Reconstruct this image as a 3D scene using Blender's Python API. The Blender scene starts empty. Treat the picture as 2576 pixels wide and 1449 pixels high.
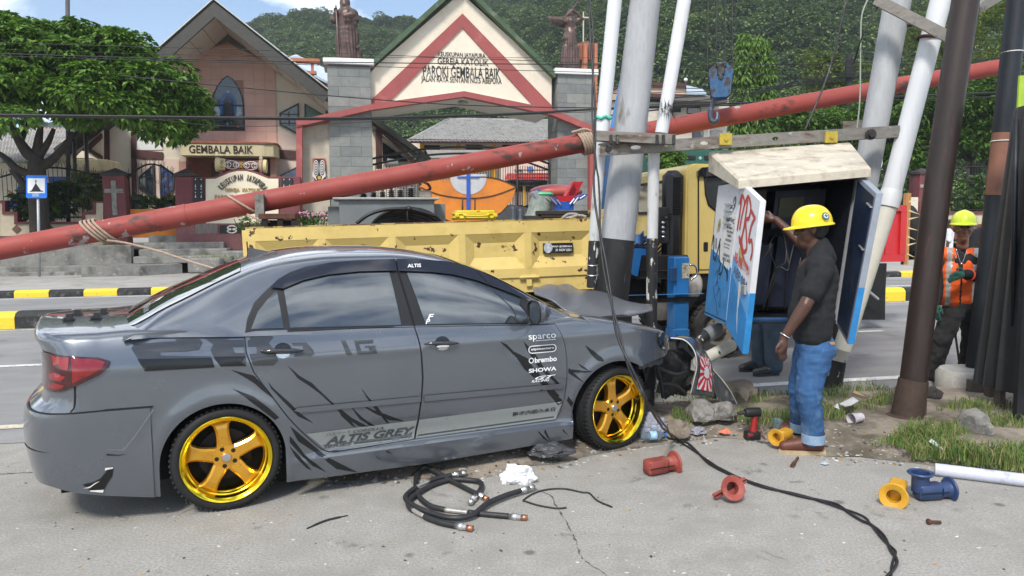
import bpy,bmesh,math,random
import numpy as np
from mathutils import Vector,Matrix,Euler,noise as mnoise
from mathutils.geometry import delaunay_2d_cdt
random.seed(7)
R=math.radians
SC=bpy.context.scene
COL=SC.collection
# ---------------------------------------------------------------- camera
CAM_H,FOC,HORIZON,ROLL=1.64,1860.0,560.0,R(0.35)
_a=math.atan((724.5-HORIZON)/FOC)
cam_fwd=Vector((0,math.cos(_a),-math.sin(_a)))
_up0=Vector((0,math.sin(_a),math.cos(_a)))
cam_rt=Vector((1,0,0))*math.cos(ROLL)-_up0*math.sin(ROLL)
cam_up=_up0*math.cos(ROLL)+Vector((1,0,0))*math.sin(ROLL)
_cd=bpy.data.cameras.new('camera')
_cd.sensor_width=36;_cd.lens=FOC/2576*36
_cd.clip_start=0.05;_cd.clip_end=3000
camera=bpy.data.objects.new('camera',_cd);COL.objects.link(camera)
camera.matrix_world=Matrix((
(cam_rt.x,cam_up.x,-cam_fwd.x,0),(cam_rt.y,cam_up.y,-cam_fwd.y,0),
(cam_rt.z,cam_up.z,-cam_fwd.z,CAM_H),(0,0,0,1)))
SC.camera=camera
# ---------------------------------------------------------------- world, sun, exposure
SUN_EL,SUN_AZ=R(48),R(197)  # azimuth from +Y clockwise
world=bpy.data.worlds.new('World');SC.world=world;world.use_nodes=True
_n=world.node_tree.nodes;_l=world.node_tree.links;_n.clear()
def _wn(t,**k):
 nd=_n.new(t)
 for a,b in k.items():setattr(nd,a,b)
 return nd
_sky=_wn('ShaderNodeTexSky',sky_type='NISHITA',sun_disc=False,sun_elevation=SUN_EL,sun_rotation=SUN_AZ,air_density=1.0,dust_density=0.35,ozone_density=2.5)
_tc=_wn('ShaderNodeTexCoord')
_mp=_wn('ShaderNodeMapping');_mp.inputs['Scale'].default_value=(1.0,1.0,2.6);_mp.inputs['Location'].default_value=(2.27,1.15,0.80)
_cl=_wn('ShaderNodeTexNoise');_cl.inputs['Scale'].default_value=2.3;_cl.inputs['Detail'].default_value=9;_cl.inputs['Roughness'].default_value=0.55;_cl.inputs['Distortion'].default_value=0.3
_cr=_wn('ShaderNodeValToRGB');_cr.color_ramp.elements[0].position=0.47;_cr.color_ramp.elements[1].position=0.60
_cc=_wn('ShaderNodeTexNoise');_cc.inputs['Scale'].default_value=5;_cc.inputs['Detail'].default_value=6
_c2=_wn('ShaderNodeMix',data_type='RGBA');_c2.inputs[6].default_value=(9.5,9.8,10.4,1);_c2.inputs[7].default_value=(14.5,14.6,14.8,1)
_mx=_wn('ShaderNodeMix',data_type='RGBA')
_bg=_wn('ShaderNodeBackground');_bg.inputs['Strength'].default_value=0.11
_wo=_wn('ShaderNodeOutputWorld')
_l.new(_tc.outputs['Generated'],_mp.inputs['Vector']);_l.new(_mp.outputs[0],_cl.inputs['Vector']);_l.new(_mp.outputs[0],_cc.inputs['Vector'])
_l.new(_cl.outputs['Fac'],_cr.inputs[0]);_l.new(_cc.outputs['Fac'],_c2.inputs[0])
_l.new(_cr.outputs[0],_mx.inputs[0]);_l.new(_sky.outputs[0],_mx.inputs[6]);_l.new(_c2.outputs[2],_mx.inputs[7])
_l.new(_mx.outputs[2],_bg.inputs['Color']);_l.new(_bg.outputs[0],_wo.inputs['Surface'])
_sd=bpy.data.lights.new('sun','SUN');_sd.energy=2.6;_sd.angle=R(11);_sd.color=(1,0.95,0.87)
sun=bpy.data.objects.new('sun',_sd);COL.objects.link(sun)
_sdir=Vector((math.sin(SUN_AZ)*math.cos(SUN_EL),math.cos(SUN_AZ)*math.cos(SUN_EL),math.sin(SUN_EL)))
sun.rotation_euler=_sdir.to_track_quat('Z','Y').to_euler()
SC.view_settings.view_transform='Standard';SC.view_settings.look='None'
SC.view_settings.exposure=0.74;SC.view_settings.gamma=1.0
SC.cycles.use_denoising=True
SC.cycles.max_bounces=7;SC.cycles.diffuse_bounces=3;SC.cycles.glossy_bounces=4;SC.cycles.transmission_bounces=6;SC.cycles.transparent_max_bounces=12
# ---------------------------------------------------------------- layout helpers (metres; rays of the survey photo)
CAM_O=Vector((0,0,CAM_H))
def ray(u,v):return cam_fwd+cam_rt*((u-1288)/FOC)+cam_up*((724.5-v)/FOC)
def G(u,v,z=0.0):
 d=ray(u,v);return CAM_O+d*((z-CAM_H)/d.z)
def P(u,v,Y):
 d=ray(u,v);return CAM_O+d*(Y/d.y)
TH=R(11.7)
ROADM=Matrix.Rotation(TH,4,'Z')
ROADI=ROADM.inverted()
def PR(u,v,p):
 """point on the road-parallel vertical plane at distance p, in road coordinates (s, p, z)"""
 o=ROADI @ CAM_O;d=ROADI.to_3x3() @ ray(u,v)
 return o+d*((p-o.y)/d.y)
def GR(u,v,z=0.0):return ROADI @ G(u,v,z)
I4=Matrix.Identity(4)
# ---------------------------------------------------------------- materials
_M={}
def mat(name,col=(.5,.5,.5),rough=.6,metal=0.,var=.12,scale=6.,bump=.0,bscale=60.,col2=None,lo=.55,hi=.62,scale2=4.,coat=0.,spec=.5,trans=0.,alpha=1.,emit=0.,stretch=None,sub=None,col3=None,lo3=.6,hi3=.7,scale3=2.,ior=1.45,rvar=0.1,detail2=8,sheen=0.):
 if name in _M:return _M[name]
 m=bpy.data.materials.new(name);m.use_nodes=True;_M[name]=m
 nt=m.node_tree;b=nt.nodes['Principled BSDF'];L=nt.links
 tc=nt.nodes.new('ShaderNodeTexCoord');vec=tc.outputs['Object']
 if stretch:
  mp=nt.nodes.new('ShaderNodeMapping');mp.inputs['Scale'].default_value=stretch;L.new(vec,mp.inputs['Vector']);vec2=mp.outputs[0]
 else:vec2=vec
 def noise(sc,det=6,v=vec):
  n=nt.nodes.new('ShaderNodeTexNoise');n.inputs['Scale'].default_value=sc;n.inputs['Detail'].default_value=det;n.inputs['Roughness'].default_value=.6;L.new(v,n.inputs['Vector']);return n.outputs['Fac']
 def ramp(f,a,c):
  r=nt.nodes.new('ShaderNodeMapRange');r.inputs['From Min'].default_value=a;r.inputs['From Max'].default_value=c;L.new(f,r.inputs['Value']);return r.outputs[0]
 def mix(f,a,c):
  x=nt.nodes.new('ShaderNodeMix');x.data_type='RGBA';L.new(f,x.inputs[0])
  for i,k in ((6,a),(7,c)):
   if hasattr(k,'links') or not isinstance(k,tuple):L.new(k,x.inputs[i])
   else:x.inputs[i].default_value=(*k,1)
  return x.outputs[2]
 c=None
 if var>0:
  f=ramp(noise(scale,8,vec2),.3,.7)
  c=mix(f,tuple(max(0,k*(1-var)) for k in col),tuple(min(1,k*(1+var)) for k in col))
  f2=ramp(noise(scale*7.3,5,vec2),.3,.7)
  c=mix_mul(nt,c,f2,1-var*.5,1+var*.5)
 if col2:
  f=ramp(noise(scale2,detail2,vec2),lo,hi)
  c=mix(f,c if c is not None else tuple(col),tuple(col2))
 if col3:
  f=ramp(noise(scale3*1.37,8,vec),lo3,hi3)
  c=mix(f,c if c is not None else tuple(col),tuple(col3))
 if c is not None:L.new(c,b.inputs['Base Color'])
 else:b.inputs['Base Color'].default_value=(*col,1)
 if rvar and rough>.02:
  r=nt.nodes.new('ShaderNodeMapRange');L.new(noise(scale*2.1),r.inputs['Value']);r.inputs['From Min'].default_value=.3;r.inputs['From Max'].default_value=.7
  r.inputs['To Min'].default_value=max(0.01,rough-rvar);r.inputs['To Max'].default_value=min(1,rough+rvar);L.new(r.outputs[0],b.inputs['Roughness'])
 else:b.inputs['Roughness'].default_value=rough
 b.inputs['Metallic'].default_value=metal;b.inputs['Coat Weight'].default_value=coat;b.inputs['Coat Roughness'].default_value=.04
 b.inputs['Specular IOR Level'].default_value=spec;b.inputs['Transmission Weight'].default_value=trans;b.inputs['Alpha'].default_value=alpha;b.inputs['IOR'].default_value=ior
 if sheen:b.inputs['Sheen Weight'].default_value=sheen
 if sub:b.inputs['Subsurface Weight'].default_value=sub;b.inputs['Subsurface Radius'].default_value=(.01,.005,.003)
 if bump:
  bp=nt.nodes.new('ShaderNodeBump');bp.inputs['Strength'].default_value=min(1,bump);bp.inputs['Distance'].default_value=.01
  L.new(noise(bscale,8),bp.inputs['Height']);L.new(bp.outputs[0],b.inputs['Normal'])
 return m
def mix_mul(nt,c,f,a,b):
 r=nt.nodes.new('ShaderNodeMapRange');r.inputs['To Min'].default_value=a;r.inputs['To Max'].default_value=b;nt.links.new(f,r.inputs['Value'])
 x=nt.nodes.new('ShaderNodeVectorMath');x.operation='SCALE';nt.links.new(c,x.inputs[0]);nt.links.new(r.outputs[0],x.inputs['Scale']);return x.outputs[0]
# ---------------------------------------------------------------- mesh builder
class MB:
 def __init__(s,M=None):s.v=[];s.f=[];s.mi=[];s.M=M
 def add(s,vs,fs,mi=0,M=None):
  o=len(s.v);M=M if M is not None else s.M
  for p in vs:
   p=Vector(p);s.v.append(M @ p if M is not None else p)
  for f in fs:s.f.append([o+i for i in f]);s.mi.append(mi)
  return s
 def box(s,x0,x1,y0,y1,z0,z1,mi=0,M=None,bev=0.0,taper=0.0):
  if bev <= 0:
   vs=[(x,y,z) for z in (z0,z1) for y in (y0,y1) for x in (x0,x1)]
   if taper:
    cx,cy=(x0+x1)/2,(y0+y1)/2
    vs=vs[:4]+[(cx+(x-cx)*(1-taper),cy+(y-cy)*(1-taper),z) for x,y,z in vs[4:]]
   return s.add(vs,[(0,2,3,1),(4,5,7,6),(0,1,5,4),(2,6,7,3),(0,4,6,2),(1,3,7,5)],mi,M)
  b=min(bev,(x1-x0)*.49,(y1-y0)*.49,(z1-z0)*.49)
  rings=[]
  def ring(ins,z):return [(x0+ins,y0+b*0+max(ins,0),z)]
  def loop(i,z):
   # octagon-ish loop with inset i and corner bevel b
   X0,X1,Y0,Y1=x0+i,x1-i,y0+i,y1-i
   return [(X0+b,Y0,z),(X1-b,Y0,z),(X1,Y0+b,z),(X1,Y1-b,z),(X1-b,Y1,z),(X0+b,Y1,z),(X0,Y1-b,z),(X0,Y0+b,z)]
  vs=loop(b*.8,z0)+loop(0,z0+b)+loop(0,z1-b)+loop(b*.8,z1)
  fs=[tuple(range(7,-1,-1)),tuple(range(24,32))]
  for k in range(3):
   for i in range(8):
    j=(i+1)%8;fs.append((k*8+i,k*8+j,(k+1)*8+j,(k+1)*8+i))
  return s.add(vs,fs,mi,M)
 def tube(s,pts,r,n=10,mi=0,cap=True,M=None,closed=False,prof=None):
  pts=[Vector(p) for p in pts];m=len(pts)
  rs=r if isinstance(r,(list,tuple)) else [r]*m
  T=[]
  for i in range(m):
   a=pts[(i-1)%m] if (closed or i>0) else pts[i];b=pts[(i+1)%m] if (closed or i<m-1) else pts[i]
   t=(b-a);T.append(t.normalized() if t.length>1e-9 else Vector((0,0,1)))
  N=T[0].orthogonal().normalized();vs=[];fs=[]
  for i in range(m):
   if i:N=(N-T[i]*N.dot(T[i]));N=N.normalized() if N.length>1e-6 else T[i].orthogonal().normalized()
   B=T[i].cross(N)
   for k in range(n):
    a=2*math.pi*k/n
    vs.append(pts[i]+(N*math.cos(a)+B*math.sin(a))*rs[i])
  for i in range(m-1+(1 if closed else 0)):
   for k in range(n):
    k2=(k+1)%n;i2=(i+1)%m;fs.append((i*n+k,i*n+k2,i2*n+k2,i2*n+k))
  if cap and not closed:fs.append(tuple(range(n-1,-1,-1)));fs.append(tuple((m-1)*n+k for k in range(n)))
  return s.add(vs,fs,mi,M)
 def lathe(s,prof,n=24,mi=0,M=None,caps=True,axis='Z',a0=0.,a1=2*math.pi):
  """prof: list of (r, h)"""
  full=abs(a1-a0-2*math.pi)<1e-6;vs=[];fs=[];k=n if full else n+1
  for r,h in prof:
   for i in range(k):
    a=a0+(a1-a0)*i/n;x,y=r*math.cos(a),r*math.sin(a)
    vs.append((x,y,h) if axis=='Z' else ((x,-h,y) if axis=='Y' else (h,x,y)))
  for j in range(len(prof)-1):
   for i in range(n):
    i2=(i+1)%k;fs.append((j*k+i,j*k+i2,(j+1)*k+i2,(j+1)*k+i))
  if caps and full:
   if prof[0][0]>1e-6:fs.append(tuple(range(k-1,-1,-1)))
   if prof[-1][0]>1e-6:fs.append(tuple((len(prof)-1)*k+i for i in range(k)))
  return s.add(vs,fs,mi,M)
 def prism(s,poly,h0,h1,mi=0,M=None,axis='Z',holes=None):
  """poly of 2D points extruded; axis Z:(x,y,h) Y:(x,h,z) X:(h,y,z)"""
  pts=[Vector((p[0],p[1])) for p in poly]
  def mk(p,h):return (p[0],p[1],h) if axis=='Z' else ((p[0],h,p[1]) if axis=='Y' else (h,p[0],p[1]))
  n=len(pts);loops=[list(range(n))]
  for hl in (holes or []):
   st=len(pts);pts+=[Vector((p[0],p[1])) for p in hl];loops.append(list(range(st,len(pts))))
  ed=[]
  for lp in loops:ed+=[(lp[i],lp[(i+1)%len(lp)]) for i in range(len(lp))]
  r=delaunay_2d_cdt(pts,ed,[],0,1e-7) if not holes else delaunay_2d_cdt(pts,ed,loops,0,1e-7)
  V=r[0];tri=r[2]
  if True:
   keep=[]
   def ins(c,lp):
    w=False
    for i in range(len(lp)):
     a=pts[lp[i]];b=pts[lp[(i+1)%len(lp)]]
     if (a.y>c.y) != (b.y>c.y) and c.x<(b.x-a.x)*(c.y-a.y)/(b.y-a.y)+a.x:w=not w
    return w
   for t in tri:
    c=(V[t[0]]+V[t[1]]+V[t[2]])/3
    if ins(c,loops[0]) and not any(ins(c,l) for l in loops[1:]):keep.append(t)
   tri=keep
  m=len(V);vs=[mk(p,h0) for p in V]+[mk(p,h1) for p in V]
  fs=[tuple(reversed(t)) for t in tri]+[tuple(i+m for i in t) for t in tri]
  inv={}
  for i,og in enumerate(r[3]):
   for o in og:inv[o]=i
  for lp in loops:
   for i in range(len(lp)):
    a,b=inv.get(lp[i],lp[i]),inv.get(lp[(i+1)%len(lp)],lp[(i+1)%len(lp)]);fs.append((a,b,b+m,a+m))
  return s.add(vs,fs,mi,M)
 def sphere(s,c,r,nu=14,nv=9,mi=0,M=None):
  rx,ry,rz=r if isinstance(r,(tuple,list)) else (r,r,r);vs=[];fs=[]
  for j in range(nv+1):
   t=math.pi*j/nv
   for i in range(nu):
    a=2*math.pi*i/nu;vs.append((c[0]+rx*math.sin(t)*math.cos(a),c[1]+ry*math.sin(t)*math.sin(a),c[2]+rz*math.cos(t)))
  for j in range(nv):
   for i in range(nu):k=(i+1)%nu;fs.append((j*nu+i,(j+1)*nu+i,(j+1)*nu+k,j*nu+k))
  return s.add(vs,fs,mi,M)
 def grid(s,rows,mi=0,M=None,closed=False):
  n=len(rows[0]);vs=[p for r in rows for p in r];fs=[]
  for j in range(len(rows)-1):
   for i in range(n-1+(1 if closed else 0)):k=(i+1)%n;fs.append((j*n+i,j*n+k,(j+1)*n+k,(j+1)*n+i))
  return s.add(vs,fs,mi,M)
 def build(s,name,mats,parent=None,smooth=None,base=None,frame=None,fix=True):
  return obj(name,s.v,s.f,mats,parent,smooth,s.mi,base,frame,fix)
def fixn(me):
 bm=bmesh.new();bm.from_mesh(me);bmesh.ops.recalc_face_normals(bm,faces=bm.faces);bm.to_mesh(me);bm.free()
def obj(name,vs,fs,mats,parent=None,smooth=None,mi=None,base=None,frame=None,fix=True):
 """smooth: None flat, True all, or angle in degrees. verts are given in the frame of the thing (parent) or frame"""
 fr=frame if frame is not None else (parent.get('_fr') if False else None)
 me=bpy.data.meshes.new(name)
 b=Vector(base) if base is not None else Vector((0,0,0))
 me.from_pydata([tuple(Vector(p)-b) for p in vs],[],[tuple(f) for f in fs])
 if not isinstance(mats,(list,tuple)):mats=[mats]
 for m in mats:me.materials.append(m)
 if mi and len(mats)>1:me.polygons.foreach_set('material_index',mi)
 me.validate(clean_customdata=False)
 if fix:fixn(me)
 if smooth is not None:
  me.polygons.foreach_set('use_smooth',[True]*len(me.polygons))
  if smooth is not True:me.set_sharp_from_angle(angle=R(smooth))
 o=bpy.data.objects.new(name,me);COL.objects.link(o)
 if parent is not None:
  o.parent=parent
  if parent in _BASE:o.matrix_parent_inverse=Matrix.Translation(-_BASE[parent])
 else:
  f=frame if frame is not None else I4
  o.matrix_world=f @ Matrix.Translation(b);_BASE[o]=Vector(b)
 return o
_BASE={}
def tag(o,label,cat,group=None):
 o['label']=label;o['category']=cat
 if group:o['group']=group
 return o
def struct(o,kind='structure'):o['kind']=kind;return o
def thing(name,label,cat,base=(0,0,0),frame=None,group=None):
 o=bpy.data.objects.new(name,None);COL.objects.link(o);o.empty_display_size=.1
 o.matrix_world=(frame if frame is not None else I4) @ Matrix.Translation(Vector(base));_BASE[o]=Vector(base)
 return tag(o,label,cat,group)
def clone(o,M,parent=None,label=None,group=None):
 """copy of a thing with its parts; M premultiplies the world matrix of the root"""
 c=o.copy();COL.objects.link(c)
 if parent is None:c.matrix_world=M @ o.matrix_world
 else:c.parent=parent;c.matrix_parent_inverse=o.matrix_parent_inverse.copy()
 for ch in o.children:clone(ch,M,c)
 if label:c['label']=label
 if group:c['group']=group
 return c
def text_mesh(body,size=1.0,bold=0.0,shear=0.0,spacing=1.0,align='LEFT',extrude=0.0,sx=1.0):
 c=bpy.data.curves.new('t','FONT');c.body=body;c.size=size;c.offset=bold*size;c.shear=shear;c.space_character=spacing;c.align_x=align;c.extrude=extrude;c.resolution_u=3
 o=bpy.data.objects.new('t',c);COL.objects.link(o)
 dg=bpy.context.evaluated_depsgraph_get();dg.update();e=o.evaluated_get(dg);m=e.to_mesh()
 vs=[Vector((v.co.x*sx,v.co.y,v.co.z)) for v in m.vertices];fs=[tuple(p.vertices) for p in m.polygons]
 e.to_mesh_clear();bpy.data.objects.remove(o);bpy.data.curves.remove(c)
 return vs,fs
def fit_text(body,x0,x1,y0,y1,**k):
 """text scaled into a box; returns verts (x, y, h) and faces"""
 vs,fs=text_mesh(body,**k);xs=[v.x for v in vs];ys=[v.y for v in vs]
 a,b,c,d=min(xs),max(xs),min(ys),max(ys)
 return [Vector((x0+(v.x-a)/(b-a)*(x1-x0),y0+(v.y-c)/(d-c)*(y1-y0),v.z)) for v in vs],fs
def interp(x,pts):
 if x <= pts[0][0]:return pts[0][1]
 for (a,b),(c,d) in zip(pts,pts[1:]):
  if x <= c:return b+(d-b)*(x-a)/(c-a)
 return pts[-1][1]
def smoothi(x,pts):
 """monotone-ish cubic through points"""
 n=len(pts)
 if x <= pts[0][0]:return pts[0][1]
 if x >= pts[-1][0]:return pts[-1][1]
 i=0
 while x>pts[i+1][0]:i+=1
 def sl(k):
  if k <= 0:return (pts[1][1]-pts[0][1])/(pts[1][0]-pts[0][0])
  if k >= n-1:return (pts[-1][1]-pts[-2][1])/(pts[-1][0]-pts[-2][0])
  a=(pts[k][1]-pts[k-1][1])/(pts[k][0]-pts[k-1][0]);b=(pts[k+1][1]-pts[k][1])/(pts[k+1][0]-pts[k][0])
  return 0 if a*b <= 0 else 2*a*b/(a+b)
 h=pts[i+1][0]-pts[i][0];t=(x-pts[i][0])/h
 return (2*t**3-3*t*t+1)*pts[i][1]+(t**3-2*t*t+t)*h*sl(i)+(-2*t**3+3*t*t)*pts[i+1][1]+(t**3-t*t)*h*sl(i+1)
def catmull(pts,n=8,closed=False):
 pts=[Vector(p) for p in pts];out=[];m=len(pts)
 for i in range(m if closed else m-1):
  p0=pts[(i-1)%m] if (closed or i>0) else pts[0];p1=pts[i];p2=pts[(i+1)%m];p3=pts[(i+2)%m] if (closed or i+2<m) else pts[-1]
  for k in range(n):
   t=k/n;out.append(.5*((2*p1)+(p2-p0)*t+(2*p0-5*p1+4*p2-p3)*t*t+(3*p1-p0-3*p2+p3)*t**3))
 if not closed:out.append(pts[-1])
 return out
def resample(poly,step,closed=True):
 out=[];n=len(poly)
 for i in range(n if closed else n-1):
  a=Vector(poly[i]);b=Vector(poly[(i+1)%n]);k=max(1,int((b-a).length/step))
  out+=[a.lerp(b,j/k) for j in range(k)]
 if not closed:out.append(Vector(poly[-1]))
 return out
def inpoly(x,y,poly):
 w=False;n=len(poly)
 for i in range(n):
  x0,y0=poly[i][0],poly[i][1];x1,y1=poly[(i+1)%n][0],poly[(i+1)%n][1]
  if (y0>y) != (y1>y) and x<(x1-x0)*(y-y0)/(y1-y0)+x0:w=not w
 return w
# ---------------------------------------------------------------- survey crops -> picture units
def crop(ox,oy,sc):return lambda x,y:((ox+x*sc)/1.56522,(oy+y*sc)/1.56522)
k1=crop(0,0,.7869);k2=crop(600,0,.6902);k3=crop(1200,0,.6211);k4=crop(2200,0,.7593);k5=crop(3100,0,.7590)
q1=crop(0,480,.4416);q2=crop(640,520,.3866);q3=crop(1400,440,.3494);q4=crop(2500,200,.3313);q5=crop(1250,0,.1932);q6=crop(2120,0,.19324);q7=crop(3300,600,.37967)
def fpts(pts,p,f=None):
 out=[]
 for a in pts:
  u,v=f(*a) if f else a;q=PR(u,v,p);out.append((q.x,q.z))
 return out
def fac(name,pts,p,d,m,parent,f=None,holes=None,**k):
 b=MB();b.prism(fpts(pts,p,f),p,p+d,axis='Y',holes=[fpts(h,p,f) for h in (holes or [])]);return b.build(name,m,parent,**k)
def facbox(name,u0,v0,u1,v1,p,d,m,parent,f=None,bev=0.0,**k):
 a=fpts([(u0,v0),(u1,v1)],p,f);b=MB();b.box(min(a[0][0],a[1][0]),max(a[0][0],a[1][0]),p,p+d,min(a[0][1],a[1][1]),max(a[0][1],a[1][1]),bev=bev);return b.build(name,m,parent,**k)
# ---------------------------------------------------------------- ground, road, pavements
def hash2(x,y):return mnoise.noise(Vector((x,y,3.7)))
def ground_mat():
 m=bpy.data.materials.new('worn_concrete');m.use_nodes=True;nt=m.node_tree;b=nt.nodes['Principled BSDF'];L=nt.links
 tc=nt.nodes.new('ShaderNodeTexCoord').outputs['Object']
 def N(sc,det=8,ro=.6,dist=0):
  n=nt.nodes.new('ShaderNodeTexNoise');n.inputs['Scale'].default_value=sc;n.inputs['Detail'].default_value=det;n.inputs['Roughness'].default_value=ro;n.inputs['Distortion'].default_value=dist;L.new(tc,n.inputs['Vector']);return n.outputs['Fac']
 def MR(f,a,c,d=0,e=1):
  r=nt.nodes.new('ShaderNodeMapRange');L.new(f,r.inputs[0])
  for i,v in zip((1,2,3,4),(a,c,d,e)):r.inputs[i].default_value=v
  return r.outputs[0]
 def MX(f,a,c,mode='MIX'):
  x=nt.nodes.new('ShaderNodeMix');x.data_type='RGBA';x.blend_type=mode
  if isinstance(f,float):x.inputs[0].default_value=f
  else:L.new(f,x.inputs[0])
  for i,k in ((6,a),(7,c)):
   if isinstance(k,tuple):x.inputs[i].default_value=(*k,1)
   else:L.new(k,x.inputs[i])
  return x.outputs[2]
 c=MX(MR(N(.7,8),.35,.65),(.24,.226,.196),(.365,.346,.31))
 c=MX(MR(N(5,9),.4,.68),c,(.385,.37,.34))
 c=MX(MR(N(75,4),.35,.7),c,(.20,.19,.17));
 c=MX(MR(N(220,3),.55,.72),c,(.42,.41,.39))
 # oil drips and damp spots
 c=MX(MR(N(3.1,6,.65,.4),.625,.685),c,(.165,.16,.145))
 v=nt.nodes.new('ShaderNodeTexVoronoi');v.inputs['Scale'].default_value=4.2;L.new(tc,v.inputs['Vector'])
 sp=MR(v.outputs['Distance'],.17,.09);spm=nt.nodes.new('ShaderNodeMath');spm.operation='MULTIPLY';L.new(sp,spm.inputs[0]);L.new(MR(N(1.1),.52,.58),spm.inputs[1])
 c=MX(spm.outputs[0],c,(.13,.125,.115))
 c=MX(MR(N(1.7,8,.7),.64,.74),c,(.40,.36,.27))
 L.new(c,b.inputs['Base Color']);b.inputs['Roughness'].default_value=.88
 bp=nt.nodes.new('ShaderNodeBump');bp.inputs['Strength'].default_value=.35;bp.inputs['Distance'].default_value=.006;L.new(N(60,10,.7),bp.inputs['Height']);L.new(bp.outputs[0],b.inputs['Normal'])
 return m
CONC=ground_mat()
g=MB();g.add([(-600,-600,0),(600,-600,0),(600,900,0),(-600,900,0)],[(0,1,2,3)]);struct(g.build('ground',CONC))
ASPH=mat('dusty_asphalt',(.215,.213,.21),.85,var=.10,scale=.8,bump=.5,bscale=140,col2=(.29,.285,.275),lo=.45,hi=.75,scale2=1.6,stretch=(.35,1,1),col3=(.125,.125,.128),lo3=.6,hi3=.72,scale3=.9)
def sheet(name,s0,s1,p0,p1,z,m,n=1):
 b=MB();b.add([(s0,p0,z),(s1,p0,z),(s1,p1,z),(s0,p1,z)],[(0,1,2,3)]);o=b.build(name,m,base=((s0+s1)/2,(p0+p1)/2,0),frame=ROADM);return o
# near carriageway with an irregular worn edge towards the verge
rb=MB();n=240;row0=[];row1=[]
for i in range(n+1):
 s=-60+120*i/n;row0.append(Vector((s,6.15+.10*hash2(s*1.3,0)+.05*hash2(s*5,4),.004)));row1.append(Vector((s,13.05,.004)))
rb.grid([row0,row1]);struct(rb.build('road',ASPH,frame=ROADM))
struct(sheet('road_far_carriageway',-60,60,13.35,18.62,.004,ASPH))
PAINTW=mat('worn_road_paint',(.62,.62,.60),.7,var=.15,scale=4,col2=(.25,.25,.245),lo=.56,hi=.66,scale2=14)
PAINTY=mat('worn_cream_road_paint',(.55,.50,.38),.7,var=.15,scale=4,col2=(.22,.215,.2),lo=.48,hi=.6,scale2=10)
for nm,s0,s1,p0,p1,m in (('edge_line',2.6,40,6.56,6.70,PAINTW),('edge_line',-40,1.8,6.55,6.68,PAINTY),('lane_line',-7.6,-3.0,9.48,9.60,PAINTW),('lane_line',2.2,7.6,9.48,9.60,PAINTW),('lane_line',-16,-11,9.48,9.60,PAINTW),('lane_line',12,17,9.48,9.6,PAINTW),('median_edge_line',-40,40,12.78,12.88,PAINTY),('far_edge_line',-40,40,18.28,18.40,PAINTW),('far_edge_line',-40,40,14.1,14.2,PAINTW),('chevron_line',6,16,16.0,16.14,PAINTW)):
 struct(sheet(nm,s0,s1,p0,p1,.009,m))
YEL=mat('kerb_yellow_paint',(.80,.55,.035),.65,var=.10,scale=5,col2=(.30,.27,.2),lo=.63,hi=.72,scale2=5)
BLK=mat('kerb_black_paint',(.022,.022,.023),.7,var=.3,scale=5,col2=(.12,.115,.1),lo=.58,hi=.7,scale2=5)
def kerb_mesh(L,w,h):
 b=MB();r=[]
 for x in (0,L):r.append([Vector((x,-w/2,0)),Vector((x,-w/2,h*.72)),Vector((x,-w/2+.05,h*.94)),Vector((x,-w/2+.10,h)),Vector((x,w/2-.06,h)),Vector((x,w/2,h*.9)),Vector((x,w/2,0))])
 b.grid(r);b.add(r[0],[tuple(range(7))]);b.add(r[1],[tuple(range(7))]);return b
def kerb_row(name,label,s0,s1,pc,L,w,h,first):
 t=thing(name,label,'kerb',((s0+s1)/2,pc,0),ROADM);base=kerb_mesh(L-.012,w,h);me=[]
 for m in (YEL,BLK):
  o=obj('kerb_block',base.v,base.f,m,t);me.append(o.data);COL.objects.unlink(o);bpy.data.objects.remove(o)
 k=0;s=s0
 while s<s1:
  o=bpy.data.objects.new('kerb_block',me[(k+first)%2]);COL.objects.link(o);o.parent=t
  o.matrix_parent_inverse=Matrix.Translation(-_BASE[t]);o.location=(s,pc+random.uniform(-.012,.012),random.uniform(-.012,0.0));o.rotation_euler=(0,0,random.uniform(-.006,.006));s+=L;k+=1
 return t
_k0=GR(38,828).x;kerb_row('median_kerb','tall black and yellow painted kerb blocks dividing the two carriageways',_k0-.74*24,26,13.2,.74,.32,.27,1)
_k1=GR(37,750).x;kerb_row('pavement_kerb','low black and yellow painted kerb along the church side pavement',_k1-.72*24,34,18.75,.72,.26,.17,0)
CONC2=mat('stained_grey_concrete',(.21,.205,.19),.9,var=.25,scale=1.5,bump=.4,bscale=30,col2=(.085,.085,.075),lo=.50,hi=.68,scale2=1.8,col3=(.33,.32,.29),lo3=.6,hi3=.7,scale3=5)
pv=MB();pv.box(-60,60,18.88,24.3,-.05,.15);struct(pv.build('pavement',mat('pavement_concrete',(.33,.32,.295),.9,var=.15,scale=1.2,bump=.3,bscale=50,col2=(.22,.21,.19),lo=.55,hi=.7,scale2=2),base=(0,21,0),frame=ROADM))
GRASSG=mat('grassy_soil',(.10,.115,.04),.95,var=.35,scale=3,bump=.8,bscale=60,col2=(.22,.19,.13),lo=.52,hi=.62,scale2=1.8)
def terrace(name,s0,s1,p0,p1,z,m):
 b=MB();n,k=max(4,int((s1-s0)/.5)),6
 b.grid([[Vector((s0+(s1-s0)*i/n,p0+(p1-p0)*j/k,z+.05*hash2((s0+(s1-s0)*i/n)*1.7,j*2.1))) for j in range(k+1)] for i in range(n+1)]);return struct(b.build(name,m,base=((s0+s1)/2,(p0+p1)/2,0),frame=ROADM))
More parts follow.
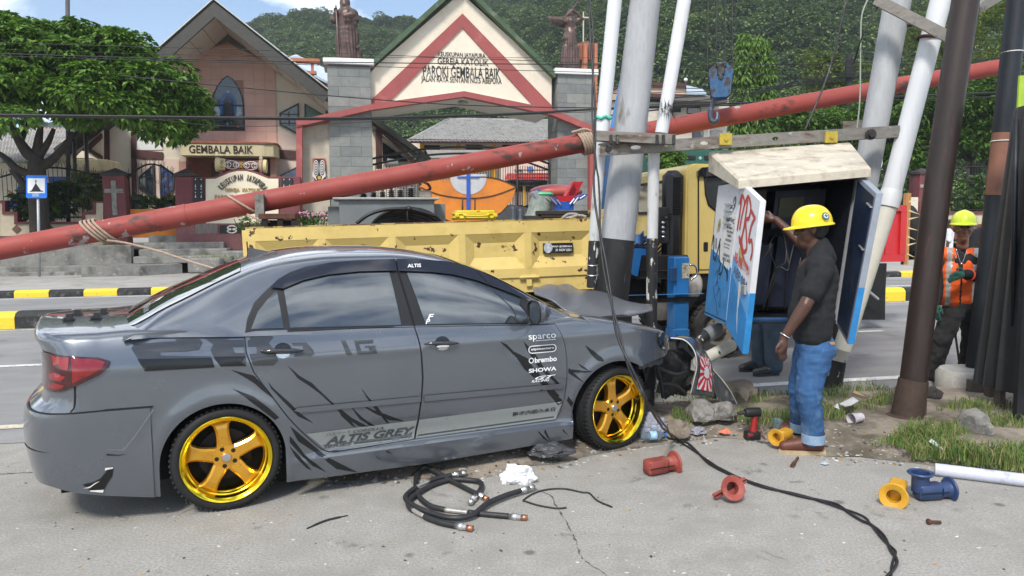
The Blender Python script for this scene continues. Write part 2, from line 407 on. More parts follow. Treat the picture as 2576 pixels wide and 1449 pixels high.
# forecourt slope behind the retaining wall, up to the church fence
struct(terrace('grass_bank',-40,GR(345,690).x-.3,25.15,27.6,.95,GRASSG))
struct(terrace('grass_bank',-3.6,3.2,24.25,27.6,.62,GRASSG))
struct(terrace('church_yard',-45,60,27.6,60,.80,mat('yard_paving',(.30,.28,.25),.9,var=.2,scale=1)))
struct(terrace('driveway',3.2,11,24.25,27.65,.45,mat('driveway_concrete',(.30,.29,.27),.9,var=.2,scale=1.2)))
struct(terrace('grass_bank',11,60,24.9,27.6,.75,GRASSG))
def wall_box(name,label,s0,s1,p0,p1,z0,z1,m,cat='wall',bev=.02,top=None):
 b=MB();b.box(s0,s1,p0,p1,z0,z1,bev=bev);return tag(b.build(name,m,base=((s0+s1)/2,(p0+p1)/2,z0),frame=ROADM),label,cat)
_sl=PR(325,680,24.6).x;_sr=PR(410,690,24.6).x
wall_box('retaining_wall','stained grey concrete retaining wall of the grass bank below the blue sign',-40,_sl,24.9,25.2,.1,1.02,CONC2)
st=thing('plinth_steps','two long low concrete steps at the foot of the stained retaining wall','steps',(-20,24.5,.1),ROADM)
for i,(a,z) in enumerate(((24.3,.26),(24.6,.42))):
 b=MB();b.box(-40,_sl-.4-i*.05,a,24.9-i*.002,.12,z,bev=.02);b.build('step',CONC2,st)
st=thing('concrete_steps','broad broken concrete steps leading up to the fenced church gate','steps',(_sr,24.3,.1),ROADM)
a0,a1=PR(212,700,23.6).x,PR(402,690,23.6).x
b=MB();b.prism([(a0,23.4),(a1-.5,23.4),(a1+.5,24.2),(a1+.1,25.1),(a0,25.1)],.12,.44,axis='Z');b.build('landing',CONC2,st)
for i,(p0,z0,z1,e) in enumerate(((24.7,.44,.66,.0),(25.3,.6,.86,-.25),(25.9,.84,1.06,-.45),(26.5,1.0,1.28,-.5))):
 b=MB();b.box(_sl+.1,_sl+3.0+e,p0,27.0,z0,z1,bev=.02);b.build('step',CONC2,st)
wall_box('concrete_block','weathered loose concrete block on the grass below the drum sign',PR(478,690,24.3).x,PR(562,690,24.3).x,24.0,24.5,.15,.62,CONC2,'block',.05)
wall_box('concrete_block','mossy concrete kerb fragment behind the yellow truck tail',PR(560,690,24.9).x,PR(680,690,24.9).x,24.8,25.2,.2,.80,CONC2,'block',.05)
# ---------------------------------------------------------------- sedan: body surface (metres, x forward from rear axle, y to the left, z up)
CAR_O=Vector((-1.9825,4.8843,0));CAR_H=R(24.55)
CARM=Matrix.Translation(CAR_O) @ Matrix.Rotation(CAR_H,4,'Z')
_W0=[(-.62,.815),(-.3,.842),(0,.852),(.5,.855),(2.2,.855),(2.7,.853),(2.9,.83),(3.05,.785),(3.13,.73),(3.2,.66)]
_WZ=[(.08,-.03),(.14,-.012),(.24,-.002),(.262,-.03),(.30,-.036),(.42,-.014),(.6,0),(.8,-.004),(.9,-.014),(.97,-.034),(1.03,-.062),(1.08,-.09)]
_WZ2=[(.08,-.04),(.2,-.022),(.3,-.014),(.5,-.004),(.6,0),(.8,-.004),(.9,-.014),(.97,-.034),(1.03,-.062),(1.08,-.09)]
def car_ztop(x):return smoothi(x,[(-.62,1.05),(-.45,1.058),(.13,1.034),(.57,1.018),(1.1,.998),(1.6,.976),(2.0,.958),(2.27,.968),(2.4,.952),(2.65,.91),(3.0,.83),(3.2,.775)])
def car_W(x,z):
 a=smoothi(z,_WZ);b=smoothi(z,_WZ2)
 k=min(1,max(0,(x-.33)/.25))*min(1,max(0,(2.33-x)/.12))
 w=smoothi(x,_W0)+b+(a-b)*k
 for cx,cz,r in ((-.01,.295,.37),(2.618,.295,.39)):
  d=math.hypot(x-cx,z-cz);w+=.012*math.exp(-((d-r)/.045) ** 2)
 # waist crease
 w+=.006*math.exp(-((z-.86-.03*(x<0)*-x)/.03) ** 2)
 return w
_ub=[(-.5,.715),(-.2,.775),(.1,.80),(1,.805),(1.8,.795),(2.1,.77),(2.36,.73)]
_ur=[(-.5,.665),(-.2,.625),(.2,.585),(.6,.575),(1.3,.58),(1.7,.605),(2.1,.66),(2.36,.70)]
_zr=[(-.5,1.05),(-.45,1.066),(-.295,1.150),(-.142,1.222),(.03,1.302),(.226,1.378),(.4,1.42),(.7,1.443),(1.0,1.440),(1.2,1.425),(1.46,1.372),(1.72,1.285),(1.92,1.185),(2.13,1.07),(2.36,.965)]
_zc=[(-.5,1.095),(-.3,1.205),(-.14,1.272),(.03,1.345),(.23,1.42),(.45,1.47),(.7,1.488),(1.0,1.484),(1.2,1.468),(1.46,1.42),(1.72,1.335),(1.92,1.24),(2.13,1.125),(2.36,1.0)]
def car_zb(x):return car_ztop(x)-.004
def car_up(x,z):
 zb,zr=car_zb(x),smoothi(x,_zr);t=(z-zb)/max(.02,zr-zb)
 return smoothi(x,_ub)+(smoothi(x,_ur)-smoothi(x,_ub))*t+.018*math.sin(math.pi*min(1.15,max(0,t)))
def car_top(x,y):
 zr,zc,wr=smoothi(x,_zr),smoothi(x,_zc),smoothi(x,_ur);t=min(1.1,abs(y)/wr)
 return zc-(zc-zr)*(t ** 2.4)
def S_low(x,z):return Vector((x,-car_W(x,z),z))
def S_up(x,z):return Vector((x,-car_up(x,z),z))
def S_top(x,y):return Vector((x,y,car_top(x,y)))
# ---------------------------------------------------------------- sedan: build
def conform(name,poly,surf,off,m,parent,step=.06,smooth_edge=True,holes=None,thick=0.0):
 """panel cut to a 2-D outline and laid on the body surface, off metres proud of it"""
 vs,fs=conform_vf(poly,surf,off,step,holes)
 return setn(obj(name,vs[0],fs,m,parent,True,fix=False),vs[1])
def surf_n(surf,a,b,e=.004):
 p=surf(a,b);n=(surf(a+e,b)-surf(a-e,b)).cross(surf(a,b+e)-surf(a,b-e)).normalized()
 ref=Vector((0,-1,.6)) if surf is not S_top else Vector((0,0,1))
 return p,(n if n.dot(ref)>0 else-n)
def conform_vf(poly,surf,off,step=.06,holes=None):
 pts=resample([Vector((p[0],p[1])) for p in poly],step*.7);loops=[pts]
 for h in holes or []:loops.append(resample([Vector((p[0],p[1])) for p in h],step*.7))
 allp=[];ed=[]
 for lp in loops:
  s=len(allp);allp+=lp;ed+=[(s+i,s+(i+1)%len(lp)) for i in range(len(lp))]
 xs=[p.x for p in pts];ys=[p.y for p in pts]
 a=min(xs)+step*.5
 while a<max(xs):
  b=min(ys)+step*.5
  while b<max(ys):
   if inpoly(a,b,pts) and not any(inpoly(a,b,l) for l in loops[1:]):
    if min((Vector((a,b))-q).length for q in allp[:sum(map(len,loops))])>step*.35:allp.append(Vector((a,b)))
   b+=step
  a+=step
 V,E_,F_,*_=delaunay_2d_cdt(allp,ed,[],0,1e-6)
 fs=[]
 for t in F_:
  c=(V[t[0]]+V[t[1]]+V[t[2]])/3
  if inpoly(c.x,c.y,pts) and not any(inpoly(c.x,c.y,l) for l in loops[1:]):fs.append(tuple(t))
 vs=[];ns=[]
 for p in V:
  q,n=surf_n(surf,p.x,p.y);vs.append(q+n*off);ns.append(n)
 out=[]
 for t in fs:
  n=(vs[t[1]]-vs[t[0]]).cross(vs[t[2]]-vs[t[0]]);out.append(t if n.dot(ns[t[0]])>0 else tuple(reversed(t)))
 return (vs,ns),out
def setn(o,ns):
 me=o.data
 if len(me.vertices)==len(ns):me.normals_split_custom_set_from_vertices([tuple(n) for n in ns])
 return o
def decal_text(name,body,x0,x1,z0,z1,m,parent,off=.0098,slope=0.,mirror=False,surf=None,**k):
 surf=surf or S_low
 vs,fs=fit_text(body,x0,x1,0,z1-z0,**k);vv=[];nn=[]
 for v in vs:
  x=(x0+x1-v.x) if mirror else v.x
  q,n=surf_n(surf,x,z0+v.y+slope*(x-x0));vv.append(q+n*off);nn.append(n)
 return setn(obj(name,vv,fs,m,parent,True,fix=False),nn)
PAINT=mat('grey_car_paint',(.135,.150,.172),.24,.62,var=.04,scale=2,coat=1.0,spec=.55,rvar=.04)
PAINT2=mat('grey_sill_paint',(.10,.108,.12),.36,0,var=.05,scale=3,coat=.5,col2=(.16,.155,.14),lo=.62,hi=.8,scale2=6)
GLOSSB=mat('gloss_black_vinyl',(.006,.007,.009),.25,0,var=0,coat=.2,rvar=0)
GREYB=mat('dark_grey_sheen_vinyl',(.030,.033,.038),.22,0,var=0,coat=.7,rvar=0)  # on the numerals this grey is reflection put into the vinyl colour
GAPB=mat('panel_gap',(.004,.004,.004),.8,var=0,rvar=0)
TRIMB=mat('black_trim',(.012,.012,.013),.38,var=.1,rvar=.05)
GLASS=mat('tinted_glass',(.115,.13,.14),.05,.75,var=.12,scale=1.5,coat=1,rvar=0)
VISOR=mat('smoked_visor',(.03,.03,.036),.06,.5,var=0,spec=.7,coat=1,rvar=0)
GOLD=mat('gold_spoke_paint',(.70,.35,.025),.30,.7,var=.06,coat=.8,rvar=.06)
GOLDLIP=mat('polished_gold_lip',(.83,.60,.03),.16,1,var=.05,rvar=.05)
RUBBER=mat('tyre_rubber',(.012,.012,.012),.72,var=.25,scale=9,bump=.15,bscale=90)
RED=mat('tail_lamp_red',(.20,.005,.007),.08,var=.1,coat=1,rvar=0)
REDD=mat('tail_lamp_dark_red',(.045,.003,.004),.1,var=.1,coat=1,rvar=0)
REDL=mat('tail_lamp_bright',(.24,.010,.012),.1,var=.1,coat=1,rvar=0)
STRIPE=mat('pale_stripe_vinyl',(.21,.225,.22),.35,var=.06,coat=.4)
STRIPED=mat('stripe_lettering',(.045,.052,.055),.35,var=0,coat=.3)
WHITEV=mat('white_vinyl',(.75,.76,.77),.4,var=0)
CHROME=mat('chrome_metal',(.6,.6,.6),.15,1,var=0)
DARKU=mat('dark_underbody',(.006,.006,.006),.9,var=.3)
CARBON=mat('carbon_handle',(.02,.021,.024),.25,var=.3,scale=160,coat=1)
SCRAPE=mat('bare_torn_edge',(.62,.60,.56),.6,var=.25)
car=thing('sedan','grey lowered sedan with gold five spoke wheels and crumpled nose','car',(0,0,0),CARM)
def car_zbot(x):
 z=interp(x,[(-1.1,.26),(-.9,.25),(-.69,.19),(-.42,.14),(-.35,.135),(.33,.115),(1.2,.105),(2.14,.13),(2.26,.135),(2.84,.61),(3.0,.615),(3.2,.66)])
 for cx,r in ((-.012,.337),(2.612,.362)):
  d=r*r-(x-cx) ** 2
  if d>0:z=max(z,.295+math.sqrt(d))
 if x>2.84:z=max(z,.61+(x-2.84)*.12)
 return z
def rear_wrap(phi,z,base_x=-.62,off=0.0):
 L=smoothi(z,[(.15,.35),(.3,.40),(.5,.425),(.63,.41),(.655,.39),(.68,.335),(.75,.318),(.9,.31),(.98,.33),(1.03,.36),(1.07,.345)])
 e=.62;w=car_W(base_x,z)
 return Vector((base_x-(L+off)*math.sin(phi) ** e,-(w+off)*math.cos(phi) ** e,z))
def side_cols():
 xs=set()
 x=-.62
 while x<3.17:xs.add(round(x,4));x+=.03
 for cx,r in ((-.012,.337),(2.612,.362)):
  for k in range(0,91,6):xs.add(round(cx+r*math.cos(R(k)),4));xs.add(round(cx-r*math.cos(R(k)),4))
  for s in (-1,1):xs.add(round(cx+s*(r+.0015),4))
 xs.add(3.16)
 return sorted(x for x in xs if x <= 3.16)
def shell(zlist_fn,cols,wraps,off=0.0,mirror=True):
 """grid of half-body columns: wraps = angles of the rear corner, cols = x stations"""
 rows=[]
 for ph in wraps:
  rows.append([rear_wrap(ph,z,off=off) for z in zlist_fn(rear_wrap(ph,.5).x)])
 for x in cols:rows.append([Vector((x,-(car_W(x,z)+off),z)) for z in zlist_fn(x)])
 return rows
def zl_body(x):
 xx=max(x,-.62);zb=car_zbot(x);zt=car_ztop(xx)
 if x<-.62:zb=max(zb,.30)
 low=[.10,.125,.15,.18,.21,.24,.252,.262,.275,.30,.34,.38,.42,.47,.52,.57,.60]
 up=[.60+(zt-.60)*k for k in (.06,.12,.2,.3,.4,.5,.58,.65,.72,.79,.86,.93,1.0)]
 return [max(zb,z) for z in low+up]
wr=[R(90)*k/12 for k in range(12,0,-1)]
rows=shell(zl_body,side_cols(),wr)
body=MB();
for sgn in (1,-1):
 body.grid([[Vector((p.x,p.y*sgn,p.z)) for p in r] for r in rows])
# shoulders and boot deck: from the shoulder line over to the other side
def deck_row(xe,pe):
 out=[];n=16
 for k in range(n+1):
  t=-1+2*k/n;y=abs(pe.y)*math.copysign(abs(t),t)
  crown=.045*(1-abs(t) ** 2.2)
  out.append(Vector((pe.x,y,pe.z+crown)))
 return out
tops=[r[-1] for r in rows]
body.grid([deck_row(p.x,p) for p in tops if p.x<.25])
body.grid([deck_row(p.x,p) for p in tops if 1.9<p.x<2.42])
# fender tops (narrow strip inward of the shoulder, ahead of the screen)
for sgn in (1,-1):
 body.grid([[Vector((p.x,sgn*(abs(p.y)-k*.045)*-1,p.z+.028*math.sin(k*.55))) for k in range(4)] for p in tops if p.x>2.36])
# upper shell
ux=[-.5+2.86*k/64 for k in range(65)]
for sgn in (1,-1):
 rws=[]
 for x in ux:
  zb,zr,wrr=car_zb(x),smoothi(x,_zr),smoothi(x,_ur);r_=[]
  zs=zb-.03
  for k in range(9):
   z=zs+(zr-.035-zs)*k/8;r_.append(Vector((x,-car_up(x,z)*sgn,z)))
  a=Vector((x,-car_up(x,zr-.035),zr-.035));ytop=max(.05,wrr-.10);b=Vector((x,-ytop,car_top(x,ytop)));c=Vector((x,-(wrr+.004),zr+.0))
  for k in range(1,7):
   t=k/6;q=a*(1-t) ** 2+c*(2*t*(1-t))+b*t*t;r_.append(Vector((q.x,q.y*sgn,q.z)))
  for k in range(1,9):y=ytop*(1-k/8);r_.append(Vector((x,-y*sgn,car_top(x,y))))
  rws.append(r_)
 body.grid(rws)
bo=body.build('body',PAINT,car,38)
_bm=bmesh.new();_bm.from_mesh(bo.data);bmesh.ops.remove_doubles(_bm,verts=_bm.verts,dist=.0004);bmesh.ops.recalc_face_normals(_bm,faces=_bm.faces);_bm.to_mesh(bo.data);_bm.free()
u=MB();u.box(-.85,2.9,-.60,.60,.16,.93);u.box(2.9,3.15,-.55,.55,.2,.80)
u.build('underbody',DARKU,car)
# rear bumper, proud of the body
def zl_bump(x):
 zb=car_zbot(x);return [max(zb,z) for z in (.13,.16,.2,.24,.28,.33,.38,.42,.435,.45,.5,.56,.6,.63,.645)]
bcols=[x for x in side_cols() if x <=-.352]
br=shell(zl_bump,bcols,wr,off=.009);bb=MB()
for sgn in (1,-1):bb.grid([[Vector((p.x,p.y*sgn,p.z)) for p in r] for r in br]);
top=[r[-1] for r in br]
for sgn in (1,-1):bb.grid([[Vector((p.x,p.y*sgn,p.z)),Vector((p.x+(.05 if p.x<-.8 else 0),(abs(p.y)-.03)*math.copysign(1,p.y)*sgn,p.z+.006))] for p in top])
bmo=bb.build('rear_bumper',PAINT,car,45)
conform('torn_hole',[(-.723,.258),(-.678,.261),(-.637,.279),(-.607,.315),(-.611,.333),(-.571,.331),(-.579,.285),(-.604,.247),(-.63,.202),(-.691,.219),(-.701,.241)],S_low,.012,DARKU,bmo,.02)
for k,pl in enumerate([[(-.72,.238),(-.69,.244),(-.66,.262),(-.64,.267),(-.66,.256),(-.69,.236)],[(-.612,.322),(-.611,.337),(-.571,.336),(-.575,.328),(-.60,.326)],[(-.63,.20),(-.625,.215),(-.69,.222),(-.69,.216)]]):
 conform('torn_edge',pl,S_low,.015,SCRAPE,bmo,.02)
conform('crease_highlight_strip',[(-.60,.439),(-.52,.430),(-.464,.498),(-.366,.638),(-.358,.638),(-.456,.494),(-.515,.422),(-.60,.433)],S_low,.0115,mat('crease_highlight_paint',(.13,.14,.155),.3,var=0,coat=1),bmo,.03)  # highlight along the crease painted on as a flat strip
conform('bumper_crack',[(-.60,.412),(-.54,.40),(-.50,.402),(-.54,.396),(-.60,.404)],S_low,.0117,DARKU,bmo,.03)
conform('bumper_gap',[(-.60,.640),(-.375,.640),(-.36,.655),(-.60,.656)],S_low,.004,GAPB,car,.05)
# doors: dark gap panel below, painted panel above, windows as sub-parts
rd=[(.125,1.012),(.129,.906),(.163,.80),(.208,.725),(.245,.67),(.30,.58),(.347,.508),(.40,.44),(.446,.387),(.50,.325),(.54,.286),(.575,.268),(.619,.262),(1.110,.274),(1.13,.388),(1.151,.548),(1.160,.671),(1.156,.816),(1.144,.905),(1.126,.986),(.573,1.006),(.30,1.014)]
fd=[(1.134,.986),(1.153,.905),(1.166,.816),(1.171,.671),(1.161,.548),(1.141,.388),(1.121,.274),(2.126,.280),(2.158,.325),(2.183,.428),(2.197,.591),(2.196,.699),(2.182,.807),(2.152,.888),(2.118,.945),(1.983,.946),(1.6,.966)]
def grow(poly,d):
 c=[Vector(p) for p in poly];n=len(c);out=[]
 A=sum(c[i].x*c[(i+1)%n].y-c[(i+1)%n].x*c[i].y for i in range(n));s=1 if A>0 else-1
 for i in range(n):
  e1=(c[i]-c[i-1]).normalized();e2=(c[(i+1)%n]-c[i]).normalized();nn=Vector(((e1+e2).y,-(e1+e2).x));nn=nn.normalized() if nn.length>1e-6 else Vector((e1.y,-e1.x));out.append(c[i]+nn*d*s)
 return out
conform('door_gap',grow(rd,.006),S_low,.0022,GAPB,car);conform('door_gap',grow(fd,.006),S_low,.0022,GAPB,car)
rdo=conform('rear_door',rd,S_low,.0048,PAINT,car,.05);fdo=conform('front_door',fd,S_low,.0048,PAINT,car,.05)
dlo=[(.126,1.02),(.142,1.09),(.189,1.181),(.241,1.228),(.306,1.282),(.403,1.334),(.51,1.367),(.672,1.389),(.861,1.397),(1.067,1.399),(1.246,1.392),(1.431,1.371),(1.553,1.342),(1.674,1.291),(1.817,1.212),(1.982,1.106),(2.06,1.05),(2.10,.99),(2.10,.95),(1.983,.953),(1.595,.972),(1.203,.993),(1.048,.998),(.573,1.016),(.175,1.026)]
conform('window_surround',dlo,S_up,.0045,TRIMB,car,.05)
conform('quarter_glass',[(.160,1.036),(.205,1.13),(.27,1.20),(.322,1.245),(.340,1.03)],S_up,.008,GLASS,rdo,.05)
conform('window_glass',[(.362,1.250),(.49,1.292),(.64,1.32),(.827,1.33),(1.019,1.326),(1.048,1.004),(.573,1.022),(.376,1.030)],S_up,.008,GLASS,rdo,.05)
conform('window_glass',[(1.132,1.325),(1.289,1.316),(1.447,1.292),(1.605,1.248),(1.775,1.18),(1.969,1.096),(2.03,1.03),(2.045,.955),(1.595,.979),(1.207,1.0)],S_up,.008,GLASS,fdo,.05)
conform('shut_line',[(1.073,1.331),(1.083,1.331),(1.138,.99),(1.128,.99)],S_up,.0095,GAPB,car,.05)
conform('sill_strip',[(.36,1.018),(1.0,1.0),(1.0,.994),(.36,1.011)],S_up,.0098,TRIMB,rdo,.05)  # black trim strip along the rear door window sill
conform('rain_visor',[(.285,1.256),(.335,1.30),(.41,1.338),(.51,1.369),(.672,1.391),(.861,1.399),(1.067,1.401),(1.067,1.328),(1.026,1.329),(.828,1.331),(.631,1.318),(.48,1.290),(.358,1.246)],S_up,.022,VISOR,rdo,.05)
conform('rain_visor',[(1.078,1.401),(1.246,1.394),(1.431,1.373),(1.553,1.344),(1.674,1.293),(1.817,1.214),(1.985,1.108),(1.98,1.096),(1.778,1.178),(1.607,1.246),(1.449,1.289),(1.291,1.312),(1.136,1.323),(1.078,1.326)],S_up,.022,VISOR,fdo,.05)
decal_text('visor_lettering','ALTIS',1.14,1.235,1.343,1.365,WHITEV,fdo,.0235,surf=S_up,shear=.2,bold=.02)
decal_text('window_sticker','F',1.222,1.272,1.026,1.058,WHITEV,fdo,.0095,surf=S_up,shear=.35,bold=.02)
decal_text('window_sticker','P',1.206,1.240,.999,1.028,WHITEV,fdo,.0095,surf=S_up,shear=.35,bold=.02)
# screens
conform('rear_window',[(-.47,-.60),(-.44,-.615),(-.2,-.585),(.03,-.545),(.135,-.525),(.155,-.3),(.16,0),(.155,.3),(.135,.525),(.03,.545),(-.2,.585),(-.47,.60),(-.52,.3),(-.53,0),(-.52,-.3)],S_top,.004,GLASS,car,.07)
decal_text('rear_window_sticker','ALTIS GREY',-.40,-.37,-.48,-.25,mat('faded_white_vinyl',(.3,.33,.36),.4,var=0),car,.006,surf=S_top)
conform('windscreen',[(1.55,-.545),(1.75,-.565),(2.0,-.60),(2.2,-.63),(2.3,-.63),(2.34,-.3),(2.35,0),(2.34,.3),(2.3,.63),(2.2,.63),(2.0,.60),(1.75,.565),(1.55,.545),(1.49,.3),(1.47,0),(1.49,-.3)],S_top,.004,GLASS,car,.07)
fin=MB();fin.add([(.22,-.035,.0),(.22,.035,0),(.40,0,-.004),(.245,-.008,.065),(.245,.008,.065),(.235,-.02,.04),(.235,.02,.04)],[(0,2,3),(0,3,5),(1,4,2),(1,6,4),(3,2,4),(5,3,4,6),(0,5,6,1),(0,1,2)],M=Matrix.Translation((.22,0,1.416)) @ Matrix.Rotation(R(-11),4,'Y') @ Matrix.Translation((-.22,0,0)))
fin.build('roof_antenna',CARBON,car)
# boot fins and lettering
for (x,y) in ((-.80,-.30),(-.78,-.08),(-.66,-.30),(-.64,-.08)):
 f=MB();f.box(x-.03,x+.03,y-.035,y+.035,1.094,1.10);f.box(x-.012,x+.024,y-.035,y+.035,1.10,1.128,taper=.15);f.lathe([(.008,0),(.008,.006)],8,M=Matrix.Translation((x-.02,y,1.10)));f.build('boot_fin',TRIMB,car)
# mouldings
conform('side_moulding',[(.374,.552),(.399,.566),(1.148,.556),(1.148,.521),(.418,.533)],S_low,.016,PAINT,rdo,.03)
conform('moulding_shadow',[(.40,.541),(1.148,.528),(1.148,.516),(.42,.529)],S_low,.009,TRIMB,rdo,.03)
conform('side_moulding',[(1.172,.557),(2.148,.540),(2.172,.519),(2.15,.505),(1.172,.519)],S_low,.016,PAINT,fdo,.03)
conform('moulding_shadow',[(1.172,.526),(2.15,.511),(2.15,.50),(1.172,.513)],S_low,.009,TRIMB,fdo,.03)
# vinyl stripe
conform('stripe',[(.446,.398),(1.128,.4),(1.112,.281),(.555,.283)],S_low,.0062,STRIPE,rdo,.05)
conform('stripe',[(1.143,.4),(2.172,.409),(2.130,.284),(1.124,.282)],S_low,.0062,STRIPE,fdo,.05)
conform('stripe_line',[(.731,.302),(1.113,.300),(1.111,.287),(.725,.289)],S_low,.0068,STRIPED,rdo,.05)
conform('stripe_line',[(1.126,.300),(2.14,.307),(2.136,.295),(1.125,.287)],S_low,.0068,STRIPED,fdo,.05)
decal_text('stripe_lettering','ALTIS GREY',.555,1.118,.312,.362,STRIPED,rdo,shear=.35,bold=.03)
decal_text('stripe_lettering','COROLLA',.722,.912,.369,.387,STRIPED,rdo,shear=.3,bold=.01)
decal_text('stripe_lettering','パスワード',.562,.708,.368,.390,STRIPED,rdo)
decal_text('stripe_lettering','SERIES',.537,.718,.288,.305,STRIPED,rdo,shear=.3,bold=.02)
decal_text('stripe_lettering','日本の国内市場',1.795,2.118,.345,.376,STRIPED,fdo,mirror=True,bold=.004)
# numerals (reflection painted as grey above black) and slashes
two=[(-.5,1.034),(-.441,1.046),(-.274,1.05),(-.188,1.048),(-.134,1.03),(-.101,.981),(-.121,.944),(-.183,.939),(-.317,.943),(-.316,.925),(-.061,.903),(-.045,.842),(-.396,.848),(-.433,.927),(-.458,.972),(-.443,.994),(-.235,.996),(-.24,1.02),(-.454,1.015),(-.489,1.022)]
conform('number_decal',two,S_low,.0035,GREYB,car,.04)
conform('number_decal',[(-.43,.915),(-.058,.895),(-.045,.842),(-.396,.848)],S_low,.0042,GLOSSB,car,.04)  # black lower part, so the numeral's reflection fade is painted in
conform('number_decal',[(-.114,1.042),(-.026,1.046),(.118,1.036),(.121,.836),(-.014,.844),(-.043,.886),(-.062,.94),(-.045,.968),(-.093,1.006)],S_low,.0035,GREYB,car,.04,holes=[[(.021,1.016),(.117,1.010),(.117,.980),(.031,.985)],[(.055,.946),(.117,.942),(.117,.907),(.065,.911)]])
conform('number_decal',[(-.05,.90),(.121,.89),(.121,.836),(-.014,.844)],S_low,.0042,GLOSSB,car,.04)
conform('number_decal',[(.140,1.008),(.207,1.005),(.257,.998),(.279,.982),(.25,.953),(.287,.908),(.297,.853),(.27,.826),(.160,.834),(.142,.900),(.183,.900),(.183,.937),(.136,.940),(.138,.975),(.150,.977),(.15,1.0)],S_low,.0064,GREYB,rdo,.04)
for pl in ([(.379,.945),(.464,.94),(.496,.9),(.505,.874),(.483,.86),(.384,.866),(.40,.89),(.44,.89),(.44,.925),(.385,.928)],[(.665,.938),(.691,.937),(.726,.854),(.693,.854)],[(.743,.933),(.861,.931),(.859,.909),(.773,.91),(.782,.868),(.834,.867),(.827,.885),(.806,.886),(.804,.896),(.869,.895),(.881,.848),(.769,.85),(.758,.857)]):
 conform('number_decal',pl,S_low,.0064,GREYB,rdo,.04)
SL_R=[[(.348,.82),(.415,.751),(.484,.703),(.523,.657),(.593,.581),(.718,.462),(.816,.396),(.761,.406),(.676,.467),(.603,.553),(.532,.63),(.473,.683),(.404,.737)],
[(.774,.648),(.816,.584),(.87,.523),(.948,.403),(.931,.408),(.859,.502),(.805,.585)],[(.761,.546),(.87,.489),(1.049,.402),(.947,.423),(.859,.474)],[(.613,.563),(.676,.49),(.74,.403),(.718,.412),(.654,.481)],
[(.697,.553),(.783,.455),(.859,.394),(.826,.402),(.761,.452)],[(.235,.735),(.265,.693),(.35,.602),(.408,.532),(.488,.458),(.398,.512),(.33,.594),(.254,.69)]]
for pl in SL_R:conform('slash_decal',pl,S_low,.0066,GLOSSB,rdo,.05)
SL_Q=[[(.04,.82),(.162,.775),(.205,.722),(.26,.635),(.20,.690),(.16,.734),(.10,.78)],[(.04,.715),(.157,.655),(.231,.586),(.29,.52),(.267,.508),(.155,.615),(.10,.665)],[(.35,.46),(.43,.375),(.52,.28),(.545,.254),(.744,.117),(.615,.16),(.524,.248),(.394,.36)],
[(.347,.40),(.363,.38),(.433,.269),(.557,.146),(.471,.202),(.392,.298),(.347,.36)],[(.343,.34),(.402,.264),(.47,.171),(.44,.189),(.381,.26)],[(.824,.25),(.851,.216),(.901,.169),(.862,.203)],[(.903,.25),(.962,.206),(.929,.222)],[(1.039,.25),(1.07,.209),(1.048,.235)],
[(2.347,.788),(2.424,.734),(2.479,.69),(2.49,.665),(2.448,.670),(2.392,.723)],[(2.215,.64),(2.26,.595),(2.334,.525),(2.238,.588),(2.21,.61)],[(2.215,.630),(2.312,.615),(2.401,.603),(2.339,.596),(2.215,.612)],[(2.291,.664),(2.343,.633),(2.369,.608),(2.327,.624)],[(2.215,.44),(2.25,.395),(2.24,.361),(2.205,.41)],
[(1.954,.25),(1.999,.208),(2.064,.14),(2.016,.171)],[(2.015,.252),(2.036,.224),(2.078,.14),(2.029,.204)],[(2.162,.252),(2.178,.207),(2.217,.16),(2.171,.2)]]
for pl in SL_Q:conform('slash_decal',pl,S_low,.0040,GLOSSB,car,.05)
for pl in ([(1.696,.861),(1.746,.84),(1.797,.789),(1.9,.733),(1.938,.671),(2.142,.455),(2.119,.414),(2.005,.544),(1.873,.664),(1.822,.74),(1.759,.803)],[(1.868,.854),(1.953,.765),(2.018,.664),(2.138,.543),(2.139,.518),(1.978,.667),(1.901,.781)],[(2.046,.49),(2.14,.385),(2.175,.40),(2.16,.43),(2.095,.46)]):
 conform('slash_decal',pl,S_low,.0064,GLOSSB,fdo,.05)
def ring_path(x0,x1,z0,z1,n=6):
 r=(z1-z0)/2;out=[]
 for k in range(n+1):a=-math.pi/2+math.pi*k/n;out.append((x1-r+r*math.cos(a),z0+r+r*math.sin(a)))
 for k in range(n+1):a=math.pi/2+math.pi*k/n;out.append((x0+r+r*math.cos(a),z0+r+r*math.sin(a)))
 return out
def outlined(body,x0,x1,z0,z1,**k):
 decal_text('sponsor_sticker',body,x0,x1,z0,z1,WHITEV,fdo,.0095,**k)
outlined('sparco',1.907,2.113,.845,.885,bold=.01)
decal_text('sponsor_sticker','_',1.96,2.112,.846,.850,WHITEV,fdo,.0072)
rp=ring_path(1.905,2.118,.762,.816);rp2=ring_path(1.911,2.112,.768,.810)
conform('sponsor_sticker',rp,S_low,.0069,WHITEV,fdo,.03,holes=[rp2]);conform('sponsor_sticker',rp2,S_low,.0066,GREYB,fdo,.03)
decal_text('sponsor_sticker','alpinestars',1.925,2.100,.780,.799,WHITEV,fdo,.0072,bold=.02)
outlined('brembo',1.95,2.118,.698,.734,bold=.03)
c1=[(1.926+.019*math.cos(a*.5236),.716+.019*math.sin(a*.5236)) for a in range(12)];c0=[(1.926+.013*math.cos(a*.5236),.716+.013*math.sin(a*.5236)) for a in range(12)]
conform('sponsor_sticker',c1,S_low,.0069,WHITEV,fdo,.03,holes=[c0]);conform('sponsor_sticker',c0,S_low,.0066,GLOSSB,fdo,.03)
outlined('SHOWA',1.905,2.114,.634,.662,bold=.03)
outlined('GT',1.95,2.11,.584,.606,bold=.03,shear=.5);outlined('RACING',1.925,2.06,.566,.583,bold=.02,shear=.3)
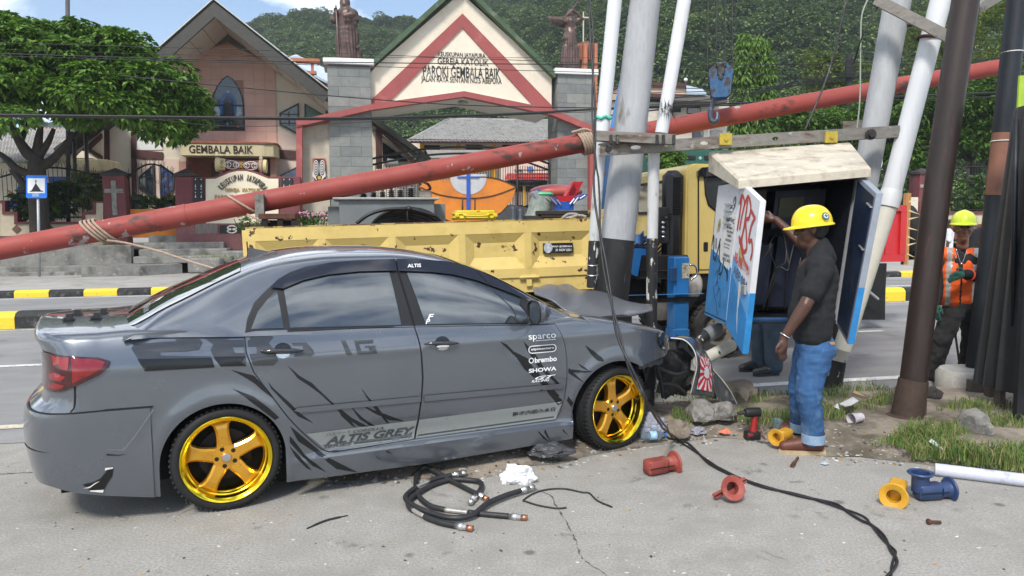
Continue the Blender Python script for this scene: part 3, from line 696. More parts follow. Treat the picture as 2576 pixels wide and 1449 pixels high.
# handles
for (x0,x1,z0,z1,d) in ((.204,.438,.909,.896,rdo),(1.186,1.408,.880,.869,fdo)):
 xm=(x0+x1)/2+.005;cup=[(xm+.05*math.cos(a*R(20)),(z0+z1)/2+.005+.042*math.sin(a*R(20))) for a in range(18)]
 conform('handle_cup',cup,S_low,.0072,GLOSSB,d,.02);conform('handle_cup',[(xm-.042,(z0+z1)/2-.012),(xm,(z0+z1)/2-.004),(xm+.042,(z0+z1)/2-.014),(xm+.03,(z0+z1)/2-.034),(xm,(z0+z1)/2-.04),(xm-.03,(z0+z1)/2-.034)],S_low,.0078,CHROME,d,.02)
 h=MB();pts=[];rr=[]
 for k in range(13):
  t=k/12;x=x0+(x1-x0)*t;q,n=surf_n(S_low,x,z0+(z1-z0)*t);pts.append(q+n*(.012+.026*math.sin(math.pi*t) ** .5));rr.append(.0135*min(1,.35+3*min(t,1-t))*(1.0 if t<.35 or True else 1))
 h.tube(pts,rr,10);h.build('handle',CARBON,d,True)
# lamps
conform('tail_lamp_gasket',[(-.62,.925),(-.645,.905),(-.70,.828),(-.62,.84)],S_low,.003,GAPB,car,.03)
def lamp_poly(sgn,poly,m,off,name='tail_lamp',parent=None):
 """poly in (a, z): a = metres along the outline from x=-.62 towards the rear"""
 def surf(a,z):
  if a<0:return Vector((-.62-a,-car_W(-.62-a,z)*1.0,z))
  ph=min(R(88),(a/.40) ** 1.35*R(78));return rear_wrap(ph,z)
 pts=resample([Vector(p) for p in poly],.02);al=list(pts);n=len(pts)
 x0,x1=min(p.x for p in pts),max(p.x for p in pts);y0,y1=min(p.y for p in pts),max(p.y for p in pts)
 a=x0+.015
 while a<x1:
  b=y0+.015
  while b<y1:
   if inpoly(a,b,pts) and min((Vector((a,b))-q).length for q in pts)>.01:al.append(Vector((a,b)))
   b+=.025
  a+=.025
 V,_,F_,*_=delaunay_2d_cdt(al,[(i,(i+1)%n) for i in range(n)],[],0,1e-6)
 fs=[tuple(t) for t in F_ if inpoly(*((V[t[0]]+V[t[1]]+V[t[2]])/3),pts)]
 vs=[]
 for p in V:
  q=surf(p.x,p.y);e=.004;nn=(surf(p.x+e,p.y)-surf(p.x-e,p.y)).cross(Vector((0,0,1))).normalized()
  if nn.dot(Vector((-.6,-1,0)))<0:nn=-nn
  q=q+nn*off;vs.append(Vector((q.x,q.y*sgn,q.z)))
 return obj(name,vs,fs,m,parent or car,True)
for sgn in (1,-1):
 tl=lamp_poly(sgn,[(-.06,.915),(0.0,.938),(.1,.952),(.24,.962),(.33,.955),(.33,.775),(.25,.758),(.16,.765),(.08,.795),(-.01,.845),(-.05,.885)],REDD,.010)
 lamp_poly(sgn,[(-.035,.913),(.02,.932),(.10,.943),(.10,.81),(.03,.845),(-.02,.88)],RED,.0118,'lens',tl)
 lamp_poly(sgn,[(.11,.945),(.2,.95),(.2,.90),(.17,.91),(.15,.885),(.12,.88)],REDL,.0118,'reflector',tl)
 lamp_poly(sgn,[(.13,.845),(.2,.865),(.24,.85),(.22,.825),(.16,.82)],REDL,.0118,'reflector',tl)
 lamp_poly(sgn,[(.14,.80),(.2,.81),(.26,.79),(.2,.775),(.15,.785)],RED,.0118,'lens',tl)
lamp_poly(1,[(-.02,.641),(.38,.641),(.38,.653),(-.02,.653)],GAPB,.0035,'bumper_gap');lamp_poly(1,[(.09,.655),(.097,.655),(.097,.79),(.09,.79)],GAPB,.003,'panel_gap');lamp_poly(1,[(.17,.440),(.24,.447),(.34,.450),(.34,.438),(.24,.440)],DARKU,.0105,'bumper_crack',bmo)
# headlight, front structure
hp=[(2.985,.838),(3.06,.822),(3.13,.77),(3.165,.71),(3.162,.67),(3.10,.675),(3.03,.705),(2.975,.76)]
hlo=conform('headlight',hp,S_low,.010,mat('smoked_headlight',(.018,.018,.017),.05,var=.5,scale=25,coat=1,col2=(.30,.29,.25),lo=.56,hi=.62,scale2=14),car,.03)
fr=MB()
fr.box(3.0,3.06,-.62,.62,.28,.36);fr.box(2.95,3.02,-.66,.66,.55,.62);fr.box(2.98,3.0,-.45,.45,.3,.7)
for y in (-.55,-.25,.1,.4):fr.tube([(2.9,y,.75),(3.05,y+.06,.72),(3.12,y+.02,.55),(3.02,y,.35)],.02,8)
fr.sphere((2.95,-.3,.72),(.12,.15,.1));fr.sphere((2.9,.2,.74),(.16,.2,.09));fr.box(2.5,2.9,-.3,.3,.7,.86,bev=.04)
fr.build('engine_bay',mat('grimy_engine_parts',(.03,.03,.032),.55,.3,var=.5,scale=12,bump=.4,bscale=40,col2=(.16,.15,.14),lo=.6,hi=.68,scale2=14),car,40)
ln=MB()
ln.grid([[Vector((2.84+.02*k+.05*math.sin(j),-.80+.035*k+.02*math.sin(j*2+k),.62-j*.085+.02*k)) for k in range(7)] for j in range(6)])
ln.build('hanging_wheel_liner',TRIMB,car,True)
tab=MB();tab.grid([[Vector((2.83+.05*k,-.80+.02*k,.605-.012*(k%2)-.018*j)) for k in range(7)] for j in range(3)]);tab.build('bent_fender_lip',mat('bent_bare_metal',(.10,.10,.105),.5,.4,var=.3),car)
# buckled bonnet: control heights (rows = y from near to far)
def CP(u,v,Y):return CARM.inverted() @ P(u,v,Y)
def ruled(A,B,n=14,m=8,bulge=0.0,bdir=(0,-1,.2)):
 a=catmull(A,6);b=catmull(B,6)
 def at(c,t):i=t*(len(c)-1);k=min(int(i),len(c)-2);return c[k].lerp(c[k+1],i-k)
 return [[at(a,j/n).lerp(at(b,j/n),k/m)+Vector(bdir)*bulge*math.sin(math.pi*k/m) for k in range(m+1)] for j in range(n+1)]
hd=MB();hd.grid([[p+Vector((0,0,.010*math.sin(j*.9+k*.35)*(k/14)-.02*math.exp(-((j-9-k*.25)/1.6) ** 2))) for k,p in enumerate(r_)] for j,r_ in enumerate(ruled([CP(1345,738,5.6),CP(1395,757,5.52),CP(1468,795,5.45),CP(1560,797,5.6),CP(1642,780,5.8)],[CP(1342,728,6.35),CP(1398,714,6.42),CP(1460,722,6.5),CP(1550,746,6.45),CP(1638,775,6.25)],26,14,.035,(0,0,1)))])
ho=hd.build('hood',mat('satin_carbon_hood',(.085,.09,.10),.40,var=.12,scale=60,coat=.25,col2=(.12,.13,.14),lo=.6,hi=.75,scale2=90),car,True)
sm=ho.modifiers.new('thick','SOLIDIFY');sm.thickness=.012;sm.offset=-1
ck=MB();ck.box(2.20,2.46,-.68,.68,.93,.965,bev=.02);ck.tube([(2.3,-.6,.985),(2.2,-.2,1.05),(2.12,.1,1.10)],.008,8);ck.build('wiper_cowl',TRIMB,car)
# door mirror
mr=thing  # (name kept free)
mm=MB()
rws=[]
for k in range(9):
 t=k/8;sc=math.sin(math.pi*min(1,.18+.82*t)*.5) if t<1 else 1
 sc=(1-(1-t) ** 2.2)*.96+.04
 rws.append([Vector((2.03-.13*t,-.955+.095*sc*math.copysign(abs(math.cos(a*R(18))) ** .7,math.cos(a*R(18)))*1.0,1.055+.075*sc*math.copysign(abs(math.sin(a*R(18))) ** .75,math.sin(a*R(18))))) for a in range(20)])
mm.grid(rws,closed=True);mm.add(rws[0],[tuple(range(20))])
mo=mm.build('door_mirror',PAINT,car,50)
g=MB();g.add([Vector((1.905,p.y*1,p.z)) for p in rws[-1]],[tuple(range(20))]);g.build('mirror_glass',GLASS,mo)
rim=MB();rim.tube([Vector((1.90,p.y,p.z)) for p in rws[-1]],.006,6,closed=True);rim.build('mirror_rim',TRIMB,mo,True)
arm=MB();arm.tube([(2.0,-.76,.985),(1.995,-.82,1.0),(1.98,-.88,1.03)],[.04,.034,.03],10);arm.build('mirror_arm',TRIMB,mo,True)
conform('mirror_sail',[(1.925,1.115),(1.90,1.08),(1.985,.953),(2.085,.953),(2.07,1.02)],S_up,.013,TRIMB,mo,.04)
# wheels
tyre_me=None
def make_wheel(cx,sgn,steer):
 w=bpy.data.objects.new('wheel',None);COL.objects.link(w);w.parent=car;w.empty_display_size=.1
 w.matrix_local=Matrix.Translation((cx,-.735*sgn,.300)) @ Matrix.Rotation(steer,4,'Z') @ Matrix.Rotation(0 if sgn>0 else math.pi,4,'Z')
 t=MB();Rt=.302
 prof=[(.236,.085),(.246,.097),(.262,.106),(.280,.105),(.292,.096),(.299,.080),(.3005,.05),(.2955,.048),(.2955,.042),(.301,.040),(.302,.008),(.297,.006),(.297,-.006),(.302,-.008),(.301,-.04),(.2955,-.042),(.2955,-.048),(.3005,-.05),(.299,-.08),(.285,-.1),(.236,-.09)]
 t.lathe(prof,72,axis='Y',caps=False)
 for k in range(60):  # tread blocks cut: raised shoulder blocks
  a=2*math.pi*k/60;M=Matrix.Rotation(a,4,'Y');t.box(-.006,.006,-.098,-.052,.2935,.3035,M=M @ Matrix.Rotation(R(18),4,'Z'));t.box(-.006,.006,.052,.098,.2935,.3035,M=M @ Matrix.Rotation(R(-18),4,'Z'))
 t.build('tyre',RUBBER,w,40)
 r=MB()  # lip and barrel; outward = local -y => axis 'Y' h positive maps to -y
 r.lathe([(.238,.088),(.246,.103),(.250,.107),(.247,.110),(.240,.106),(.232,.098),(.226,.092),(.224,.075),(.221,.055),(.214,.05),(.213,.03),(.206,.022),(.205,-.09),(.235,-.1)],72,axis='Y',caps=False)
 r.build('rim_lip',GOLDLIP,w,35)
 s=MB()
 s.lathe([(.0,.058),(.026,.058),(.03,.05),(.072,.048),(.078,.04),(.078,.0)],40,axis='Y',caps=False)
 for k in range(5):
  a=math.pi/2+2*math.pi*k/5+R(6);M=Matrix.Rotation(-a+math.pi/2,4,'Y')
  secs=[]
  for rr,hw,h0 in ((.045,.042,.046),(.08,.040,.050),(.12,.036,.054),(.16,.037,.055),(.19,.044,.052),(.205,.058,.046),(.214,.074,.036)):
   secs.append([Vector((-hw,-.0,rr)),Vector((-hw,-(h0-.010),rr)),Vector((-hw+.012,-h0,rr)),Vector((hw-.012,-h0,rr)),Vector((hw,-(h0-.010),rr)),Vector((hw,-.0,rr))])
  s.grid(secs,M=M)
 s.build('spokes',GOLD,w,35)
 h=MB();h.lathe([(0,.0665),(.022,.0655),(.026,.061),(.026,.05)],24,axis='Y');h.build('centre_cap',mat('silver_cap',(.45,.45,.44),.35,.8,var=.15,scale=40),w,40)
 hb=MB()
 for k in range(5):
  a=2*math.pi*k/5+R(42);hb.lathe([(.013,.0),(.013,.0495)],12,axis='Y',M=Matrix.Translation((.052*math.cos(a),0,.052*math.sin(a))))
 hb.build('lug_nuts',mat('dark_lug_nut',(.03,.02,.015),.4,.6,var=.2),w,40)
 d=MB();d.lathe([(.0,-.028),(.15,-.028),(.15,-.04),(0,-.04)],40,axis='Y');d.lathe([(.0,-.01),(.085,-.01),(.085,-.03)],30,axis='Y');d.box(.07,.15,.02,.07,-.06,.07,bev=.01)
 d.build('brake_disc',mat('brake_metal',(.02,.02,.022),.5,.6,var=.3),w,40)
 bk=MB();bk.lathe([(.0,-.06),(.206,-.06)],40,axis='Y',caps=False);bk.build('inner_barrel',DARKU,w)
 return w
make_wheel(0,1,0);make_wheel(2.618,1,R(10));make_wheel(0,-1,0);make_wheel(2.618,-1,R(10))
# torn front bumper hanging from the corner (car coordinates from the wreck's survey)
CARI=CARM.inverted()
bpm=MB()
A1=[CP(1686,850,5.72),CP(1722,856,5.70),CP(1746,884,5.70),CP(1752,920,5.72),CP(1745,955,5.76),CP(1736,992,5.80)]
B1=[CP(1700,842,5.86),CP(1752,852,5.95),CP(1783,895,6.02),CP(1795,935,6.04),CP(1800,970,6.04),CP(1802,1004,6.02)]
sh1=ruled(A1,B1,18,10,.03);bpm.grid(sh1)
A2=[CP(1782,905,6.03),CP(1793,945,6.02),CP(1800,985,6.0),CP(1812,1020,6.0)]
B2=[CP(1790,925,6.15),CP(1822,962,6.2),CP(1842,992,6.24),CP(1860,1030,6.25)]
bpm.grid(ruled(A2,B2,14,8,-.03),mi=1)
bpo=bpm.build('front_bumper',[PAINT,mat('bumper_inside_plastic',(.05,.052,.055),.5,var=.35,scale=9,col2=(.17,.17,.17),lo=.55,hi=.65,scale2=8)],car,50)
sm=bpo.modifiers.new('thick','SOLIDIFY');sm.thickness=.005
te=MB();te.tube([p+Vector((0,-.004,0)) for p in catmull(A1,6)],.0045,6);te.build('torn_edge',SCRAPE,bpo,True);te=MB();te.tube(catmull(B2,6),.004,6);te.build('torn_edge',SCRAPE,bpo,True)
ls=MB();ls.grid([[p+Vector((.03*math.sin(i*2.1+j),.02*math.cos(i*1.7+2*j),.02*math.sin(3*i+j))) for j,p in enumerate(r_)] for i,r_ in enumerate(ruled([CP(1630,870,5.75),CP(1648,915,5.75),CP(1652,960,5.8),CP(1668,1008,5.85)],[CP(1700,860,5.9),CP(1738,900,5.9),CP(1742,950,5.9),CP(1735,985,5.95)],10,8,0))]);ls.build('crushed_liner',mat('grimy_engine_parts'),car,True)
for k,(a_,b_) in enumerate((((1650,885,5.6),(1715,890,5.75)),((1655,925,5.65),(1730,935,5.75)),((1660,965,5.65),(1725,990,5.8)),((1640,870,5.6),(1668,1000,5.7)))):q=MB();a_,b_=CP(*a_),CP(*b_);q.tube(catmull([a_,a_.lerp(b_,.5)+Vector((0,-.03,.03*(-1) ** k)),b_],6),.014,8);q.build('bent_bracket',mat('dark_bent_bracket',(.03,.03,.032),.5,.4,var=.4),car,True)
def sh_at(s,t):
 i=s*(len(sh1)-1);j=t*(len(sh1[0])-1);a,b=min(int(i),len(sh1)-2),min(int(j),len(sh1[0])-2);f,g_=i-a,j-b
 p=sh1[a][b].lerp(sh1[a+1][b],f).lerp(sh1[a][b+1].lerp(sh1[a+1][b+1],f),g_)
 n=(sh1[a+1][b]-sh1[a][b]).cross(sh1[a][b+1]-sh1[a][b]).normalized()
 c=CARI @ CAM_O;return p+n*(.007 if n.dot(c-p)>0 else-.007)
stw=MB();cs,ct=.66,.42
stw.add([sh_at(s,t) for s in [.46+.44*k/8 for k in range(9)] for t in [.14+.56*k/6 for k in range(7)]],[(i*7+k,i*7+k+1,i*7+k+8,i*7+k+7) for i in range(8) for k in range(6)]);stw.build('sun_ray_sticker',WHITEV,bpo,True)
str_=MB();
def lift(p):return p+(CARI @ CAM_O-p).normalized()*.003
for k in range(12):
 a0,a1=2*math.pi*(k+.2)/12,2*math.pi*(k+.75)/12
 def e(a,f):return lift(sh_at(min(.90,max(.46,cs+.30*f*math.cos(a))),min(.70,max(.14,ct+.40*f*math.sin(a)))))
 str_.add([e(a0,.3),e(a0,.65),e(a0,1),e(a1,1),e(a1,.65),e(a1,.3)],[(0,1,4,5),(1,2,3,4)])
disc=[lift(sh_at(cs+.105*math.cos(a*R(20)),ct+.19*math.sin(a*R(20)))) for a in range(18)];str_.add(disc,[tuple(range(18))])
str_.build('sun_ray_sticker',mat('sticker_red',(.62,.02,.05),.4,var=0),bpo)
# ---------------------------------------------------------------- church gate
CREAM=mat('cream_render',(.70,.63,.51),.85,var=.07,scale=.8,bump=.1,bscale=30,col2=(.52,.44,.32),lo=.58,hi=.8,scale2=.7)
REDP=mat('dull_red_paint',(.30,.075,.07),.7,var=.10,scale=1.2,col2=(.42,.16,.13),lo=.58,hi=.75,scale2=1.6)
GREENT=mat('green_roof_trim',(.055,.095,.05),.6,var=.2,scale=2,col2=(.16,.17,.12),lo=.58,hi=.7,scale2=2)
STONE=[mat('grey_stone_tile_%s'%n_,c_,.8,var=.16,scale=3,bump=.3,bscale=40) for n_,c_ in (('a',(.19,.20,.19)),('b',(.165,.175,.17)),('c',(.215,.22,.205)))]
GROUT=mat('grey_grout',(.13,.135,.13),.9,var=.1)
WHITEP=mat('white_paint',(.70,.70,.68),.7,var=.08,scale=1.5,col2=(.45,.44,.4),lo=.6,hi=.75,scale2=2)
def pillar(u0,u1,vtop,label,p=27.0,d=1.45,f=None):
 s0,s1=PR(u0,400,p).x,PR(u1,400,p).x;zt=PR((u0+u1)/2,vtop,p).z
 t=thing('gate_pillar',label,'pillar',((s0+s1)/2,p+d/2,.45),ROADM)
 b=MB();b.box(s0+.02,s1-.02,p+.02,p+d-.02,.45,zt-.01);b.build('core',GROUT,t)
 b=MB();b.box(s0-.13,s1+.13,p-.13,p+d+.13,zt,zt+.20,bev=.015);b.build('cap',WHITEP,t)
 H=.345;nz=int((zt-.6)/H);L=(s1-s0)
 def tiles(len_,mk):
  me={}
  for k in range(nz+1):
   z0=.55+k*H;z1=min(z0+H,zt)-.006
   if z1-z0<.08:continue
   cuts=[0,.5,1.0] if k%2 else [0,.25,.75,1.0]
   for a,c in zip(cuts,cuts[1:]):
    x0,x1=a*len_+.003,c*len_-.003;pr=random.uniform(0,.008)
    q=MB();mk(q,x0,x1,z0,z1,pr);q.build('stone_tile',random.choice(STONE),t)
 tiles(L,lambda q,x0,x1,z0,z1,pr:q.box(s0+x0,s0+x1,p-pr,p+.03,z0,z1,bev=.004))
 if u0>1288:tiles(d,lambda q,x0,x1,z0,z1,pr:q.box(s0-pr,s0+.03,p+x0,p+x1,z0,z1,bev=.004))
 else:tiles(d,lambda q,x0,x1,z0,z1,pr:q.box(s1-.03,s1+pr,p+x0,p+x1,z0,z1,bev=.004))
 return s0,s1,zt
lp=pillar(829,937,163,'grey stone clad gate pillar carrying the robed shepherd statue')
rp_=pillar(1403,1494,188,'grey stone clad gate pillar carrying the winged angel statue')
gate=thing('gate_gable','cream triangular church gate gable with red inner triangle and metal letters','gable',(PR(1165,300,27.3).x,27.3,4.4),ROADM)
fac('board',[k3(990,-45),k3(445,425),k3(415,470),k3(415,690),k3(1010,592),k3(1565,690),k3(1565,480)],27.3,.5,CREAM,gate)
fac('red_triangle',[k3(1000,85),k3(415,640),k3(415,688),k3(520,664),k3(1000,175),k3(1465,688),k3(1565,690),k3(1570,672)],27.24,.08,REDP,gate)
for nm,a,b_ in (('roof_trim',(985,-75),(440,418)),('roof_trim',(990,-75),(1575,500))):
 (x0,z0),(x1,z1)=fpts([k3(*a),k3(*b_)],27.2);d=Vector((x1-x0,0,z1-z0));n_=Vector((-d.z,0,d.x)).normalized();n_=n_ if n_.z>0 else-n_
 q=MB();q.prism([(x0,z0),(x1,z1),(x1+n_.x*.16,z1+n_.z*.16),(x0+n_.x*.16,z0+n_.z*.16)],26.95,28.3,axis='Y');q.build(nm,GREENT,gate)
ch=[(745,309),(1168,231),(1497,318)];ch2=[(1497,334),(1168,250),(745,327)]
fac('red_chevron_beam',[(745,303),(931,262),(1168,229),(1390,274),(1497,318),(1497,334),(1388,289),(1168,243),(931,277),(745,319)],26.55,.35,REDP,gate)
SOFF=mat('offwhite_soffit',(.62,.60,.54),.85,var=.08,scale=1)
for L_ in ([(931,277),(1168,243)],[(1168,243),(1388,289)]):
 a,b_=fpts(L_,26.9);q=MB();q.add([(a[0],26.9,a[1]+.03),(b_[0],26.9,b_[1]+.03),(b_[0],29.4,b_[1]+.03),(a[0],29.4,a[1]+.03),(a[0],26.9,a[1]+.12),(b_[0],26.9,b_[1]+.12),(b_[0],29.4,b_[1]+.12),(a[0],29.4,a[1]+.12)],[(0,1,2,3),(4,5,6,7),(0,1,5,4),(2,3,7,6),(1,2,6,5),(0,3,7,4)]);q.build('soffit',SOFF,gate)
c_=PR(*k3(1003,645),28.0);q=MB();q.lathe([(.19,0),(.19,-.07),(.1,-.10),(0,-.10)],20,M=Matrix.Translation(c_));q.build('ceiling_lamp',mat('lamp_cover',(.35,.33,.28),.4,var=.1),gate,40)
LETM=mat('dull_metal_letters',(.045,.043,.04),.45,.4,var=.4,scale=5,col2=(.30,.29,.27),lo=.58,hi=.64,scale2=5)
def sign_line(body,pts,p,m,parent,f=None,name='lettering',ex=.05,**k):
 """text standing on a road-parallel plane; pts = lower-left and upper-right corner in the picture"""
 (x0,z0),(x1,z1)=fpts(pts,p,f);vs,fs=fit_text(body,x0,x1,z0,z1,extrude=.03,**k);hs=[v.z for v in vs];
 return obj(name,[Vector((v.x,p-(v.z-min(hs))/max(1e-6,max(hs)-min(hs))*ex,v.y)) for v in vs],fs,m,parent)
for body,x0,x1,y0,y1 in (('KEUSKUPAN JAYAPURA',845,1145,365,340),('GEREJA KATOLIK',842,1165,420,378),('PAROKI GEMBALA BAIK',750,1240,486,432),('JALAN RAYA SENTANI NO.5 ABEPURA',738,1248,528,498)):
 sign_line(body,[(x0,y0),(x1,y1)],27.297,LETM,gate,k3,ex=.012,bold=.012)
fac('red_post',[(745,305),(760,305),(760,560),(745,560)],26.6,.3,REDP,gate)
fac('red_post',[(1484,322),(1497,330),(1497,560),(1484,560)],26.6,.3,REDP,gate)
sc_=thing('mural_wall','beige rendered wing wall with carved tribal mask panel beside the pillar','wall',(PR(790,500,27.05).x,27.05,.6),ROADM)
BEIGE=mat('beige_weathered_render',(.40,.35,.28),.9,var=.12,scale=.9,bump=.2,bscale=30,col2=(.26,.23,.18),lo=.55,hi=.75,scale2=.8)
fac('panel',[(760,320),(830,305),(830,575),(760,575)],27.05,.2,BEIGE,sc_)
fac('red_lintel',[(758,312),(829,298),(829,308),(758,322)],26.95,.25,REDP,sc_)
MASKB=mat('carving_black',(.02,.02,.022),.7,var=.2);MASKW=mat('carving_white',(.62,.60,.55),.7,var=.1);MASKR=mat('carving_red',(.35,.07,.03),.7,var=.15)
fac('mask_board',[q2(1527,268),q2(1655,268),q2(1668,380),q2(1655,480),q2(1600,520),q2(1545,500),q2(1528,380)],26.98,.06,MASKR,sc_)
fac('mask_face',[q2(1550,270),q2(1590,275),q2(1630,270),q2(1660,380),q2(1650,480),q2(1600,510),q2(1545,480),q2(1532,380)],26.95,.03,MASKB,sc_)
for cx in (1562,1626):
 for k,(rx,ry,m) in enumerate(((36,85,MASKW),(31,74,MASKB),(26,62,MASKW),(21,50,MASKB),(16,36,MASKW),(11,24,MASKB),(6,12,MASKW))):
  fac('mask_eye_ring',[q2(cx+rx*math.cos(a*R(24))*.8,368+ry*math.sin(a*R(24))) for a in range(15)],26.93-k*.006,.007,m,sc_)
for s_ in (-1,1):
 for k in range(5):fac('mask_stripe',[q2(1594+s_*(22+9*k),492-9*k),q2(1594+s_*(30+9*k),486-9*k),q2(1594+s_*(44+5*k),440-9*k),q2(1594+s_*(40+5*k),430-9*k)],26.93,.015,MASKW,sc_)
fac('mask_nose',[q2(1580,450),q2(1610,450),q2(1612,480),q2(1582,482)],26.92,.03,mat('carving_ochre',(.5,.3,.06),.7),sc_)
# folding steel gate with orange boat panel
IRON=mat('black_iron',(.018,.018,.019),.55,.3,var=.3,scale=8)
IRONR=mat('rusty_iron',(.06,.05,.045),.7,.3,var=.35,scale=8,col2=(.13,.06,.03),lo=.55,hi=.65,scale2=8)
sg=thing('steel_gate','black railed driveway gate with orange boat panel and blue cross','gate',(PR(1165,500,27.9).x,27.9,.5),ROADM)
def rail(pts,r,p,m,parent,name='rail',f=None,n=6,cat=True):
 pp=[PR(*(f(*a) if f else a),p) for a in pts];b=MB();b.tube(catmull(pp,6) if cat and len(pp)>2 else pp,r,n);return b.build(name,m,parent,True)
for y,dy in ((398,0),(470,0)):rail([(185,530+dy+(y-398)*.95),(700,430+(y-398)),(1200,y),(1700,y+30),(2185,y+190)],.04,27.9,IRON,sg,'arched_rail',q3)
for x in (725,1825,2180):rail([(x,450 if x<800 else 600),(x,1290)],.045,27.9,IRON,sg,'gate_post',q3)
for y in (658,700,745,790,835):rail([(1825,y),(2180,y)],.02,27.9,IRON,sg,'rail',q3)
b=MB()
for k in range(26):
 x=1470+k*27.5
 if x<2180:a,c=PR(*q3(x,610),27.9),PR(*q3(x,1080),27.9);b.tube([a,c],.013,5)
for k in range(40):
 x=190+k*32;a,c=PR(*q3(x,600),27.9),PR(*q3(x,1250),27.9);b.tube([a,c],.013,5)
struct(b.build('gate_bars',IRON,sg),'stuff')
ORNG=mat('orange_gate_paint',(.62,.20,.02),.6,var=.12,scale=1.2,col2=(.45,.14,.03),lo=.5,hi=.75,scale2=1.1)
boat=[(720,840),(790,790),(1080,755),(1270,738),(1480,735),(1650,770),(1815,845),(1760,1000),(1640,1130),(1450,1230),(1200,1260),(1050,1225),(960,1180),(860,1060),(760,930)]
fac('boat_panel',boat,27.82,.04,ORNG,sg,q3)
fac('disc',[q3(1272+205*math.cos(a*R(12)),742+192*math.sin(a*R(12))) for a in range(-1,17)],27.80,.03,mat('pale_grey_paint',(.45,.45,.46),.6,var=.12,scale=2),sg)
BLUEP=mat('blue_gloss_paint',(.02,.09,.42),.45,var=.15,scale=3)
fac('cross',[q3(1252,560),q3(1293,560),q3(1293,728),q3(1392,728),q3(1392,745),q3(1293,745),q3(1293,1100),q3(1252,1100),q3(1252,745),q3(1150,745),q3(1150,728),q3(1252,728)],27.75,.05,BLUEP,sg)
for pl in ([(730,850),(950,935),(1270,975),(1550,945),(1815,850)],[(1272,930),(1272,1100)],[(1205,975),(1205,1110)],[(1345,975),(1345,1130)],[(1150,738),(1270,738),(1500,738),(1660,775),(1815,845)]):rail(pl,.022,27.8,IRONR,sg,'boat_rib',q3)
fac('lower_sheet',[(760,930),(860,1060),(960,1180),(1050,1225),(1200,1262),(1450,1232),(1640,1132),(1740,1040),(1980,1090),(2185,1120),(2185,1300),(760,1300)],27.86,.03,mat('dark_grey_sheet',(.05,.05,.052),.6,var=.2),sg,q3)
# ---------------------------------------------------------------- church building
church=thing('church','cream and pink church with steep gable roof and pointed stained window','church',(PR(571,400,33).x,33,.8),ROADM)
PINKG=mat('pink_tile_grout',(.42,.25,.19),.85,var=.1)
PINKS=[mat('pink_tile_%s'%n_,c_,.6,var=.05,scale=2) for n_,c_ in (('a',(.66,.42,.34)),('b',(.63,.40,.325)),('c',(.69,.44,.36)))]
MAROON=mat('dark_maroon_paint',(.085,.035,.032),.6,var=.15,scale=2)
DKROOF=mat('dark_metal_roof',(.045,.05,.042),.55,.2,var=.2,scale=1.5)
PW,PF=33.0,30.05
def kk(pts):return [k2(*a) for a in pts]
fac('wall',kk([(425,240),(-260,470),(-260,1300),(1010,1300),(1010,600),(850,480)]),PW+.06,.35,CREAM,church)
# pink tiled bay
bayL,bayR,bayT,bayB=165,692,237,815
fac('pink_bay',kk([(425,237),(165,340),(165,815),(705,815),(692,380)]),PW,.06,PINKG,church)
(x0,z0),(x1,z1)=fpts(kk([(165,815),(692,237)]),PW);ax,az=fpts(kk([(425,240)]),PW)[0];lx,lz=fpts(kk([(165,342)]),PW)[0];rx,rz=fpts(kk([(692,383)]),PW)[0]
win=fpts(kk([(337,745),(337,600),(345,545),(370,490),(400,452),(428,432),(460,452),(490,492),(515,545),(525,600),(528,745)]),PW)
wx0,wx1,wz0=min(p[0] for p in win),max(p[0] for p in win),min(p[1] for p in win)
tw=(x1-x0)/9;thh=.52
for i in range(9):
 k=0
 while z0+k*thh<z1:
  a,c,zb,zt_=x0+i*tw+.004,x0+(i+1)*tw-.004,z0+k*thh+.004,z0+(k+1)*thh-.004;k+=1
  def ztop(x):return (lz+(az-lz)*(x-lx)/(ax-lx)) if x<ax else (az+(rz-az)*(x-ax)/(rx-ax))
  ta,tc_=min(zt_,ztop(a)-.02),min(zt_,ztop(c)-.02)
  if max(ta,tc_)<zb+.05:continue
  poly=[(a,zb),(c,zb),(c,max(zb+.01,tc_)),(a,max(zb+.01,ta))]
  if c>wx0 and a<wx1 and zb<z0+(wz0-z0)+3.45 and zt_>wz0-.02:
   if inpoly((a+c)/2,(zb+zt_)/2,win):continue
  q=MB();q.prism(poly,PW-.012-random.uniform(0,.003),PW+.01,axis='Y');q.build('pink_tile',random.choice(PINKS),church)
wo=obj('window',[],[],MAROON,church) if False else None
q=MB();q.prism(win,PW-.05,PW+.05,axis='Y',holes=[[(wx0+(px-wx0)*1,pz) for px,pz in [((p[0]-(wx0+wx1)/2)*.9+(wx0+wx1)/2,(p[1]-wz0)*.95+wz0+.08) for p in win]]]);wfr=q.build('window',mat('dark_window_frame',(.014,.014,.016),.4,var=.1),church)
inner=[((p[0]-(wx0+wx1)/2)*.92+(wx0+wx1)/2,(p[1]-wz0)*.96+wz0+.05) for p in win]
q=MB();q.prism(inner,PW-.030,PW-.022,axis='Y');q.build('pane',mat('church_glass',(.05,.065,.075),.12,var=.4,scale=1.2,coat=1,rvar=0),wfr)
SGB,SGW,SGK,SGG=mat('stained_blue',(.05,.15,.42),.2,var=.25),mat('stained_pale',(.38,.46,.52),.25,var=.3),mat('stained_dark',(.012,.012,.016),.2,var=.2),mat('stained_green',(.10,.20,.06),.25,var=.3)
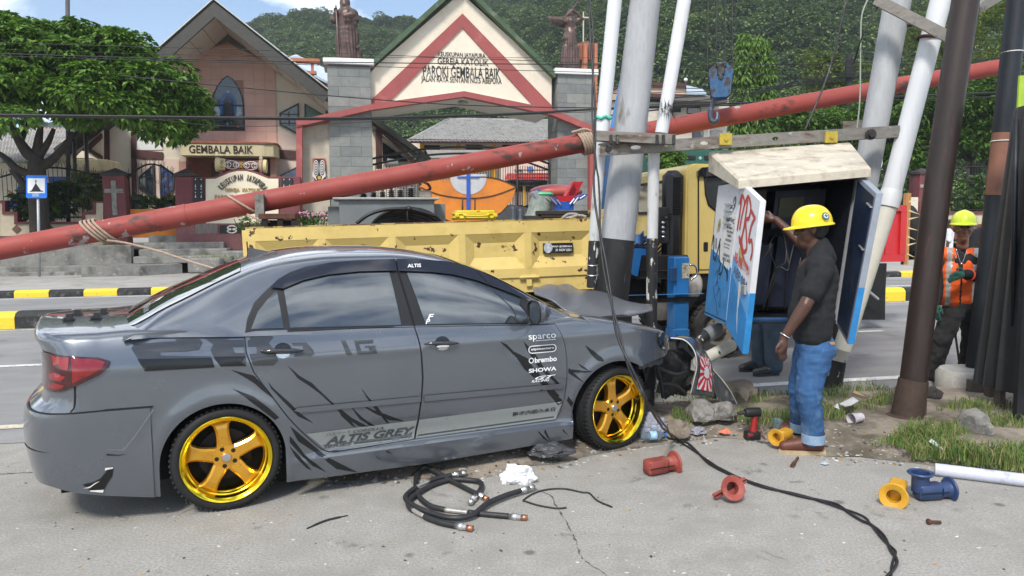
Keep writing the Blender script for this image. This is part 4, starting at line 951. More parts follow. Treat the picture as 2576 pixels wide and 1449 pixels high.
for nm,m,pts in (('figure_cloak',SGB,[(395,545),(415,530),(450,530),(475,560),(482,600),(478,655),(455,655),(450,560),(415,560),(405,655),(388,655),(385,600)]),('figure_robe',SGK,[(410,560),(455,560),(470,660),(462,700),(405,700),(395,650)]),('figure_head',SGW,[(422,520),(430,512),(440,520),(438,535),(424,535)]),('figure_arms',SGW,[(398,565),(425,545),(445,560),(480,580),(450,590),(415,585)]),('sheep',SGW,[(350,625),(360,606),(380,610),(388,640),(382,662),(356,660)]),('sheep',SGW,[(470,630),(485,606),(505,615),(510,650),(485,662),(472,650)]),('figure_feet',SGW,[(425,688),(432,685),(432,712),(424,712)]),('figure_feet',SGW,[(440,686),(456,698),(450,704),(438,694)]),('plants',SGG,[(345,735),(352,690),(362,720),(375,700),(385,735)]),('flower',mat('stained_red',(.4,.05,.03),.3),[(478,722),(490,712),(500,722),(490,732)]),('ground_band',SGK,[(345,740),(345,728),(522,728),(522,740)])):
 fac(nm,kk(pts),PW-.040,.006,m,wfr)
fac('mullion',kk([(340,595),(524,598),(524,606),(340,603)]),PW-.07,.06,mat('dark_window_frame'),wfr)
# side windows (diamond-cut)
FR=mat('dark_grey_frame',(.035,.033,.035),.5,var=.1);GL2=mat('dark_church_glass',(.018,.03,.042),.1,var=.5,scale=2,coat=1,rvar=0);GLB=mat('blue_glass',(.03,.05,.16),.12,var=.3,coat=1);GLG=mat('green_glass',(.03,.10,.04),.15,var=.2)
def dwin(pts,m,sh=.86,f=k2,div=True):
 P_=fpts([f(*a) for a in pts],PW);cx=sum(p[0] for p in P_)/len(P_);cz=sum(p[1] for p in P_)/len(P_)
 inn=[(cx+(x-cx)*sh,cz+(z-cz)*sh) for x,z in P_];q=MB();q.prism(P_,PW-.06,PW+.08,axis='Y',holes=[inn]);w=q.build('window',FR,church)
 q=MB();q.prism(inn,PW-.02,PW-.01,axis='Y');q.build('pane',m,w)
 if div:
  xs=[p[0] for p in inn];zs=[p[1] for p in inn]
  q=MB();q.box(cx-.025,cx+.025,PW-.045,PW-.021,min(zs)+.25*(max(zs)-min(zs)),max(zs)-.25*(max(zs)-min(zs)));q.build('glazing_bar',FR,w)
  for t in (.33,.66):
   z=min(zs)+t*(max(zs)-min(zs));row=[x for x in np.linspace(min(xs),max(xs),40) if inpoly(x,z,inn)]
   if row:q=MB();q.box(row[0],row[-1],PW-.04,PW-.0215,z-.02,z+.02);q.build('glazing_bar',FR,w)
 return w
dwin([(725,645),(835,587),(835,770),(725,712)],GL2);dwin([(868,590),(985,660),(985,690),(868,685)],GLG,div=False)
dwin([(732,1000),(835,945),(835,1060),(732,1060)],GLB,div=False)
dwin([q1(1240,490),q1(1375,372),q1(1382,690),q1(1240,600)],GL2,f=lambda x,y:(x,y));dwin([q1(1427,370),q1(1560,465),q1(1556,605),q1(1435,690)],GLB,f=lambda x,y:(x,y))
dwin([q1(1215,10),q1(1300,-60),q1(1300,90)],GLB,f=lambda x,y:(x,y),div=False)
PINKW=mat('pale_pink_render',(.66,.52,.44),.85,var=.06,scale=1)
fac('white_panel',[q1(1212,330),q1(1600,330),q1(1600,760),q1(1225,760)],PW+.03,.05,PINKW,church,holes=[[q1(1240,490),q1(1375,372),q1(1382,690),q1(1240,600)],[q1(1427,370),q1(1560,465),q1(1556,605),q1(1435,690)]])
fac('white_panel',[q1(1205,25),q1(1450,120),q1(1450,250),q1(1212,250)],PW+.03,.05,WHITEP,church)
fac('white_panel',[q2(1160,0),q2(1380,60),q2(1380,180),q2(1160,180)],PW+.03,.05,PINKW,church);fac('white_panel',[q2(1160,280),q2(1380,280),q2(1380,480),q2(1160,480)],PW+.03,.05,PINKW,church)
fac('maroon_band',[q2(1160,180),q2(1390,195),q2(1390,275),q2(1160,268)],PW-.04,.2,MAROON,church)
for pts in ([(1168,240),(1450,270),(1450,332),(1168,325)],[(1165,60),(1210,25),(1222,900),(1180,900)],[(905,-40),(970,-40),(975,440),(905,440)]):fac('maroon_band',[q1(*a) for a in pts],PW-.02,.2,MAROON,church)
fac('corner_post',kk([(988,570),(1008,570),(1008,1100),(988,1100)]),PW-.1,.3,MAROON,church)
# canopy with lettering and porch
cs0,cs1=PR(*q2(180,170),31.6).x,PR(*q2(1155,170),31.6).x;cz0,cz1=PR(*q2(600,240),31.6).z,PR(*q2(600,115),31.6).z
cpoly=[(cs0,31.6),(cs1-.45,31.6),(cs1-.12,31.75),(cs1,32.1),(cs1,33.0),(cs0,33.0)]
q=MB();q.prism(cpoly,cz0,cz1,axis='Z');canopy=q.build('canopy',mat('yellowed_cream_band',(.62,.53,.33),.8,var=.14,scale=.9,col2=(.42,.36,.22),lo=.52,hi=.7,scale2=1.2,stretch=(3,3,.5)),church,30)
sign_line('GEMBALA BAIK',[q2(272,212),q2(918,142)],31.6,mat('black_sign_letters',(.03,.022,.018),.5,var=.2),canopy,ex=.03,bold=.008)
q=MB();q.prism([(cs0-.05,31.55),(cs1-.42,31.55),(cs1-.08,31.72),(cs1+.05,32.1),(cs1+.05,33),(cs0-.05,33)],cz1+.003,cz1+.07,axis='Z');q.build('coping',mat('red_brown_coping',(.30,.10,.06),.8,var=.15),canopy)
PORCH=mat('red_brown_porch',(.20,.07,.045),.75,var=.15,scale=1.5)
fac('porch_wall',[q2(240,240),q2(1100,240),q2(1100,700),q2(240,700)],PW-.35,.1,PORCH,church);fac('door',[q2(500,312),q2(1090,312),q2(1090,700),q2(500,700)],PW-.42,.05,mat('dark_door_wood',(.05,.018,.016),.5,var=.25),church)
fac('porch_column',[q2(1098,270),q2(1160,270),q2(1160,700),q2(1098,700)],32.2,.4,mat('pink_column',(.45,.24,.18),.7,var=.08),church)
fac('porch_column',[q2(165,300),q2(238,300),q2(238,700),q2(165,700)],32.2,.4,mat('pink_column'),church)
# roof: two slopes with overhang, fascia and soffit panels
ra=PR(538,12,PF);rl=PR(330,196,PF);rr=PR(829,240,PF)
SOFFC=mat('soffit_panel',(.66,.62,.54),.85,var=.06,scale=1)
for e,sg_ in ((rl,-1),(rr,1)):
 d=Vector((e.x-ra.x,0,e.z-ra.z));nrm=Vector((-d.z,0,d.x)).normalized();nrm=nrm if nrm.z>0 else-nrm
 q=MB();q.prism([(ra.x,ra.z),(e.x,e.z),(e.x+nrm.x*.14,e.z+nrm.z*.14),(ra.x,ra.z+.19)],PF+.1,46,axis='Y');q.build('roof',DKROOF,church)
 q=MB();dn=nrm*-.36;q.prism([(ra.x,ra.z+.1),(e.x,e.z+.06),(e.x+dn.x,e.z+dn.z),(ra.x,ra.z-.44)],PF,PF+.12,axis='Y');q.build('fascia',mat('dark_fascia',(.055,.052,.045),.6,var=.15),church)
 q=MB();up=nrm*.02;q.prism([(ra.x,ra.z+.24),(e.x+nrm.x*.18,e.z+nrm.z*.18),(e.x+nrm.x*.14,e.z+nrm.z*.14),(ra.x,ra.z+.19)],PF-.06,PF+.16,axis='Y');q.build('roof_edge',mat('pale_roof_edge',(.5,.5,.48),.5,.3,var=.1),church)
 n_=6
 for i in range(n_):
  t0,t1=i/n_+.004,(i+1)/n_-.004
  for j,(p0,p1) in enumerate(((PF+.13,PF+1.5),(PF+1.52,PW))):
   a=ra+d*t0-Vector((0,0,.34));c=ra+d*t1-Vector((0,0,.34));q=MB()
   q.add([(a.x,p0,a.z),(c.x,p0,c.z),(c.x,p1,c.z),(a.x,p1,a.z),(a.x,p0,a.z+.03),(c.x,p0,c.z+.03),(c.x,p1,c.z+.03),(a.x,p1,a.z+.03)],[(0,1,2,3),(4,5,6,7),(0,1,5,4),(1,2,6,5),(2,3,7,6),(3,0,4,7)]);q.build('soffit_panel',SOFFC,church)
# lower wing with stepped beams at left and lower wing roof at right of the pillar
fac('wing_wall',[q1(520,190),q1(905,-60),q1(905,450),q1(905,900),q1(440,900),q1(440,330)],32.3,.3,CREAM,church)
for pts in ([(570,290),(905,20),(905,70),(600,300)],[(640,330),(900,100),(905,140),(700,330)],[(780,250),(905,330),(905,300),(800,240)]):fac('timber_beam',[q1(*a) for a in pts],32.1,.18,MAROON,church)
fac('side_roof',[q1(500,260),q1(930,-70),q1(930,-110),q1(470,240)],31.0,2.0,DKROOF,church)
ew=thing('entrance_canopy','yellowed concrete flower box canopy behind the iron fence','canopy',(PR(*q1(740,400),30.6).x,30.6,2.6),ROADM)
facbox('canopy_box',*q1(515,435),*q1(955,335),30.6,1.6,mat('yellowed_cream_band'),ew,bev=.02);facbox('dark_door',*q1(600,760),*q1(905,440),32.0,.2,mat('dark_door_wood'),ew)
q=MB();a=PR(*q1(700,330),31.4);c=PR(*q1(850,330),31.4);t_=PR(*q1(765,265),31.4);q.prism([(a.x,a.z),(c.x,c.z),(t_.x,t_.z)],31.0,31.8,axis='Y');q.build('cream_pediment',CREAM,ew)
# right lower wing: sloping dark roof between the pillars
rw=thing('church_side_wing','low church wing with dark sloping eave seen between the gate pillars','building',(PR(980,450,33).x,33,.8),ROADM)
fac('wall',[q3(100,120),q3(300,180),q3(830,560),q3(830,1000),q3(100,1000)],33.1,.3,CREAM,rw)
fac('roof_slope',[q3(175,100),q3(270,90),q3(860,525),q3(800,545)],30.6,6,DKROOF,rw)
fac('eave_board',[q3(175,135),q3(300,240),q3(640,575),q3(700,575),q3(300,180),q3(175,108)],30.9,.2,MAROON,rw)
fac('soffit',[q3(300,255),q3(330,255),q3(690,530),q3(640,540)],31.0,.3,SOFFC,rw)
fac('post',[q3(225,160),q3(300,200),q3(300,640),q3(232,640)],31.2,.25,MAROON,rw);fac('dark_opening',[q3(305,340),q3(600,560),q3(305,560)],32.9,.1,mat('dark_interior',(.012,.011,.011),.8,var=0),rw)
fac('white_box',[q3(360,525),q3(480,540),q3(480,582),q3(360,582)],31.1,.4,WHITEP,rw)
# ---------------------------------------------------------------- buildings behind
ROOFT=mat('grey_concrete_tile',(.27,.265,.25),.85,var=.22,scale=4,bump=.2,bscale=30,col2=(.13,.13,.125),lo=.55,hi=.68,scale2=3)
hall=thing('parish_hall','parish hall with hipped grey tiled roof behind the gate','building',(PR(1200,500,46).x,46,.8),ROADM)
def tiled(name,A,B,C_,D_,m,parent,nr,ncol):
 """tile courses on a quad A(left eave) B(right eave) C(right ridge) D(left ridge)"""
 for r in range(nr):
  rows=[]
  for k,t in enumerate((r/nr,(r+1.06)/nr)):
   a=A.lerp(D_,min(t,1.02));c=B.lerp(C_,min(t,1.02));rw_=[]
   for i in range(ncol*4+1):
    p=a.lerp(c,i/(ncol*4));h=.028*(1+math.sin(i*math.pi/2))+(.05 if k==0 else .0);rw_.append(p+Vector((0,-.3,.9))*h)
   rows.append(rw_)
  q=MB();q.grid(rows);q.grid([rows[0],[p-Vector((0,0,.05)) for p in rows[0]]]);q.build(name,m,parent,50)
eL,eR=PR(*q3(585,335),44),PR(*q3(2500,345),44)
rL,rR=PR(*q3(1045,90),50),PR(*q3(2500,112),50)
tiled('tile_course',eL,eR,rR,rL,ROOFT,hall,13,46)
q=MB();q.tube([rL,rR],.14,8);q.tube([rL,eL],.12,8);q.build('ridge_tiles',ROOFT,hall,True)
facbox('wall',*q3(600,1000),*q3(2500,350),46.3,.3,CREAM,hall);facbox('eave_fascia',*q3(590,352),*q3(2500,336),44.05,.1,MAROON,hall)
for x in (755,1165,1565,1960):facbox('yellow_column',*q3(x-18,900),*q3(x+18,350),45.2,.3,mat('yellow_column_paint',(.62,.33,.02),.7,var=.1),hall)
for x in (860,1340,1750):facbox('window',*q3(x-90,520),*q3(x+90,380),46.2,.1,mat('dark_interior'),hall)
kio=thing('school_kiosk','pale pink kiosk with red corrugated roof and round badge behind the gate','building',(PR(*q3(1930,700),42).x,42,.8),ROADM)
facbox('wall',*q3(1640,1050),*q3(2300,560),42.3,.3,PINKW,kio);facbox('dark_opening',*q3(1700,900),*q3(2160,775),42.1,.1,mat('dark_interior'),kio)
A,B,C_,D_=PR(*q3(1680,770),41),PR(*q3(2180,770),41),PR(*q3(2180,700),42.2),PR(*q3(1710,700),42.2)
tiled('roof_course',A,B,C_,D_,mat('red_sheet_roof',(.48,.05,.045),.55,var=.12,scale=3),kio,3,24)
fac('badge',[q3(1970+35*math.cos(a*R(24)),645+30*math.sin(a*R(24))) for a in range(15)],42.22,.05,mat('badge_blue',(.08,.2,.5),.6,var=.4,scale=8),kio)
sign_line('KECIL',[q3(1790,675),q3(1885,650)],42.25,MASKB,kio,ex=.02,bold=.02)
fac('valance',[q3(790,430),q3(1500,430),q3(1480,520),q3(840,520)],43.5,.05,mat('corrugated_grey',(.35,.33,.31),.8,var=.3,scale=9,stretch=(6,1,.3)),hall)
facbox('yellow_post',*q3(1890,1060),*q3(1918,840),41.5,.15,mat('yellow_column_paint'),kio)
tw_=thing('water_tower','orange steel and concrete water tower with cross behind the angel','tower',(PR(*q6(1000,1300),38).x,38,.8),ROADM)
ORT=mat('rusty_orange_concrete',(.42,.16,.09),.8,var=.15,scale=1.5,col2=(.28,.10,.06),lo=.5,hi=.7,scale2=2)
for x in (965,1170,870):facbox('column',*q6(x-35,2400),*q6(x+35,880 if x != 870 else 1230),38+(x==870)*1.2,.45,ORT,tw_)
tk=fpts([q6(800,1215),q6(1130,1215),q6(1110,870),q6(975,830),q6(810,880)],38.3);q=MB();q.prism(tk,38.3,40,axis='Y');q.build('tank',mat('rusty_tank_steel',(.22,.10,.08),.7,.2,var=.25,scale=3,stretch=(4,4,.3)),tw_)
for x in range(815,1120,32):facbox('tank_rib',*q6(x,1210),*q6(x+9,895),38.22,.08,ORT,tw_)
facbox('cross',*q6(912,850),*q6(930,240),38.6,.1,mat('pale_cross',(.5,.48,.38),.6,var=.1),tw_);facbox('cross_arm',*q6(850,362),*q6(1050,345),38.56,.1,mat('pale_cross'),tw_)
bh=thing('blue_roof_house','house with pale blue metal roof behind the shepherd pillar','house',(PR(770,300,52).x,52,.8),ROADM)
q=MB();pts=[PR(*k2(755,330),50),PR(*k2(1010,470),46),PR(*k2(1010,400),50),PR(*k2(820,310),56)];q.add(pts+[p+Vector((0,0,-.15)) for p in pts],[(0,1,2,3),(4,5,6,7),(0,1,5,4),(1,2,6,5),(2,3,7,6),(3,0,4,7)]);q.build('roof',mat('pale_blue_roof',(.42,.50,.58),.4,.3,var=.08,scale=1,stretch=(5,5,1)),bh)
facbox('wall',*k2(740,800),*k2(1010,470),47,6,REDP,bh)
for (a,c) in (((760,335),(955,352)),((880,405),(935,420))):facbox('frame_beam',*k2(a[0],c[1]),*k2(c[0],a[1]),45,.4,ORT,bh)
for x in (800,912):facbox('frame_post',*k2(x-6,440),*k2(x+6,335),45.1,.3,ORT,bh)
vl=thing('hillside_house','two storey cream house with terrace and dish aerial behind the crane hook','house',(PR(1720,400,44).x,44,.8),ROADM)
CR2=mat('peach_render',(.58,.42,.30),.85,var=.1,scale=1)
facbox('parapet',*q4(-130,535),*q4(608,405),43.6,5,CR2,vl);facbox('coping',*q4(-130,402),*q4(612,385),43.4,5.3,MAROON,vl);facbox('string_course',*q4(-130,538),*q4(608,518),43.45,.3,MAROON,vl)
facbox('wall',*q4(-130,1100),*q4(1150,540),44,5,mat('pale_wall',(.60,.55,.47),.85,var=.08),vl)
for (a,b_,c,d) in ((440,720,540,650),(628,740,775,650),(690,1040,810,950),(900,1040,1035,955),(190,600,290,560)):
 w_=facbox('window',*q4(a-8,b_+8),*q4(c+8,d-8),43.95,.1,FR,vl);facbox('pane',*q4(a,b_),*q4(c,d),43.93,.05,GL2,w_)
q=MB();pts=[PR(*q4(610,500),43),PR(*q4(850,500),43),PR(*q4(800,450),47),PR(*q4(612,410),47)];q.add(pts+[p-Vector((0,0,.1)) for p in pts],[(0,1,2,3),(4,5,6,7),(0,1,5,4),(1,2,6,5),(2,3,7,6),(3,0,4,7)]);q.build('roof',mat('pale_blue_roof'),vl)
facbox('balcony_slab',*q4(470,590),*q4(1100,555),42.6,1.4,mat('dark_slab',(.15,.13,.12),.8),vl)
da=PR(*q4(920,990),42.4);q=MB();q.lathe([(.02,.02),(.35,.06),(.7,.2),(.95,.4)],20,M=Matrix.Translation(da) @ Matrix.Rotation(R(80),4,'X'),caps=False)
dish=q.build('dish_aerial',mat('mesh_dish',(.30,.29,.28),.7,.3,alpha=.45,var=.2),vl);q=MB();q.tube([PR(*q4(878,1060),42.5),PR(*q4(878,900),42.5)],.06,8);q.build('aerial_pole',WHITEP,vl)
gl=PR(*q4(604,345),43.5);q=MB();q.sphere(gl,.12);q.build('globe_lamp',WHITEP,vl,True);q=MB();q.tube([gl,gl-Vector((0,0,.6))],.03,6);q.build('lamp_post',MAROON,vl)
gb=thing('green_building','dark green rendered building with louvre vents behind the truck cab','building',(PR(1730,400,30).x,30,.5),ROADM)
facbox('wall',*q4(400,1700),*q4(1900,1195),30,4,mat('dark_green_render',(.022,.10,.075),.8,var=.2,scale=1),gb);facbox('parapet_stub',*q4(420,1215),*q4(568,1195),29.9,.2,CR2,gb)
for x in (672,880):facbox('vent',*q4(x-50,1290),*q4(x+50,1248),29.95,.1,mat('dark_interior'),gb)
fac('diamond',[q4(778,1252),q4(800,1275),q4(778,1298),q4(756,1275)],29.96,.05,mat('pale_green_diamond',(.30,.42,.38),.7),gb)
lh=thing('bungalow','low house with grey corrugated roof behind the big leafy tree','house',(PR(60,450,30).x,30,.9),ROADM)
A,B,C_,D_=PR(*q1(-300,350),29.5),PR(*q1(520,365),29.5),PR(*q1(640,60),35),PR(*q1(-300,60),35)
tiled('roof_course',A,B,C_,D_,mat('weathered_fibre_roof',(.32,.31,.29),.85,var=.25,scale=3),lh,6,30)
facbox('wall',*q1(-300,900),*q1(600,372),30.2,.3,CREAM,lh);facbox('blue_board',*q1(440,570),*q1(580,488),30.0,.1,BLUEP,lh)
facbox('ridge_capping',*q1(380,75),*q1(560,55),34.9,.2,mat('red_brown_coping'),lh)
# ---------------------------------------------------------------- boundary fence, sign wall, drum, signs
BSP=mat('black_spray',(.012,.012,.014),.6,var=0)
PFN=26.6
WALLC=mat('cream_fence_wall',(.55,.47,.35),.85,var=.12,scale=1.2,bump=.15,bscale=30,col2=(.36,.31,.23),lo=.55,hi=.72,scale2=1.2);MARP=mat('maroon_fence_paint',(.16,.045,.05),.75,var=.15,scale=2,col2=(.24,.10,.09),lo=.6,hi=.72,scale2=3);CAPB=mat('dark_pillar_cap',(.05,.04,.04),.85,var=.3)
CRST=mat('carved_stone_cross',(.24,.235,.21),.85,var=.35,scale=9,bump=.5,bscale=40)
def fpillar(x0,x1,ytop,ybot,label,f,p=PFN-.15,cross=True,d=.6):
 s0,z1=fpts([f(x0,ytop)],p)[0];s1=fpts([f(x1,ytop)],p)[0][0];z0=fpts([f(x0,ybot)],p)[0][1]
 t=thing('fence_pillar',label,'pillar',((s0+s1)/2,p+d/2,.4),ROADM);q=MB();q.box(s0,s1,p,p+d,.4,z1);q.build('shaft',MARP,t)
 q=MB();q.box(s0-.05,s1+.05,p-.05,p+d+.05,z1+.001,z1+.10);q.build('cap',CAPB,t);q=MB();q.add([(s0-.02,p-.02,z1+.1),(s1+.02,p-.02,z1+.1),(s1+.02,p+d+.02,z1+.1),(s0-.02,p+d+.02,z1+.1),((s0+s1)/2,p+d/2,z1+.28)],[(0,1,4),(1,2,4),(2,3,4),(3,0,4)]);q.build('cap_tip',CAPB,t)
 if cross:
  w=s1-s0;c=(s0+s1)/2;q=MB();q.box(c-.075,c+.075,p-.035,p+.01,z1-1.28,z1-.15,bev=.008);q.box(c-.29,c+.29,p-.03,p+.012,z1-.56,z1-.42,bev=.008);q.build('stone_cross',CRST,t)
 return s0,s1,z1
pl1=fpillar(910,1108,480,850,'maroon fence pillar with stone cross left of the iron fence gate',q1);pl2=fpillar(1562,1716,485,850,'maroon fence pillar with stone cross beside the drum sign wall',q1)
def fence(name,label,s0,s1,z0,ztop,arch,p,gap=.135,scrolls=True):
 """iron fence panel with arched top rail, spear bars and scroll ornaments"""
 t=thing(name,label,'fence',((s0+s1)/2,p,z0),ROADM)
 def zt(s):k=(s-s0)/(s1-s0);return ztop+arch*math.sin(math.pi*k)
 n=24
 for nm,fz,r in (('top_rail',zt,.03),('bottom_rail',lambda s:z0+.06,.025),('middle_rail',lambda s:z0+.42,.018)):q=MB();q.tube([Vector((s0+(s1-s0)*k/n,p,fz(s0+(s1-s0)*k/n))) for k in range(n+1)],r,6);q.build(nm,IRON,t,True)
 q=MB();k=0;s=s0+.05
 while s<s1:
  q.tube([Vector((s,p,z0)),Vector((s,p,zt(s)+(.26 if k%2==0 else .14)))],.010,5)
  if k%2==0:q.tube(catmull([Vector((s-.06,p,zt(s)+.20)),Vector((s-.03,p,zt(s)+.05)),Vector((s,p,zt(s)+.02)),Vector((s+.03,p,zt(s)+.05)),Vector((s+.06,p,zt(s)+.20))],3),.007,4)
  s+=gap;k+=1
 struct(q.build('spear_bars',IRON,t,True),'stuff')
 if scrolls:
  q=MB();c=Vector(((s0+s1)/2,p-.02,(z0+ztop)/2+.25));m=14
  for k in range(m):
   a=2*math.pi*k/m;b=c+Vector((math.cos(a)*(s1-s0)*.33,0,math.sin(a)*(ztop-z0)*.30))
   for sg_ in (-1,1):q.tube([b+Vector((sg_*.045+.045*math.cos(j*.8),0,.045*math.sin(j*.8))) for j in range(8)],.008,4,closed=True)
  struct(q.build('scroll_rings',mat('pale_iron_scrolls',(.16,.155,.15),.6,.3,var=.2),t,True),'stuff')
 return t
zg=PR(*q1(1130,770),PFN).z;zt_=PR(*q1(1115,495),PFN).z
fence('fence_gate','arched iron fence gate with scrolls between the two cross pillars',pl1[1],pl2[0],zg-.85,zt_,.45,PFN+.15)
q=MB();a=PR(*q1(1100,1035),PFN);b_=PR(*q1(1560,965),PFN);q.box(pl1[1]+.05,pl2[0]-.05,PFN+.12,PFN+.16,a.z,a.z+.95);tag(q.build('orange_gate_sheet',ORNG,base=(pl1[1],PFN,a.z),frame=ROADM),'orange painted sheet low on the iron fence gate','sheet')
# stepped low wall with fence above, left of the cross pillar
def step_wall(x0,x1,label,f=q1):
 t=thing('boundary_wall',label,'wall',(PR(*f((x0+x1)/2,900),PFN).x,PFN,.6),ROADM);n=f
 prof=[(x0,700),(x0+45,700),(x0+45,800),(x0+155,800),(x0+155,890),(x1-190,890),(x1-190,800),(x1-95,800),(x1-95,708),(x1,708)]
 pts=[(x0,1230)]+prof+[(x1,1230)];fac('wall',[f(*a) for a in pts],PFN,.25,WALLC,t)
 cop=prof+[(x1,745-25),(x1-70,722),(x1-70,826),(x1-165,826),(x1-165,912),(x0+125,912),(x0+125,824),(x0+18,824),(x0+18,724),(x0,724)]
 fac('coping',[f(*a) for a in cop],PFN-.05,.35,MARP,t)
 for cx in (x0+145,x0+445,x0+745):
  if cx<x1:fac('diamond_tile',[f(cx-42,957),f(cx,918),f(cx+42,957),f(cx,996)],PFN-.03,.04,mat('brown_diamond_tile',(.16,.075,.05),.6,var=.15),t)
 facbox('base_band',*f(x0,1060),*f(x1,1010),PFN-.04,.05,MARP,t) 
 s0,s1=fpts([f(x0,700),f(x1,700)],PFN)[0][0],fpts([f(x0,700),f(x1,700)],PFN)[1][0]
 fence('iron_fence',label.replace('wall','iron fence').replace('stepped cream','arched black') ,s0,s1,PR(*f(x0+200,868),PFN).z,PR(*f(x0,492),PFN).z,.32,PFN+.12)
step_wall(0,920,'stepped cream boundary wall behind the blue church sign');step_wall(-930,-10,'stepped cream boundary wall under the left edge of the tree')
# right hand run of the same fence
for x0,label in ((2300,'right hand stepped wall behind the orange vest worker'),):
 pass
rp0=fpillar(850,985,225,860,'maroon fence pillar with stone cross behind the brown steel pole',q7,p=PFN-.15)
def rstep(xa,xb,label):
 t=thing('boundary_wall',label,'wall',(PR(*q7((xa+xb)/2,800),PFN).x,PFN,.6),ROADM)
 facbox('wall',*q7(xa,900),*q7(xb,640),PFN,.25,WALLC,t);facbox('coping',*q7(xa,642),*q7(xb,610),PFN-.05,.35,MARP,t);facbox('base_band',*q7(xa,900),*q7(xb,740),PFN-.04,.05,MARP,t)
 s0,s1=PR(*q7(xa,600),PFN).x,PR(*q7(xb,600),PFN).x;fence('iron_fence',label.replace('low cream boundary wall','scrolled iron fence'),s0,s1,PR(*q7(xa,610),PFN).z,PR(*q7(xa,230),PFN).z,.35,PFN+.12)
rstep(985,1900,'low cream boundary wall beyond the orange vest worker');rstep(-300,840,'low cream boundary wall behind the red truck tail')
facbox_t=thing('wall_pier','short cream wall pier beside the maroon cross pillar','pier',(PR(*q7(800,700),PFN).x,PFN-.2,.6),ROADM);facbox('pier',*q7(735,745),*q7(832,465),PFN-.2,.15,mat('pale_cream',(.62,.57,.47),.85,var=.06),facbox_t);facbox('pier_base',*q7(735,860),*q7(832,746),PFN-.2,.15,MARP,facbox_t)
# sign wall with arch and carved panels
PSN=26.3
sw=thing('sign_wall','cream arched church sign wall with dark lettering and carved panels','sign',(PR(*q2(810,900),PSN).x,PSN,.6),ROADM)
SIGNC=mat('cream_sign_face',(.70,.62,.47),.8,var=.05,scale=1.5,col2=(.56,.49,.36),lo=.6,hi=.75,scale2=1)
arch=[(130,460),(440,462),(535,455),(600,425),(670,395),(760,378),(850,378),(940,398),(1020,430),(1085,455),(1200,452),(1400,455),(1400,980),(130,980)]
fac('wall',[q2(*a) for a in arch],PSN+.05,.3,MARP,sw);face=[(440,478),(540,475),(610,445),(680,415),(765,397),(850,397),(935,418),(1010,448),(1080,475),(1180,475),(1180,930),(440,930)]
fac('sign_face',[q2(*a) for a in face],PSN,.06,SIGNC,sw)
fac('lower_band',[q2(140,1035),q2(860,1035),q2(860,1200),q2(140,1200)],PSN-.06,.5,mat('faded_maroon',(.20,.085,.085),.85,var=.2,scale=2,col2=(.32,.22,.2),lo=.62,hi=.7,scale2=3),sw);fac('lower_wall',[q2(140,930),q2(1400,930),q2(1400,1036),q2(140,1036)],PSN-.02,.4,mat('faded_maroon'),sw)
fac('weathered_board',[q2(330,940),q2(560,935),q2(560,1032),q2(330,1035)],PSN-.05,.05,mat('grey_weathered_board',(.20,.16,.14),.9,var=.35,scale=4,stretch=(6,3,.5)),sw)
for xa in (310,1210):
 cpn=fac('carved_panel',[q2(xa,468),q2(xa+110,468),q2(xa+110,720),q2(xa,720)],PSN-.02,.06,MASKB,sw)
 for cx in (xa+25,xa+83):
  for (cy,h) in ((482,9),(545,17),(580,9),(615,9),(650,17)):fac('white_inlay',[q2(cx-6,cy+h),q2(cx+6,cy+h),q2(cx+1,cy-h)] if h>10 else [q2(cx-5,cy),q2(cx,cy-h),q2(cx+5,cy),q2(cx,cy+h)],PSN-.026,.008,MASKW,cpn)
cpn=fac('carved_panel',[q2(582,948),q2(830,948),q2(830,1036),q2(582,1036)],PSN-.06,.05,MASKB,sw)
for sx in (-1,1):
 for sy in (-1,1):q=MB();q.tube(catmull([PR(*q2(707+sx*(6+48*math.sin(a)*(1-a/9)),992+sy*(3+34*(1-math.cos(a*.9))/2)),PSN-.065) for a in [k*.7 for k in range(6)]],4),.022,6);q.build('white_scroll',MASKW,cpn,True)
def arc_text(body,cx,cy,r,a0,a1,h,p,m,parent,f):
 """letters placed one by one along an arc in the sign plane"""
 n=len(body)
 for i,ch_ in enumerate(body):
  if ch_==' ':continue
  a=a0+(a1-a0)*(i+.5)/n;px_,py_=cx+r*math.sin(a),cy-r*math.cos(a);vs,fs=fit_text(ch_,-.40,.40,-.5,.5,bold=.012,extrude=.02);w=r*abs(a1-a0)/n*(.45 if ch_=='J' else .95);out=[]
  for v in vs:
   x,y=v.x*w,-v.y*h;X,Y_=px_+x*math.cos(a)-y*math.sin(a),py_+x*math.sin(a)+y*math.cos(a);q_=PR(*f(X,Y_),p);out.append(Vector((q_.x,p-.04*(v.z>0),q_.z)))
  obj('letter',out,fs,m,parent)
arc_text('KEUSKUPAN JAYAPURA',815,745,285,R(-54),R(56),62,PSN,mat('black_sign_letters'),sw,q2)
GOLDL=mat('tarnished_gold_letters',(.36,.26,.12),.5,.3,var=.25);sign_line('GEREJA  KATOLIK',[q2(638,615),q2(1000,572)],PSN,GOLDL,sw,ex=.035,bold=.02);sign_line('PAROKI  GEMBALA  BAIK',[q2(535,690),q2(1130,640)],PSN,GOLDL,sw,ex=.035,bold=.02)
